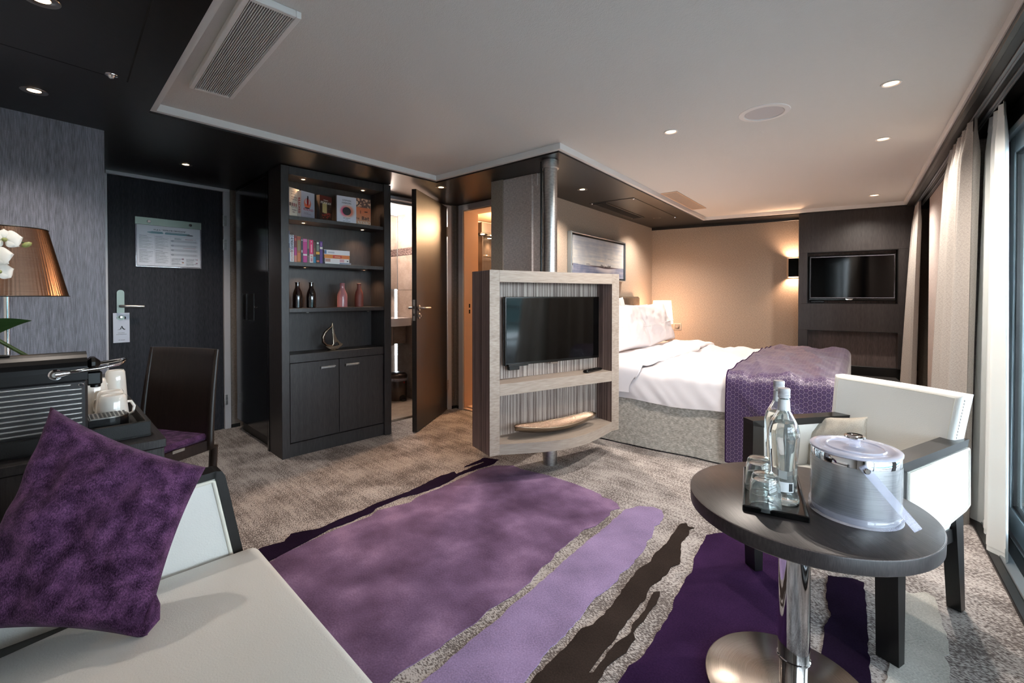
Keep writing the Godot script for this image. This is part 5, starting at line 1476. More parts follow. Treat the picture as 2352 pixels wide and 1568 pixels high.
# ------------------------------------------------------------------ swivelling television cabinet on its column
func build_tv_stand():
	var p := thing("steel_column", "brushed steel column from floor to dark soffit carrying the cabinet", "column", w3(0.265, 0, 3.17))
	var s := st(); cyl(s, Vector3(0, 1.331, 0), Vector3(0, 2.11, 0), 0.049, 48, 0.0005); obj("upper_tube", s, M.brushed, p)
	s = st(); cyl(s, Vector3(0, 0, 0), Vector3(0, 0.181, 0), 0.050, 48, 0.0005); obj("lower_tube", s, M.brushed, p)
	s = st(); cyl(s, Vector3(0, 2.05, 0), Vector3(0, 2.1095, 0), 0.062, 48, 0.003); obj("collar", s, M.brushed, p)
	s = st(); cyl(s, Vector3(-0.062, 1.331, 0.01), Vector3(-0.062, 2.10, 0.01), 0.008, 12, 0.001); obj("cable_tube", s, M.black, p)
	var o := w3(-0.137, 0, 2.78)
	var c := thing("tv_cabinet", "pale striped wood swivel television cabinet with bowed bottom shelf on the steel column", "cabinet", o, 32)
	var W := 1.095
	var D := 0.235
	var a := 0.072
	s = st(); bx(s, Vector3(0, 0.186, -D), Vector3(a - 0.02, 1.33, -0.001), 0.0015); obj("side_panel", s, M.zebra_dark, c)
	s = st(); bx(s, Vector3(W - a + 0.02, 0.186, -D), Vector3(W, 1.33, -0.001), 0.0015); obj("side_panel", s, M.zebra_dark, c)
	s = st(); bx(s, Vector3(a - 0.02, 1.275, -D), Vector3(W - a + 0.02, 1.33, -0.001), 0.0015); obj("top_panel", s, M.pale_h, c)
	s = st(); bx(s, Vector3(a - 0.02, 0.20, -D), Vector3(W - a + 0.02, 1.275, -0.16), 0.0); obj("back_panel", s, M.zebra, c)
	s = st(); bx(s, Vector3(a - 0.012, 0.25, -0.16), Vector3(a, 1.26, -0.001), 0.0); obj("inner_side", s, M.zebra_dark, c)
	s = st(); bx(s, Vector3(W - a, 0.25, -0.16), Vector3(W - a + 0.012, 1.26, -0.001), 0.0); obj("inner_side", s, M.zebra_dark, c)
	s = st(); bx(s, Vector3(0, 0.183, -0.006), Vector3(a, 1.332, 0.0), 0.001); obj("front_stile", s, M.pale, c)
	s = st(); bx(s, Vector3(W - a, 0.183, -0.006), Vector3(W, 1.332, 0.0), 0.001); obj("front_stile", s, M.pale, c)
	s = st(); bx(s, Vector3(a, 1.258, -0.03), Vector3(W - a, 1.332, 0.0), 0.001); obj("front_rail", s, M.pale_h, c)
	s = st(); bx(s, Vector3(a, 0.548, -0.16), Vector3(W - a, 0.622, 0.0), 0.001); obj("middle_shelf", s, M.pale_h, c)
	# bowed shelf
	var pts := []
	for k in 25:
		var u := k / 24.0
		pts.append(Vector2(lerp(W - a, a, u), -(0.135 * sin(PI * u) * (0.86 + 0.14 * sin(PI * u)))))
	pts.append(Vector2(a, 0.16)); pts.append(Vector2(W - a, 0.16))
	s = st(); prism(s, pts, 0.066, Transform3D(Basis(Vector3(1, 0, 0), Vector3(0, 0, -1), Vector3(0, 1, 0)), Vector3(0, 0.182, 0)))
	obj("bowed_shelf", s, M.pale_h, c)
	s = st(); cyl(s, Vector3(0.5475, 0.168, -0.1175), Vector3(0.5475, 0.183, -0.1175), 0.09, 32); obj("pivot_plate", s, M.black, c)
	# television
	var tv := thing("television", "flat black television mounted in the pale wood cabinet", "television", o, 32)
	s = st(); bx(s, Vector3(0.172, 0.713, -0.135), Vector3(0.992, 1.166, -0.102), 0.003); bx(s, Vector3(0.40, 0.80, -0.16), Vector3(0.75, 1.08, -0.13), 0.004); obj("casing", s, M.tv_black, tv)
	s = st(); bx(s, Vector3(0.182, 0.730, -0.103), Vector3(0.984, 1.158, -0.1005), 0.0008); obj("screen", s, M.screen, tv)
	s = st(); bx(s, Vector3(0.548, 0.700, -0.118), Vector3(0.612, 0.714, -0.106), 0.003); obj("badge", s, M.chrome, tv)
	var rc := thing("receiver_box", "small black receiver box hanging under the left of the cabinet television", "receiver", o, 32)
	s = st(); bx(s, Vector3(0.188, 0.708, -0.10), Vector3(0.345, 0.724, -0.085), 0.002); obj("bar", s, M.black_plastic, rc)
	s = st(); bx(s, Vector3(0.203, 0.683, -0.13), Vector3(0.285, 0.712, -0.10), 0.003); obj("body", s, M.black_plastic, rc)
	# remote control on the middle shelf
	var rm := thing("remote_control", "black remote control on the middle shelf of the pale cabinet", "remote", c.transform * Vector3(0.895, 0.6235, -0.065), 32 + 16)
	s = st(); bx(s, Vector3(-0.10, 0, -0.022), Vector3(0.10, 0.017, 0.022), 0.006); obj("body", s, M.black_plastic, rm)
	s = st()
	for i in 9:
		for j in 3: box(s, Vector3(-0.08 + i * 0.019, 0.0175, -0.012 + j * 0.012), Vector3(0.011, 0.003, 0.007), 0.001)
	obj("buttons", s, M.machine, rm).set_meta("kind", "stuff")
	# hammered boat-shaped dish
	var ds := thing("metal_dish", "long boat-shaped hammered metal dish on the bowed shelf", "dish", c.transform * Vector3(0.545, 0.2485, -0.03), 32)
	s = st()
	var L := 0.345
	var f := func(u, v, off):
		var x: float = (u * 2.0 - 1.0) * L
		var k: float = sqrt(max(0.0, 1.0 - pow(abs(x / L), 1.9)))
		var w: float = 0.085 * k
		var q: float = v * 2.0 - 1.0
		var rise: float = 0.060 * pow(abs(x / L), 2.0)
		return Vector3(x, 0.004 + off + rise * 0.9 + 0.050 * q * q * (0.35 + 0.65 * k), q * w)
	surf(s, 60, 16, func(u, v): return f.call(u, 1.0 - v, 0.004), 1, 1)
	obj("inner_bowl", s, M.hammered, ds)
	s = st(); surf(s, 60, 16, func(u, v): return f.call(u, v, 0.0), 1, 1)
	obj("outer_bowl", s, M.pewter, ds)
	s = st()
	var rp := []
	for k in 61: rp.append(f.call(k / 60.0, 1.0, 0.003))
	for k in range(59, 0, -1): rp.append(f.call(k / 60.0, 0.0, 0.003))
	tube(s, rp, 0.0035, 6, true)
	obj("rim", s, M.pewter, ds)

# ------------------------------------------------------------------ entry door
func build_entry():
	var d := struct_node("door_1", w3(-3.029, 0, 3.399), 50.4)
	var s := st(); bx(s, Vector3(0.0, 2.085, -0.06), Vector3(0.826, 2.112, 0.014), 0.002); bx(s, Vector3(0.776, 0, -0.06), Vector3(0.826, 2.085, 0.014), 0.002); bx(s, Vector3(-0.03, 0, -0.06), Vector3(0.008, 2.085, 0.014), 0.002); obj("door_frame", s, M.frame_grey, d)
	s = st(); bx(s, Vector3(0.012, 0.006, -0.05), Vector3(0.774, 2.083, -0.004), 0.002); obj("door_leaf", s, M.door, d)
	for y in [1.83, 1.62, 0.257]:
		s = st(); cyl(s, Vector3(0.778, y - 0.05, 0.004), Vector3(0.778, y + 0.05, 0.004), 0.009, 14, 0.002); bx(s, Vector3(0.78, y - 0.045, 0.0), Vector3(0.80, y + 0.045, 0.017), 0.001); obj("hinge", s, M.brushed, d)
	# handle plate with round top, lever
	s = st()
	var pl := []
	for k in 17: pl.append(Vector2(0.079 + 0.0225 * cos(PI * k / 16.0), 1.195 + 0.0225 * sin(PI * k / 16.0)))
	pl.append(Vector2(0.0565, 0.93)); pl.append(Vector2(0.1015, 0.93))
	prism(s, pl, 0.012, Transform3D(Basis(), Vector3(0, 0, -0.004))); obj("handle_plate", s, M.plate_steel, d)
	s = st(); tube(s, [Vector3(0.079, 1.095, 0.006), Vector3(0.079, 1.095, 0.045), Vector3(0.086, 1.095, 0.056), Vector3(0.10, 1.094, 0.060), Vector3(0.21, 1.090, 0.060)], 0.010, 14); obj("door_handle", s, M.brushed, d)
	s = st(); cyl(s, Vector3(0.079, 1.012, 0.008), Vector3(0.079, 1.012, 0.030), 0.010, 16, 0.002); obj("lock_knob", s, M.steel, d)
	# hanging card
	var o := w3(-3.029, 0, 3.399)
	var t := thing("door_card", "pale grey card hanging from the lock knob of the entry door", "card", o, 50.4)
	s = st()
	# body below the oval hole, and a frame round it
	var N := 20
	var cx := 0.081; var cy := 1.006; var rx := 0.028; var ry := 0.018
	var out := []
	var x0 := 0.033; var x1 := 0.130; var y0 := 0.818; var y1 := 1.043
	bx(s, Vector3(x0, y0, 0.012), Vector3(x1, cy - ry, 0.0132), 0); bx(s, Vector3(x0, cy + ry, 0.012), Vector3(x1, y1, 0.0132), 0)
	for k in N:
		var ya: float = cy - ry + 2 * ry * k / N
		var yb2: float = cy - ry + 2 * ry * (k + 1) / N
		var hw: float = rx * sqrt(max(0.0, 1.0 - pow(((ya + yb2) / 2 - cy) / ry, 2)))
		bx(s, Vector3(x0, ya, 0.012), Vector3(cx - hw, yb2, 0.0132), 0); bx(s, Vector3(cx + hw, ya, 0.012), Vector3(x1, yb2, 0.0132), 0)
	obj("card_sheet", s, M.card, t)
	s = st()
	var z := Transform3D(Basis(), Vector3(0, 0, 0.0132))
	prism(s, [Vector2(0.055, 0.913), Vector2(0.073, 0.921), Vector2(0.083, 0.944), Vector2(0.086, 0.944), Vector2(0.092, 0.929), Vector2(0.101, 0.919), Vector2(0.104, 0.924), Vector2(0.103, 0.914), Vector2(0.096, 0.915), Vector2(0.088, 0.922), Vector2(0.083, 0.935), Vector2(0.079, 0.924), Vector2(0.090, 0.927), Vector2(0.075, 0.918)], 0.0005, z)
	obj("emblem", s, M.ink_navy, t)
	text("EXPLORING", 0.0055, M.ink_navy, t, Vector3(0.081, 0.891, 0.0134))
	s = st(); bx(s, Vector3(0.050, 0.879, 0.0132), Vector3(0.112, 0.8815, 0.0135), 0); obj("small_print", s, M.ink_grey, t); s = st(); bx(s, Vector3(0.074, 0.836, 0.0132), Vector3(0.102, 0.839, 0.0135), 0); obj("small_print", s, M.ink_grey, t)
	s = st(); prism(s, [Vector2(0.064, 0.835), Vector2(0.068, 0.842), Vector2(0.072, 0.835), Vector2(0.068, 0.837)], 0.0004, z); obj("emblem", s, M.ink_navy, t)
	# safety notice
	t = thing("notice_board", "printed safety notice under a steel clamp bar on the entry door", "notice", o, 50.4)
	s = st(); bx(s, Vector3(0.168, 1.731, -0.004), Vector3(0.610, 1.790, 0.010), 0.002); obj("clamp_bar", s, M.plate_steel, t)
	for x in [0.255, 0.530]:
		s = st(); cyl(s, Vector3(x, 1.759, 0.010), Vector3(x, 1.759, 0.020), 0.012, 20, 0.002); obj("stud", s, M.chrome, t)
	s = st(); quad(s, Vector3(0.181, 1.412, 0.002), Vector3(0.602, 1.412, 0.002), Vector3(0.602, 1.732, 0.002), Vector3(0.181, 1.732, 0.002)); bx(s, Vector3(0.181, 1.412, -0.003), Vector3(0.602, 1.732, 0.0015), 0)
	mk("notice", Color(1, 1, 1), 0.35, {tex = "notice", uv = true}); obj("printed_sheet", s, M.notice, t)
	s = st(); bx(s, Vector3(0.174, 1.403, 0.004), Vector3(0.608, 1.735, 0.0055), 0.0005); obj("clear_cover", s, M.clear_sheet, t)
	s = st(); bx(s, Vector3(0.172, 1.401, -0.004), Vector3(0.610, 1.408, 0.007), 0.001); bx(s, Vector3(0.604, 1.408, -0.004), Vector3(0.610, 1.732, 0.007), 0.001); bx(s, Vector3(0.172, 1.408, -0.004), Vector3(0.178, 1.732, 0.007), 0.001); obj("cover_edge", s, M.clear_plastic, t)
	text("m.p.s. \"AVALON ENVISION\"", 0.0125, M.ink, t, Vector3(0.395, 1.700, 0.0022), Vector3.ZERO, "Droid Sans", true)

# ------------------------------------------------------------------ desk with lamp, orchid, coffee machine
func mug_mesh(r0: float, r1: float, h: float) -> SurfaceTool:
	# upside-down cup: wide rim on the tray, narrow foot on top
	var s := st()
	lathe(s, [Vector2(r0 - 0.003, 0), Vector2(r0, 0.001), Vector2(lerp(r0, r1, 0.25), h * 0.35), Vector2(lerp(r0, r1, 0.7), h * 0.75), Vector2(r1, h * 0.95), Vector2(r1 - 0.004, h), Vector2(r1 - 0.008, h), Vector2(r1 - 0.010, h - 0.003), Vector2(0, h - 0.003)], 36)
	return s

func build_desk():
	var o := w3(-1.047, 0, 1.373)
	var deg := 46.0
	var d := thing("desk", "long dark wood desk along the left wall", "desk", o, deg)
	var s := st(); bx(s, Vector3(-0.65, 0.715, -1.66), Vector3(0, 0.74, 0), 0.0015); obj("desktop", s, M.wenge_flat, d)
	s = st(); bx(s, Vector3(-0.65, 0.58, -1.66), Vector3(-0.004, 0.713, -0.004), 0.0015); obj("drawer_front", s, M.wenge, d)
	s = st(); bx(s, Vector3(-0.63, 0.0, -0.035), Vector3(-0.03, 0.58, -0.01), 0.0015); obj("end_panel", s, M.wenge, d)
	s = st(); bx(s, Vector3(-0.63, 0.0, -1.65), Vector3(-0.03, 0.58, -1.61), 0.0015); obj("end_panel", s, M.wenge, d)
	s = st(); bx(s, Vector3(-0.65, 0.0, -1.62), Vector3(-0.60, 0.58, -0.03), 0.0); obj("back_panel", s, M.wenge, d)
	# leather tray
	var t := thing("serving_tray", "black stitched leather tray carrying the coffee machine and white cups", "tray", o, deg)
	s = st()
	bx(s, Vector3(-0.50, 0.7405, -0.56), Vector3(-0.028, 0.748, -0.066), 0.001)
	bx(s, Vector3(-0.50, 0.741, -0.078), Vector3(-0.027, 0.787, -0.066), 0.002); bx(s, Vector3(-0.50, 0.741, -0.56), Vector3(-0.027, 0.787, -0.548), 0.002)
	bx(s, Vector3(-0.039, 0.741, -0.548), Vector3(-0.027, 0.787, -0.078), 0.002); bx(s, Vector3(-0.50, 0.741, -0.548), Vector3(-0.488, 0.787, -0.078), 0.002)
	obj("body", s, M.black_leather, t)
	s = st()
	for k in 92:
		box(s, Vector3(-0.495 + k * 0.0051, 0.784, -0.0655), Vector3(0.0032, 0.0008, 0.001), 0); box(s, Vector3(-0.495 + k * 0.0051, 0.7455, -0.0655), Vector3(0.0032, 0.0008, 0.001), 0)
	for k in 8: box(s, Vector3(-0.0305, 0.748 + k * 0.005, -0.0655), Vector3(0.0008, 0.0032, 0.001), 0)
	obj("stitching", s, M.machine, t).set_meta("kind", "stuff")
	# coffee machine: ribbed side, rounded top, lever loop, drip tray; nose towards +x
	var m := thing("coffee_machine", "black and grey coffee machine with ribbed side on the leather tray", "coffee machine", o, deg)
	var x0 := -0.44; var x1 := -0.168; var za := -0.205; var zb := -0.09
	s = st(); bx(s, Vector3(x0, 0.752, za), Vector3(x1, 0.93, zb), 0.006); obj("body", s, M.ribs, m)
	for k in 12:
		s = st()
		var y := 0.918 - k * 0.0138
		var xa := x0 + 0.02
		var xb := x1 - (0.034 if k == 0 else 0.012)
		cyl(s, Vector3(xa, y, zb - 0.0015), Vector3(xb, y, zb - 0.0015), 0.0034, 10, 0.002)
		obj("rib", s, M.rib_metal, m)
	s = st(); cyl(s, Vector3(x1 - 0.014, 0.916, zb - 0.001), Vector3(x1 - 0.014, 0.916, zb + 0.003), 0.006, 14, 0.0015); obj("screw", s, M.chrome, m)
	# rounded hood
	s = st()
	var hp := []
	for k in 13:
		var a := PI * k / 12.0
		hp.append(Vector2((za + zb) / 2 + 0.0595 * cos(a), 0.955 + 0.052 * sin(a)))
	hp.append(Vector2(za - 0.002, 0.930)); hp.append(Vector2(zb + 0.002, 0.930))
	# prism along x: polygon (z, y)
	prism(s, hp, x1 - x0 + 0.002, Transform3D(Basis(Vector3(0, 0, 1), Vector3(0, 1, 0), Vector3(-1, 0, 0)), Vector3(x1, 0, 0)))
	obj("hood", s, M.machine, m)
	s = st(); bx(s, Vector3(x0 + 0.05, 1.0055, -0.165), Vector3(x0 + 0.12, 1.009, -0.130), 0.002); obj("button_plate", s, M.black_plastic, m)
	s = st(); bx(s, Vector3(x1 - 0.002, 0.952, -0.180), Vector3(x1 + 0.030, 0.988, -0.115), 0.012); bx(s, Vector3(x1 - 0.002, 0.905, -0.170), Vector3(x1 + 0.034, 0.946, -0.125), 0.005); cyl(s, Vector3(x1 + 0.020, 0.897, -0.148), Vector3(x1 + 0.020, 0.91, -0.148), 0.012, 16); obj("nose", s, M.black_plastic, m)
	s = st()
	tube(s, [Vector3(-0.234, 0.951, zb + 0.004), Vector3(-0.20, 0.955, zb + 0.005), Vector3(-0.14, 0.960, zb + 0.006), Vector3(-0.10, 0.966, zb - 0.004), Vector3(-0.084, 0.971, zb - 0.030), Vector3(-0.080, 0.974, -0.148), Vector3(-0.084, 0.971, za + 0.030), Vector3(-0.10, 0.966, za + 0.004), Vector3(-0.14, 0.960, za - 0.006), Vector3(-0.234, 0.951, za - 0.004)], 0.0048, 10)
	cyl(s, Vector3(-0.234, 0.951, zb), Vector3(-0.234, 0.951, zb + 0.008), 0.015, 20, 0.003)
	tube(s, [Vector3(-0.234, 0.951, zb + 0.005), Vector3(-0.205, 0.954, zb + 0.005)], [0.013, 0.006], 12)
	obj("lever", s, M.chrome, m)
	s = st(); cyl(s, Vector3(-0.234, 0.951, zb + 0.008), Vector3(-0.234, 0.951, zb + 0.0095), 0.008, 16, 0.001); obj("lever_screw", s, M.steel, m)
	s = st()
	var dp := []
	for k in 13:
		var a := -PI / 2 + PI * k / 12.0
		dp.append(Vector2(-0.120 + 0.048 * cos(a), 0.148 + 0.047 * sin(a)))
	dp.append(Vector2(-0.166, 0.195)); dp.append(Vector2(-0.166, 0.101))
	prism(s, dp, 0.036, Transform3D(PLAN.basis, Vector3(0, 0.768, 0))); obj("drip_tray", s, M.black_plastic, m)
	s = st()
	prism(s, dp.map(func(p): return Vector2(lerp(-0.12, p.x, 0.94), lerp(0.148, p.y, 0.94))), 0.003, Transform3D(PLAN.basis, Vector3(0, 0.8045, 0))); obj("drip_grid", s, M.steel, m)
	s = st()
	for i in 9:
		for j in 4: box(s, Vector3(-0.158 + i * 0.0095, 0.8078, -0.118 - j * 0.020), Vector3(0.0055, 0.001, 0.012), 0)
	obj("drip_slots", s, M.black, m).set_meta("kind", "stuff")
	# cups upside down
	var cups := [[-0.100, -0.262, 0.043, 0.034, 0.100, "nearest low white cup turned upside down beside the drip tray"], [-0.098, -0.352, 0.043, 0.034, 0.100, "second low white cup turned upside down behind the nearest one"], [-0.135, -0.445, 0.047, 0.032, 0.135, "tall white cup turned upside down at the middle of the tray"], [-0.235, -0.43, 0.047, 0.032, 0.135, "tall white cup half hidden behind the coffee machine nose"], [-0.072, -0.508, 0.035, 0.028, 0.150, "white cup at the back corner of the leather tray"]]
	for c in cups:
		var q := thing("coffee_cup", c[5], "cup", d.transform * Vector3(c[0], 0.7482, c[1]), deg, "white cups turned upside down on the tray")
		obj("body", mug_mesh(c[2], c[3], c[4]), M.ceramic, q)
		s = st(); tube(s, [Vector3(c[2] * 0.93, c[4] * 0.25, 0), Vector3(c[2] + 0.016, c[4] * 0.30, 0), Vector3(c[2] + 0.020, c[4] * 0.5, 0), Vector3(c[2] + 0.010, c[4] * 0.68, 0), Vector3(c[2] * 0.86, c[4] * 0.70, 0)], 0.0045, 10)
		var hn := obj("cup_handle", s, M.ceramic, q)
		hn.rotation_degrees.y = 25.0 if c[1] > -0.3 else (130.0 if c[1] > -0.4 else 215.0)
	var sc := thing("saucer", "white saucer with spoon tucked behind the drip tray", "saucer", d.transform * Vector3(-0.195, 0.7482, -0.30), deg)
	s = st(); lathe(s, [Vector2(0, 0), Vector2(0.03, 0), Vector2(0.056, 0.010), Vector2(0.058, 0.012), Vector2(0.03, 0.005), Vector2(0, 0.004)], 32); obj("plate", s, M.ceramic, sc)
	s = st(); tube(s, [Vector3(-0.04, 0.014, 0.02), Vector3(0.02, 0.016, 0.0), Vector3(0.055, 0.022, -0.015)], [0.004, 0.0025, 0.002], 8, false, Vector2(0.5, 1.4)); obj("spoon", s, M.chrome, sc)
	# lamp
	var lm := thing("desk_lamp", "desk lamp with copper tinted pleated shade on a chrome stem", "lamp", d.transform * Vector3(-0.355, 0.74, -1.0), deg)
	s = st(); lathe(s, [Vector2(0, 0), Vector2(0.095, 0), Vector2(0.098, 0.004), Vector2(0.095, 0.012), Vector2(0.015, 0.018), Vector2(0, 0.018)], 40); obj("base", s, M.chrome, lm)
	s = st(); cyl(s, Vector3(0, 0.015, 0), Vector3(0, 0.62, 0), 0.0085, 20); obj("stem", s, M.chrome, lm)
	s = st()
	var nf := 96
	for k in nf:
		for e in 1:
			var a0 := TAU * k / nf; var a1 := TAU * (k + 0.5) / nf; var a2 := TAU * (k + 1) / nf
			var R0 := 0.179; var R1 := 0.119
			for pr in [[a0, a1, 1.0, 0.988], [a1, a2, 0.988, 1.0]]:
				var P := func(a, rr, y): return Vector3(rr * cos(a), y, -rr * sin(a))
				quad(s, P.call(pr[0], R0 * pr[2], 0.43), P.call(pr[1], R0 * pr[3], 0.43), P.call(pr[1], R1 * pr[3], 0.70), P.call(pr[0], R1 * pr[2], 0.70), 0)
	obj("shade", s, M.copper, lm)
	s = st(); tube(s, range(48).map(func(k): return Vector3(0.1795 * cos(TAU * k / 48), 0.43, -0.1795 * sin(TAU * k / 48))), 0.002, 6, true); tube(s, range(48).map(func(k): return Vector3(0.1195 * cos(TAU * k / 48), 0.70, -0.1195 * sin(TAU * k / 48))), 0.002, 6, true)
	obj("shade_rim", s, M.black, lm)
	s = st(); lathe(s, [Vector2(0, 0.59), Vector2(0.02, 0.60), Vector2(0.028, 0.625), Vector2(0.018, 0.65), Vector2(0, 0.655)], 16); obj("bulb", s, M.porcelain, lm)
	# orchid
	var oc := thing("orchid", "white orchid with green leaves behind the coffee machine at the left edge", "orchid", d.transform * Vector3(-0.43, 0.74, -0.72), deg)
	s = st(); lathe(s, [Vector2(0, 0), Vector2(0.05, 0), Vector2(0.062, 0.11), Vector2(0.058, 0.115), Vector2(0.055, 0.10), Vector2(0, 0.10)], 32); obj("pot", s, M.porcelain, oc)
	var leafm := func(base: Vector3, tip: Vector3, w: float, sag: float, tilt: float):
		var ss := st()
		var ax := (tip - base)
		var sd := ax.cross(Vector3.UP).normalized().rotated(ax.normalized(), tilt)
		for back in [0, 1]:
			var fn := func(u, v):
				var k: float = sin(PI * pow(u, 0.75)) * w
				var q: float = v * 2.0 - 1.0
				return base + ax * u + Vector3(0, sag * 4.0 * u * (1.0 - u) + abs(q) * k * 0.28 - back * 0.0015, 0) + sd * q * k
			if back == 0: surf(ss, 18, 8, func(u, v): return fn.call(u, 1.0 - v))
			else: surf(ss, 18, 8, fn)
		obj("leaf", ss, M.leaf, oc)
	leafm.call(Vector3(-0.06, 0.235, 0.0), Vector3(0.146, 0.342, 0.03), 0.036, 0.022, -0.95)
	leafm.call(Vector3(0.0, 0.11, 0.02), Vector3(-0.20, 0.20, 0.08), 0.034, 0.05, 0.0)
	leafm.call(Vector3(0.01, 0.11, -0.02), Vector3(0.16, 0.17, -0.10), 0.03, 0.05, 0.0)
	s = st(); tube(s, [Vector3(0.17, 0.185, 0.03), Vector3(0.13, 0.217, 0.03), Vector3(0.066, 0.275, 0.03), Vector3(-0.03, 0.36, 0.03), Vector3(-0.09, 0.50, 0.02), Vector3(-0.04, 0.63, 0.02), Vector3(0.05, 0.655, 0.02), Vector3(0.13, 0.622, 0.02)], [0.004, 0.006, 0.006, 0.005, 0.004, 0.0035, 0.003, 0.002], 8); tube(s, [Vector3(0.0, 0.09, 0.0), Vector3(-0.02, 0.2, 0.01), Vector3(-0.06, 0.36, 0.03)], 0.005, 8); obj("stem", s, M.stem, oc)
	s = st(); lathe(s, [Vector2(0, -0.016), Vector2(0.007, -0.010), Vector2(0.0095, 0.0), Vector2(0.007, 0.010), Vector2(0, 0.016)], 14, Transform3D(Basis(Vector3(0, 0, 1), -1.0), Vector3(0.136, 0.616, 0.02))); obj("bud", s, M.bud, oc)
	for fl in [[Vector3(0.082, 0.628, 0.035), 0.0, 0.95], [Vector3(0.058, 0.565, 0.05), -25.0, 1.0], [Vector3(0.0, 0.60, 0.05), 15.0, 1.0], [Vector3(0.066, 0.515, 0.06), 20.0, 0.9]]:
		var fx := Transform3D(Basis(Vector3.UP, deg_to_rad(5 + fl[1])) * Basis(Vector3.RIGHT, -0.25) * Basis.from_scale(Vector3.ONE * fl[2]), fl[0])
		s = st()
		for pt in [[90.0, 0.040, 0.020], [210.0, 0.040, 0.019], [330.0, 0.040, 0.019], [165.0, 0.046, 0.032], [15.0, 0.046, 0.032]]:
			var a := deg_to_rad(pt[0])
			var dx := Vector3(cos(a), sin(a), 0)
			var sd := Vector3(-sin(a), cos(a), 0)
			for back in [0, 1]:
				var fn := func(u, v):
					var q: float = v * 2.0 - 1.0
					var k: float = sin(PI * pow(u, 0.8)) * pt[2]
					return fx * (dx * (0.004 + u * pt[1]) + sd * q * k + Vector3(0, 0, 0.012 * u * (1.0 - u) * 2.0 - 0.006 * q * q - (0.001 if back else 0.0) + (0.003 if pt[2] > 0.03 else 0.0)))
				if back == 0: surf(s, 10, 6, fn)
				else: surf(s, 10, 6, func(u, v): return fn.call(u, 1.0 - v))
		var pe := obj("flower", s, M.petal, oc)
		s = st(); lathe(s, [Vector2(0, 0), Vector2(0.006, 0.002), Vector2(0.008, 0.010), Vector2(0.004, 0.016), Vector2(0, 0.017)], 12, fx * Transform3D(Basis(Vector3.RIGHT, PI / 2), Vector3(0, -0.004, 0.004))); obj("lip", s, M.bud, pe)
	# desk chair: back towards the door, seat towards the camera
	var c := thing("desk_chair", "dark wood chair with curved back and purple seat pad at the desk", "chair", w3(-1.985, 0, 2.415), -15)
	var W := 0.45
	s = st()
	var bk := func(u, v, off):
		var y: float = lerp(0.40, 0.893, v)
		var x: float = W * u
		var taper: float = (1.0 - v) * 0.012
		var z: float = -0.035 - 0.055 * pow(v, 1.4) + 0.030 * pow(u * 2.0 - 1.0, 2.0) * 1.0 + off
		return Vector3(lerp(-taper, W + taper, u), y, z)
	surf(s, 20, 14, func(u, v): return bk.call(u, v, 0.0)); surf(s, 20, 14, func(u, v): return bk.call(1.0 - u, v, -0.014)); surf(s, 20, 1, func(u, v): return bk.call(u, 1.0, -0.014 * v)); surf(s, 20, 1, func(u, v): return bk.call(1.0 - u, 0.0, -0.014 * v))
	obj("backrest", s, M.chairwood, c)
	for sx in [0.0, 1.0]:
		s = st()
		var pts := []
		for k in 15: pts.append(bk.call(sx, k / 14.0, -0.008) + Vector3(0.006 if sx == 0.0 else -0.004, 0, 0))
		pts.push_front(Vector3(W * sx, 0.40, -0.042)); pts.push_front(Vector3(W * sx, 0.20, -0.030)); pts.push_front(Vector3(W * sx, 0.0, -0.06))
		var rr := []
		for k in pts.size(): rr.append(0.017 if k < 4 else lerp(0.016, 0.009, (k - 4) / 14.0))
		tube(s, pts, rr, 8, false, Vector2(1.25, 1.0)); obj("leg", s, M.chairwood, c)
		s = st(); tube(s, [Vector3(lerp(0.015, W - 0.015, sx), 0.0, 0.385), Vector3(lerp(0.01, W - 0.01, sx), 0.41, 0.375)], [0.014, 0.019], 8, false, Vector2(1.2, 1.0)); obj("leg", s, M.chairwood, c)
		s = st(); bx(s, Vector3(lerp(-0.006, W - 0.018, sx), 0.385, -0.03), Vector3(lerp(0.018, W + 0.006, sx), 0.437, 0.37), 0.003); obj("seat_rail", s, M.chairwood, c)
	s = st(); bx(s, Vector3(0, 0.385, 0.365), Vector3(W, 0.437, 0.385), 0.003); obj("seat_rail", s, M.chairwood, c)
	s = st(); bx(s, Vector3(0.012, 0.43, -0.03), Vector3(W - 0.012, 0.468, 0.375), 0.016); obj("seat", s, M.velvet, c)
	s = st(); bx(s, Vector3(W + 0.004, 0.428, 0.12), Vector3(W + 0.008, 0.442, 0.18), 0.001); obj("fabric_tag", s, M.taupe, c)

# ------------------------------------------------------------------ rug
func flat_poly(p: Array) -> Array:
	var o := []
	for i in range(0, p.size(), 2): o.append(Vector2(p[i], p[i + 1]))
	return o

# break straight runs into short uneven steps, as tufted edges are
func rough(poly: Array, sd: int) -> Array:
	var r := RandomNumberGenerator.new()
	r.seed = sd
	var o := []
	var n := poly.size()
	for i in n:
		var a: Vector2 = poly[i]
		var b: Vector2 = poly[(i + 1) % n]
		o.append(a)
		var L := (b - a).length()
		var k := int(L / 0.022)
		var nr := (b - a).normalized().orthogonal()
		if L > 0.9: continue
		for j in range(1, k): o.append(a.lerp(b, float(j) / k) + nr * r.randf_range(-0.0035, 0.0035))
	return o

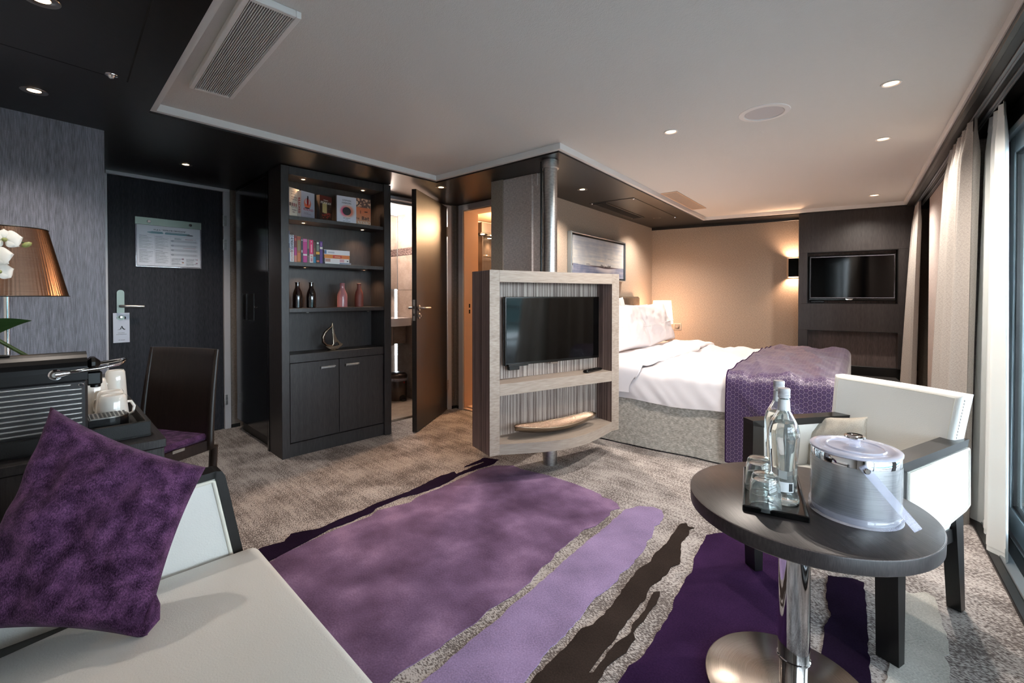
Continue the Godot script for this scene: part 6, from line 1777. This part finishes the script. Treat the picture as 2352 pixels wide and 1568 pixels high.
func build_rug():
	var t := thing("rug", "abstract brush-stroke rug in purple, lilac, brown, plum and white set in the taupe carpet", "rug", Vector3.ZERO)
	var P := {
		"A": [-1.209, 2.041, -1.158, 2.104, -1.084, 2.152, -1.087, 2.223, -0.967, 2.276, -0.907, 2.367, -0.817, 2.466, -0.760, 2.559, -0.617, 2.705, -0.469, 2.940, -0.384, 3.014, -0.365, 2.976, -0.266, 3.105, -0.195, 3.188, -0.204, 3.205, -0.326, 3.089, -0.324, 3.105, -0.201, 3.276, -0.095, 3.240, -0.131, 3.154, -0.219, 3.081, -0.341, 2.958, -0.399, 2.851, -0.444, 2.784, -0.558, 2.674, -0.639, 2.630, -0.744, 2.505, -0.761, 2.440, -0.820, 2.367, -0.868, 2.309, -0.918, 2.265, -0.978, 2.152, -1.014, 2.095, -1.038, 2.041, -1.065, 2.006, -1.084, 1.924],
		"B": [-1.112, 1.924, -1.056, 1.997, -1.033, 2.049, -0.974, 2.142, -0.905, 2.233, -0.859, 2.287, -0.749, 2.403, -0.732, 2.466, -0.670, 2.505, -0.573, 2.567, -0.549, 2.630, -0.439, 2.752, -0.217, 3.053, -0.115, 3.121, 0.008, 3.125, 0.053, 3.065, 0.225, 2.958, 0.331, 2.868, 0.405, 2.801, 0.486, 2.714, 0.523, 2.665, 0.523, 2.630, 0.568, 2.601, 0.594, 2.545, 0.596, 2.492, 0.539, 2.466, 0.522, 2.416, 0.423, 2.298, 0.362, 2.265, 0.294, 2.172, 0.197, 2.058, 0.178, 2.006, 0.119, 1.932, 0.088, 1.878, 0.077, 1.849, 0.040, 1.806, -0.021, 1.740, -0.095, 1.672, -0.138, 1.604, -0.202, 1.546, -0.240, 1.497, -0.278, 1.464, -0.332, 1.415, -0.377, 1.354, -0.450, 1.256],
		"C": [0.568, 2.411, 0.621, 2.479, 0.711, 2.518, 0.781, 2.505, 0.817, 2.466, 0.806, 2.403, 0.758, 2.321, 0.723, 2.298, 0.679, 2.192, 0.640, 2.152, 0.621, 2.104, 0.577, 2.041, 0.501, 1.940, 0.454, 1.901, 0.434, 1.856, 0.387, 1.806, 0.324, 1.753, 0.257, 1.654, 0.217, 1.598, 0.163, 1.536, 0.113, 1.478, 0.073, 1.415, 0.030, 1.354, -0.028, 1.270, -0.367, 1.270, -0.283, 1.350, -0.250, 1.390, -0.178, 1.478, -0.126, 1.546, -0.060, 1.620, -0.004, 1.702, 0.066, 1.779, 0.143, 1.878, 0.242, 2.006, 0.354, 2.152, 0.464, 2.276],
		"D1": [0.866, 2.321, 0.898, 2.328, 0.893, 2.292, 0.921, 2.281, 0.886, 2.263, 0.864, 2.212, 0.809, 2.152, 0.762, 2.041, 0.732, 1.972, 0.685, 1.948, 0.647, 1.893, 0.560, 1.820, 0.522, 1.753, 0.459, 1.678, 0.364, 1.556, 0.284, 1.459, 0.247, 1.411, 0.236, 1.397, 0.251, 1.397, 0.210, 1.350, 0.160, 1.270, -0.003, 1.270, 0.050, 1.350, 0.064, 1.374, 0.124, 1.441, 0.191, 1.516, 0.246, 1.587, 0.288, 1.604, 0.338, 1.654, 0.410, 1.753, 0.478, 1.849, 0.549, 1.940, 0.611, 1.989, 0.653, 2.058, 0.728, 2.133, 0.814, 2.254],
		"D2": [0.586, 1.786, 0.561, 1.782, 0.509, 1.702, 0.472, 1.654, 0.427, 1.604, 0.413, 1.566, 0.347, 1.516, 0.279, 1.433, 0.253, 1.399, 0.213, 1.352, 0.177, 1.305, 0.222, 1.305, 0.250, 1.352, 0.288, 1.407, 0.341, 1.455, 0.375, 1.478, 0.420, 1.536, 0.422, 1.566, 0.489, 1.643, 0.549, 1.714],
		"E": [0.995, 2.225, 0.951, 2.212, 0.870, 2.095, 0.806, 2.006, 0.760, 1.909, 0.725, 1.878, 0.634, 1.753, 0.603, 1.690, 0.531, 1.598, 0.477, 1.526, 0.411, 1.450, 0.369, 1.424, 0.318, 1.358, 0.248, 1.270, 0.774, 1.270, 0.938, 1.516, 1.058, 1.740, 1.188, 1.940, 1.352, 2.192, 1.289, 2.233, 1.185, 2.244],
		"F": [1.320, 1.888, 1.410, 1.868, 1.436, 1.841, 1.368, 1.748, 1.327, 1.691, 1.281, 1.627, 1.182, 1.495, 1.087, 1.363, 1.020, 1.274, 0.868, 1.274, 0.934, 1.363, 1.008, 1.470, 1.097, 1.587, 1.166, 1.648, 1.215, 1.748],
		"G": [1.456, 1.794, 1.507, 1.803, 1.548, 1.794, 1.569, 1.772, 1.633, 1.782, 1.638, 1.748, 1.596, 1.691, 1.532, 1.607, 1.504, 1.559, 1.427, 1.470, 1.400, 1.462, 1.376, 1.414, 1.327, 1.363, 1.242, 1.300, 1.078, 1.300, 1.130, 1.363, 1.199, 1.429, 1.231, 1.495, 1.368, 1.637, 1.425, 1.713, 1.458, 1.772],
	}
	var info := [["A", "rug_ink", "narrow ink-dark stroke"], ["B", "rug_purple", "large mottled purple field"], ["C", "rug_lilac", "lilac stroke"], ["D1", "rug_brown", "broad brown stroke"], ["D2", "rug_brown", "thin brown stroke"], ["E", "rug_plum", "deep plum field under the table"], ["F", "rug_ink", "ink-dark stroke behind the table leg"], ["G", "rug_white", "off-white patch at the chair leg"]]
	var k := 0
	for q in info:
		var s := st()
		prism(s, rough(flat_poly(P[q[0]]), 100 + k), 0.0035, at_y(0.0003))
		obj("tufted_patch", s, M[q[1]], t, q[2])
		k += 1

# ------------------------------------------------------------------ seats
# upholstered block with rolled upper edge; polygon in plan (x, -z), y0..y1
func padded(poly: Array, y0: float, y1: float, b: float, crown := 0.012) -> SurfaceTool:
	var s := st()
	var ar := 0.0
	for i in poly.size(): ar += poly[i].cross(poly[(i + 1) % poly.size()])
	if ar < 0: poly.reverse()
	# subdivide and round corners
	var dense := []
	var n := poly.size()
	for i in n:
		var p0: Vector2 = poly[(i - 1 + n) % n]; var p1: Vector2 = poly[i]; var p2: Vector2 = poly[(i + 1) % n]
		var r: float = min(0.03, min((p0 - p1).length(), (p2 - p1).length()) * 0.4)
		var a: Vector2 = p1 + (p0 - p1).normalized() * r; var c: Vector2 = p1 + (p2 - p1).normalized() * r
		for k in 6:
			var u := k / 5.0
			dense.append(a.lerp(p1, u).lerp(p1.lerp(c, u), u))
		var nx: Vector2 = p2 + (p1 - p2).normalized() * min(0.03, (p2 - p1).length() * 0.4)
		for k in range(1, 8): dense.append(c.lerp(nx, k / 8.0))
	var rings := []
	rings.append([inset(dense, b * 0.6), y0])
	rings.append([inset(dense, b * 0.15), y0 + b * 0.25]); rings.append([dense, y0 + b * 0.8])
	for k in 6:
		var a := PI / 2 * k / 5.0
		rings.append([inset(dense, b * (1.0 - cos(a))), y1 - b + b * sin(a)])
	var ce := Vector2.ZERO
	for p in dense: ce += p
	ce /= dense.size()
	var top: Array = rings[rings.size() - 1][0]
	for k in range(1, 9):
		var sh := []
		var f := 1.0 - k / 8.0
		for p in top: sh.append(ce + (p - ce) * f)
		rings.append([sh, y1 + crown * (1.0 - f * f)])
	var m := dense.size()
	for j in rings.size() - 1:
		var A: Array = rings[j][0]; var B: Array = rings[j + 1][0]; var ya: float = rings[j][1]; var yb: float = rings[j + 1][1]
		for i in m:
			var i2 := (i + 1) % m
			var a := Vector3(A[i].x, ya, -A[i].y); var b2 := Vector3(A[i2].x, ya, -A[i2].y); var c := Vector3(B[i2].x, yb, -B[i2].y); var d := Vector3(B[i].x, yb, -B[i].y)
			if j == rings.size() - 2: tri(s, a, b2, c, 0)
			else: quad(s, a, b2, c, d, 0)
	var bot: Array = rings[0][0]
	for i in range(1, m - 1): tri(s, Vector3(bot[0].x, y0, -bot[0].y), Vector3(bot[i + 1].x, y0, -bot[i + 1].y), Vector3(bot[i].x, y0, -bot[i].y))
	return s

func build_sofa():
	var o := w3(-0.764, 0, 1.354)
	var deg := 46.0
	var t := thing("sofa", "white leather sofa with dark wood arm in the left foreground", "sofa", o, deg)
	var Wd := 1.12
	obj("seat", padded([Vector2(0.0, 0.0), Vector2(-0.25, 0.0), Vector2(-0.38, -0.06), Vector2(-0.60, -0.10), Vector2(-0.60, -Wd + 0.08), Vector2(-0.20, -Wd), Vector2(0.0, -Wd)], 0.31, 0.432, 0.022, 0.008), M.leather, t)
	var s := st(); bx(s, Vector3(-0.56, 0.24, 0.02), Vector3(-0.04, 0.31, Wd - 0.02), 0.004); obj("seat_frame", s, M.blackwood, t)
	for e in [[0.0, 1.0], [Wd, -1.0]]:
		var z0: float = e[0]; var g: float = e[1]
		# arm: front post leaning back, top rail, leather infill
		var za := z0 - 0.062 * g; var zb := z0 - 0.004 * g
		var zl: float = min(za, zb); var zh: float = max(za, zb)
		s = st(); prism(s, [Vector2(-0.050, 0.0), Vector2(-0.028, 0.0), Vector2(-0.032, 0.40), Vector2(-0.080, 0.655), Vector2(-0.088, 0.670), Vector2(-0.104, 0.674), Vector2(-0.115, 0.668), Vector2(-0.104, 0.650), Vector2(-0.056, 0.40)], zh - zl, Transform3D(Basis(), Vector3(0, 0, zl))); obj("front_post", s, M.blackwood, t)
		s = st(); prism(s, [Vector2(-0.10, 0.674), Vector2(-0.104, 0.654), Vector2(-0.62, 0.626), Vector2(-0.62, 0.646)], zh - zl, Transform3D(Basis(), Vector3(0, 0, zl))); obj("armrest", s, M.blackwood, t)
		s = st(); prism(s, [Vector2(-0.051, 0.36), Vector2(-0.105, 0.652), Vector2(-0.62, 0.624), Vector2(-0.62, 0.36)], 0.044, Transform3D(Basis(), Vector3(0, 0, min(z0 - 0.052 * g, z0 - 0.008 * g)))); obj("arm_panel", s, M.leather, t)
		s = st(); tube(s, [Vector3(-0.058, 0.38, z0 - 0.008 * g), Vector3(-0.108, 0.645, z0 - 0.008 * g), Vector3(-0.114, 0.647, z0 - 0.008 * g), Vector3(-0.60, 0.620, z0 - 0.008 * g)], 0.0055, 8); obj("piping", s, M.piping, t)
		s = st(); bx(s, Vector3(-0.62, 0.0, zl), Vector3(-0.575, 0.64, zh), 0.004); obj("rear_post", s, M.blackwood, t)
	s = st()
	box(s, Vector3(0, 0, 0), Vector3(0.09, 0.34, Wd - 0.12), 0.03, Transform3D(Basis(Vector3(0, 0, 1), deg_to_rad(12)), Vector3(-0.615, 0.67, Wd * 0.5)))
	obj("backrest", s, M.leather, t)
	s = st(); bx(s, Vector3(-0.60, 0.26, 0.01), Vector3(-0.55, 0.505, Wd - 0.01), 0.004); bx(s, Vector3(-0.60, 0.26, 0.0), Vector3(-0.27, 0.40, 0.14), 0.004); obj("dark_infill", s, M.blackwood, t)  # black boxes closing the gap under the backrest and beside the arm
	# purple cushion leaning in the corner
	var Tp := w3(-1.097, 0.890, 1.085); var R := w3(-0.800, 0.722, 1.155); var B := w3(-0.797, 0.445, 0.975); var Lc := w3(-1.105, 0.512, 0.895)
	var cu := thing("cushion", "purple chenille cushion leaning on the white sofa in front of the desk", "cushion", (Tp + R + B + Lc) / 4.0, 0)
	var cp := cu.position
	var ex := 0.018
	var c00 := Lc + (Lc - R).normalized() * ex - cp; var c10 := B + (B - Tp).normalized() * ex - cp; var c11 := R + (R - Lc).normalized() * ex - cp; var c01 := Tp + (Tp - B).normalized() * ex - cp
	obj("cover", pillow_warp(c00, c10, c11, c01, 0.15, 0.09, 21, 0.012, 44), M.velvet, cu)
	# rolled corner fold at the lower front corner
	s = st()
	var up := (c11 - c10).normalized(); var rt := (c10 - c00).normalized()
	tube(s, [c10 + up * 0.085 - rt * 0.022, c10 + up * 0.060 - rt * 0.010, c10 + up * 0.036 - rt * 0.004, c10 + up * 0.018 - rt * 0.012, c10 + up * 0.012 - rt * 0.04], [0.006, 0.013, 0.016, 0.014, 0.006], 12)
	obj("corner_fold", s, M.velvet, cu)

func build_armchair():
	var o := w3(1.008, 0.004, 1.974)
	var t := thing("armchair", "white leather armchair with dark wood arms beside the round table", "armchair", o, -71.1)
	obj("seat", padded([Vector2(0.035, 0.0), Vector2(0.565, 0.0), Vector2(0.50, 0.47), Vector2(0.10, 0.47)], 0.31, 0.44, 0.03, 0.012), M.leather, t)
	var s := st(); prism(s, [Vector2(0.04, 0.03), Vector2(0.56, 0.03), Vector2(0.50, 0.48), Vector2(0.10, 0.48)], 0.05, Transform3D(PLAN.basis, Vector3(0, 0.27, 0))); obj("seat_frame", s, M.blackwood, t)
	# back: leather block leaning backwards, slightly bowed
	s = st()
	var bf := func(u, v, off):
		var y: float = lerp(0.40, 0.806, v)
		var w0: float = lerp(0.210, 0.236, v)
		var x: float = 0.280 + (u * 2.0 - 1.0) * w0
		var ed: float = min(min(u, 1.0 - u) * 2.0 * w0, min(v, 1.0 - v) * 0.41)
		var rd: float = 0.016
		var k: float = 0.0
		if ed < rd: k = rd - sqrt(max(0.0, rd * rd - pow(rd - ed, 2)))
		return Vector3(x, y, -0.43 - 0.085 * v - 0.015 * (1.0 - pow(u * 2.0 - 1.0, 2)) + (off - k if off > 0.0 else off + k))
	var remap := func(u): return 0.5 - 0.5 * cos(PI * u)
	surf(s, 36, 36, func(u, v): return bf.call(remap.call(u), remap.call(v), 0.032)); surf(s, 36, 36, func(u, v): return bf.call(1.0 - remap.call(u), remap.call(v), -0.044))
	# side closing strips
	for e in [0, 1, 2, 3]:
		surf(s, 36, 4, func(u, v):
			var a: Vector3; var b: Vector3
			var q: float = remap.call(u)
			if e == 0: a = bf.call(q, 1.0, 0.032); b = bf.call(q, 1.0, -0.044)
			elif e == 1: a = bf.call(1.0 - q, 0.0, 0.032); b = bf.call(1.0 - q, 0.0, -0.044)
			elif e == 2: a = bf.call(1.0, 1.0 - q, 0.032); b = bf.call(1.0, 1.0 - q, -0.044)
			else: a = bf.call(0.0, q, 0.032); b = bf.call(0.0, q, -0.044)
			return a.lerp(b, v))
	obj("backrest", s, M.leather, t)
	s = st()
	var seam := []
	for k in 13: seam.append(bf.call(0.045, lerp(0.05, 0.965, k / 12.0), 0.0305))
	for k in 13: seam.append(bf.call(lerp(0.045, 0.955, k / 12.0), 0.965, 0.0305))
	for k in 13: seam.append(bf.call(0.955, lerp(0.965, 0.05, k / 12.0), 0.0305))
	tube(s, seam, 0.0022, 6); obj("piping", s, M.piping, t)
	s = st()
	for k in 34: box(s, bf.call(1.0, lerp(0.04, 0.95, k / 33.0), 0.0) + Vector3(0.0008, 0, -0.0), Vector3(0.001, 0.007, 0.0014), 0)
	obj("stitching", s, M.taupe, t).set_meta("kind", "stuff")
	# arms run from the front corners to the narrower rear
	for e in [[Vector2(0.600, 0.0), Vector2(0.515, -0.525), 1.0], [Vector2(0.0, 0.0), Vector2(0.085, -0.525), -1.0]]:
		var a: Vector2 = e[0]; var b: Vector2 = e[1]; var g: float = e[2]
		var dir := (b - a).normalized()
		var L := (b - a).length()
		# local frame of the arm: X to the rear, Z outwards
		var X := Vector3(dir.x, 0, dir.y)
		var Z := X.cross(Vector3.UP)
		if Z.x * g < 0: Z = -Z
		var xf := Transform3D(Basis(X, Vector3.UP, X.cross(Vector3.UP)), Vector3(a.x, 0, a.y))
		var hand := 1.0 if xf.basis.z.dot(Z) > 0 else -1.0
		var th := 0.062
		var z0 := -th if hand > 0 else 0.0
		s = st(); prism(s, [Vector2(0.012, 0.0), Vector2(0.048, 0.0), Vector2(0.052, 0.42), Vector2(0.050, 0.612), Vector2(0.0, 0.640), Vector2(-0.004, 0.40)], th, xf * Transform3D(Basis(), Vector3(0, 0, z0))); obj("front_post", s, M.blackwood, t)
		s = st(); prism(s, [Vector2(-0.002, 0.640), Vector2(0.0, 0.618), Vector2(0.05, 0.610), Vector2(L - 0.01, 0.618), Vector2(L, 0.644)], th, xf * Transform3D(Basis(), Vector3(0, 0, z0))); obj("armrest", s, M.blackwood, t)
		s = st()
		var zl: float = -0.004 if hand > 0 else 0.004
		prism(s, [Vector2(0.054, 0.345), Vector2(0.053, 0.610), Vector2(L - 0.006, 0.614), Vector2(L + 0.004, 0.40), Vector2(L - 0.04, 0.385), Vector2(0.20, 0.352)], th - 0.004, xf * Transform3D(Basis(), Vector3(0, 0, z0 + (0.007 if hand > 0 else -0.003)))); obj("arm_panel", s, M.leather, t)
		s = st()
		var zo: float = (0.004 if hand > 0 else -0.004)
		tube(s, [xf * Vector3(0.058, 0.36, zo), xf * Vector3(0.057, 0.606, zo), xf * Vector3(L - 0.012, 0.610, zo), xf * Vector3(L - 0.004, 0.405, zo), xf * Vector3(L - 0.04, 0.392, zo), xf * Vector3(0.20, 0.358, zo), xf * Vector3(0.06, 0.352, zo)], 0.0035, 6); obj("piping", s, M.piping, t)
		s = st(); prism(s, [Vector2(L - 0.075, 0.40), Vector2(L - 0.010, 0.41), Vector2(L + 0.022, 0.0), Vector2(L - 0.012, 0.0)], 0.042, xf * Transform3D(Basis(), Vector3(0, 0, z0 + 0.008))); obj("leg", s, M.blackwood, t)
		s = st(); prism(s, [Vector2(0.05, 0.30), Vector2(0.05, 0.345), Vector2(L - 0.03, 0.395), Vector2(L - 0.02, 0.36)], 0.03, xf * Transform3D(Basis(), Vector3(0, 0, z0 + 0.016))); obj("side_rail", s, M.blackwood, t)
	var cu := thing("cushion", "small cream cushion on the seat of the white armchair", "cushion", t.transform * Vector3(0.165, 0.545, -0.335), -71.1)
	s = pillow_mesh(0.115, 0.115, 0.085, 0.09, 31, 0.008, 22)
	var ob := obj("cover", s, M.cream, cu)
	ob.rotation_degrees = Vector3(-24, 24, 8)

# ------------------------------------------------------------------ round table and what stands on it
func bottle(label: String, at: Vector3, rot: float):
	var t := thing("water_bottle", label, "bottle", at, rot, "water bottles on the black tray")
	var s := st()
	lathe(s, [Vector2(0, 0.006), Vector2(0.022, 0.005), Vector2(0.034, 0.0), Vector2(0.0395, 0.002), Vector2(0.0405, 0.008), Vector2(0.0385, 0.020), Vector2(0.0345, 0.034), Vector2(0.0335, 0.060), Vector2(0.0345, 0.100), Vector2(0.0375, 0.150), Vector2(0.0400, 0.185), Vector2(0.0395, 0.205), Vector2(0.0345, 0.226), Vector2(0.0245, 0.245), Vector2(0.0170, 0.260), Vector2(0.0145, 0.275), Vector2(0.0135, 0.300), Vector2(0.0135, 0.322), Vector2(0.0112, 0.322), Vector2(0.0112, 0.276), Vector2(0.0148, 0.258), Vector2(0.0222, 0.243), Vector2(0.0300, 0.229), Vector2(0.0, 0.229)], 48)
	obj("glass_body", s, M.glass, t)
	s = st(); lathe(s, [Vector2(0.0143, 0.262), Vector2(0.0165, 0.262), Vector2(0.0152, 0.276), Vector2(0.0143, 0.294), Vector2(0.0137, 0.294)], 32); obj("neck_label", s, M.paper, t)
	s = st()
	lathe(s, [Vector2(0.0148, 0.298), Vector2(0.0158, 0.299), Vector2(0.0158, 0.303), Vector2(0.0148, 0.305), Vector2(0.0158, 0.307), Vector2(0.0158, 0.310), Vector2(0.0149, 0.312), Vector2(0.0158, 0.314), Vector2(0.0158, 0.322), Vector2(0.0146, 0.325), Vector2(0, 0.325)], 36)
	obj("screw_cap", s, M.frame_grey, t)
	s = st()
	surf(s, 12, 4, func(u, v):
		var a: float = lerp(-0.55, 0.55, u)
		return Vector3(0.0358 * sin(a), lerp(0.038, 0.066, v), 0.0358 * cos(a)))
	obj("rear_label", s, M.paper, t)
	s = st()
	for k in 9:
		var a := 0.20 + k * 0.032
		box(s, Vector3(0.0360 * sin(a), 0.052, 0.0360 * cos(a)), Vector3(0.0005 + 0.0003 * (k % 3), 0.022, 0.0004), 0, Transform3D())
	obj("barcode", s, M.ink, t)
	# raised lettering round the shoulder
	var word := "BELLAUNE"
	for i in word.length():
		var a := (i - 3.5) * 0.235
		var m = text(word[i], 0.0095, M.glass, t, Vector3(0.0400 * sin(a), 0.196, 0.0400 * cos(a)), Vector3(0, rad_to_deg(a), 0), "Droid Serif", false, "embossed_letter")
		m.scale = Vector3(1, 1, 1.5)

func tumbler(label: String, at: Vector3):
	var t := thing("drinking_glass", label, "glass", at, 0, "upturned glasses on the black tray")
	var s := st()
	lathe(s, [Vector2(0.0395, 0.0), Vector2(0.0410, 0.0015), Vector2(0.0395, 0.035), Vector2(0.0365, 0.070), Vector2(0.0330, 0.088), Vector2(0.0290, 0.094), Vector2(0.020, 0.0955), Vector2(0, 0.0935), Vector2(0, 0.084), Vector2(0.020, 0.084), Vector2(0.0295, 0.079), Vector2(0.0345, 0.066), Vector2(0.0375, 0.035), Vector2(0.0390, 0.0015), Vector2(0.0395, 0.0)], 48)
	obj("tumbler", s, M.glass, t)

func build_table():
	var yt := 0.572
	var c := w3(0.849, 0.004, 1.322)
	var t := thing("round_table", "round dark wood pedestal table with chrome column and steel foot disc", "table", c, 0)
	var s := st(); lathe(s, [Vector2(0, yt - 0.042), Vector2(0.300, yt - 0.042), Vector2(0.3045, yt - 0.038), Vector2(0.3055, yt - 0.004), Vector2(0.3045, yt - 0.0012), Vector2(0.3025, yt), Vector2(0, yt)], 128); obj("tabletop", s, M.tabletop, t)
	s = st(); tube(s, range(128).map(func(k): return Vector3(0.3045 * cos(TAU * k / 128), yt - 0.0016, -0.3045 * sin(TAU * k / 128))), 0.0012, 6, true); obj("edge_band", s, M.niche_panel, t)
	s = st(); cyl(s, Vector3(-0.016, 0.10, -0.011), Vector3(-0.016, yt - 0.042, -0.011), 0.041, 48, 0.001); obj("column", s, M.chrome, t)
	s = st(); cyl(s, Vector3(-0.016, 0.012, -0.011), Vector3(-0.016, 0.10, -0.011), 0.0365, 48, 0.001); obj("lower_column", s, M.chrome, t)
	s = st(); lathe(s, [Vector2(0.041, 0.097), Vector2(0.0435, 0.099), Vector2(0.0435, 0.104), Vector2(0.041, 0.106)], 48, Transform3D(Basis(), Vector3(-0.016, 0, -0.011))); obj("collar", s, M.chrome, t)
	s = st(); lathe(s, [Vector2(0, 0.0), Vector2(0.222, 0.0), Vector2(0.2245, 0.003), Vector2(0.2235, 0.009), Vector2(0.219, 0.012), Vector2(0.0, 0.016)], 128, Transform3D(Basis(), Vector3(-0.033, 0.0005, -0.011))); obj("foot_disc", s, M.disc, t)
	# black tray
	var deg := 62.6
	yt += 0.004
	var o := w3(0.638, yt, 1.253)
	var tr := thing("bottle_tray", "glossy black tray holding two water bottles and two glasses", "tray", o, deg)
	s = st()
	var tw := 0.158; var tl := 0.322
	# local: x along the long side, z towards the right of the picture
	bx(s, Vector3(0, 0.0005, 0), Vector3(tl, 0.005, tw), 0.002)
	for q in [[Vector3(0, 0.0, 0), Vector3(tl, 0.017, 0.006)], [Vector3(0, 0.0, tw - 0.006), Vector3(tl, 0.017, tw)], [Vector3(0, 0.0, 0), Vector3(0.006, 0.017, tw)], [Vector3(tl - 0.006, 0.0, 0), Vector3(tl, 0.017, tw)]]:
		bx(s, q[0] + Vector3(0, 0.0005, 0), q[1], 0.0028)
	obj("tray_body", s, M.tv_black, tr)
	var yb := yt + 0.0055
	bottle("clear water bottle with silver cap, nearer of the two on the tray", w3(0.781, yb, 1.303), -20)
	bottle("clear water bottle with silver cap standing behind the nearer one", w3(0.834, yb, 1.418), 10)
	tumbler("upturned drinking glass at the front of the black tray", w3(0.706, yb, 1.262))
	tumbler("upturned drinking glass at the back of the black tray", w3(0.757, yb, 1.385))
	# ice bucket
	var b := thing("ice_bucket", "brushed steel ice bucket with clear lid, chrome knob and clear swing handle", "ice bucket", w3(0.940, yt, 1.243), 0)
	s = st(); lathe(s, [Vector2(0, 0.004), Vector2(0.096, 0.004), Vector2(0.0985, 0.008), Vector2(0.0985, 0.152), Vector2(0.097, 0.153)], 96); obj("body", s, M.brushed_turn, b)
	s = st(); lathe(s, [Vector2(0.0985, 0.150), Vector2(0.1005, 0.151), Vector2(0.1005, 0.172), Vector2(0.099, 0.174), Vector2(0.0, 0.174)], 96); obj("chrome_band", s, M.chrome, b)
	s = st(); lathe(s, [Vector2(0.0, 0.0005), Vector2(0.104, 0.0005), Vector2(0.106, 0.002), Vector2(0.106, 0.022), Vector2(0.1045, 0.024), Vector2(0.0992, 0.024)], 96); obj("base_ring", s, M.clear_plastic, b)
	s = st(); lathe(s, [Vector2(0.0995, 0.024), Vector2(0.1018, 0.026), Vector2(0.1018, 0.150)], 96); obj("clear_sleeve", s, M.sleeve, b)
	s = st(); lathe(s, [Vector2(0.101, 0.1745), Vector2(0.1035, 0.176), Vector2(0.1035, 0.181), Vector2(0.101, 0.183), Vector2(0.085, 0.183), Vector2(0.082, 0.181), Vector2(0.070, 0.181), Vector2(0.068, 0.1845), Vector2(0.064, 0.1845), Vector2(0.062, 0.1815), Vector2(0.022, 0.1825), Vector2(0.018, 0.184), Vector2(0, 0.184)], 96); obj("lid", s, M.lid, b)
	s = st(); lathe(s, [Vector2(0.0, 0.184), Vector2(0.013, 0.184), Vector2(0.0115, 0.190), Vector2(0.013, 0.200), Vector2(0.016, 0.204), Vector2(0, 0.204)], 32); obj("knob_stem", s, M.clear_plastic, b)
	s = st(); lathe(s, [Vector2(0.0, 0.203), Vector2(0.018, 0.204), Vector2(0.0245, 0.208), Vector2(0.0245, 0.211), Vector2(0.019, 0.2145), Vector2(0.008, 0.2135), Vector2(0, 0.213)], 40); obj("knob_cap", s, M.chrome, b)
	# swing handle: pivots at the front and the back, lying over to the right
	var p := Vector3(-0.40, 0, 0.916)
	var rt := Vector3(0.916, 0, 0.40)
	var y0 := 0.152
	var dn := (rt * 0.62 + Vector3(0, -0.78, 0)).normalized()
	var P1 := p * 0.108 + Vector3(0, y0, 0); var P2 := -p * 0.108 + Vector3(0, y0, 0)
	var Lh := 0.170
	var path := [P1 - dn * 0.012, P1, P1 + dn * Lh * 0.85 + p * 0.004, P1 + dn * Lh - p * 0.010, P2 + dn * Lh + p * 0.010, P2 + dn * Lh * 0.85 - p * 0.004, P2, P2 - dn * 0.012]
	s = st()
	var out := dn.cross(p).normalized()
	for i in path.size() - 1:
		var a: Vector3 = path[i]; var e: Vector3 = path[i + 1]
		var dv := (e - a)
		var zc := out.cross(dv).normalized()
		box(s, Vector3.ZERO, Vector3(dv.length() + 0.002, 0.020, 0.0028), 0.001, Transform3D(Basis(dv.normalized(), out, dv.normalized().cross(out)), (a + e) * 0.5))
	obj("swing_handle", s, M.clear_plastic, b)
	for q in [P1, P2]:
		s = st(); cyl(s, q - p * 0.006 * sign(q.dot(p)), q + p * 0.006 * sign(q.dot(p)), 0.0075, 18, 0.002); obj("pivot_pin", s, M.chrome, b)
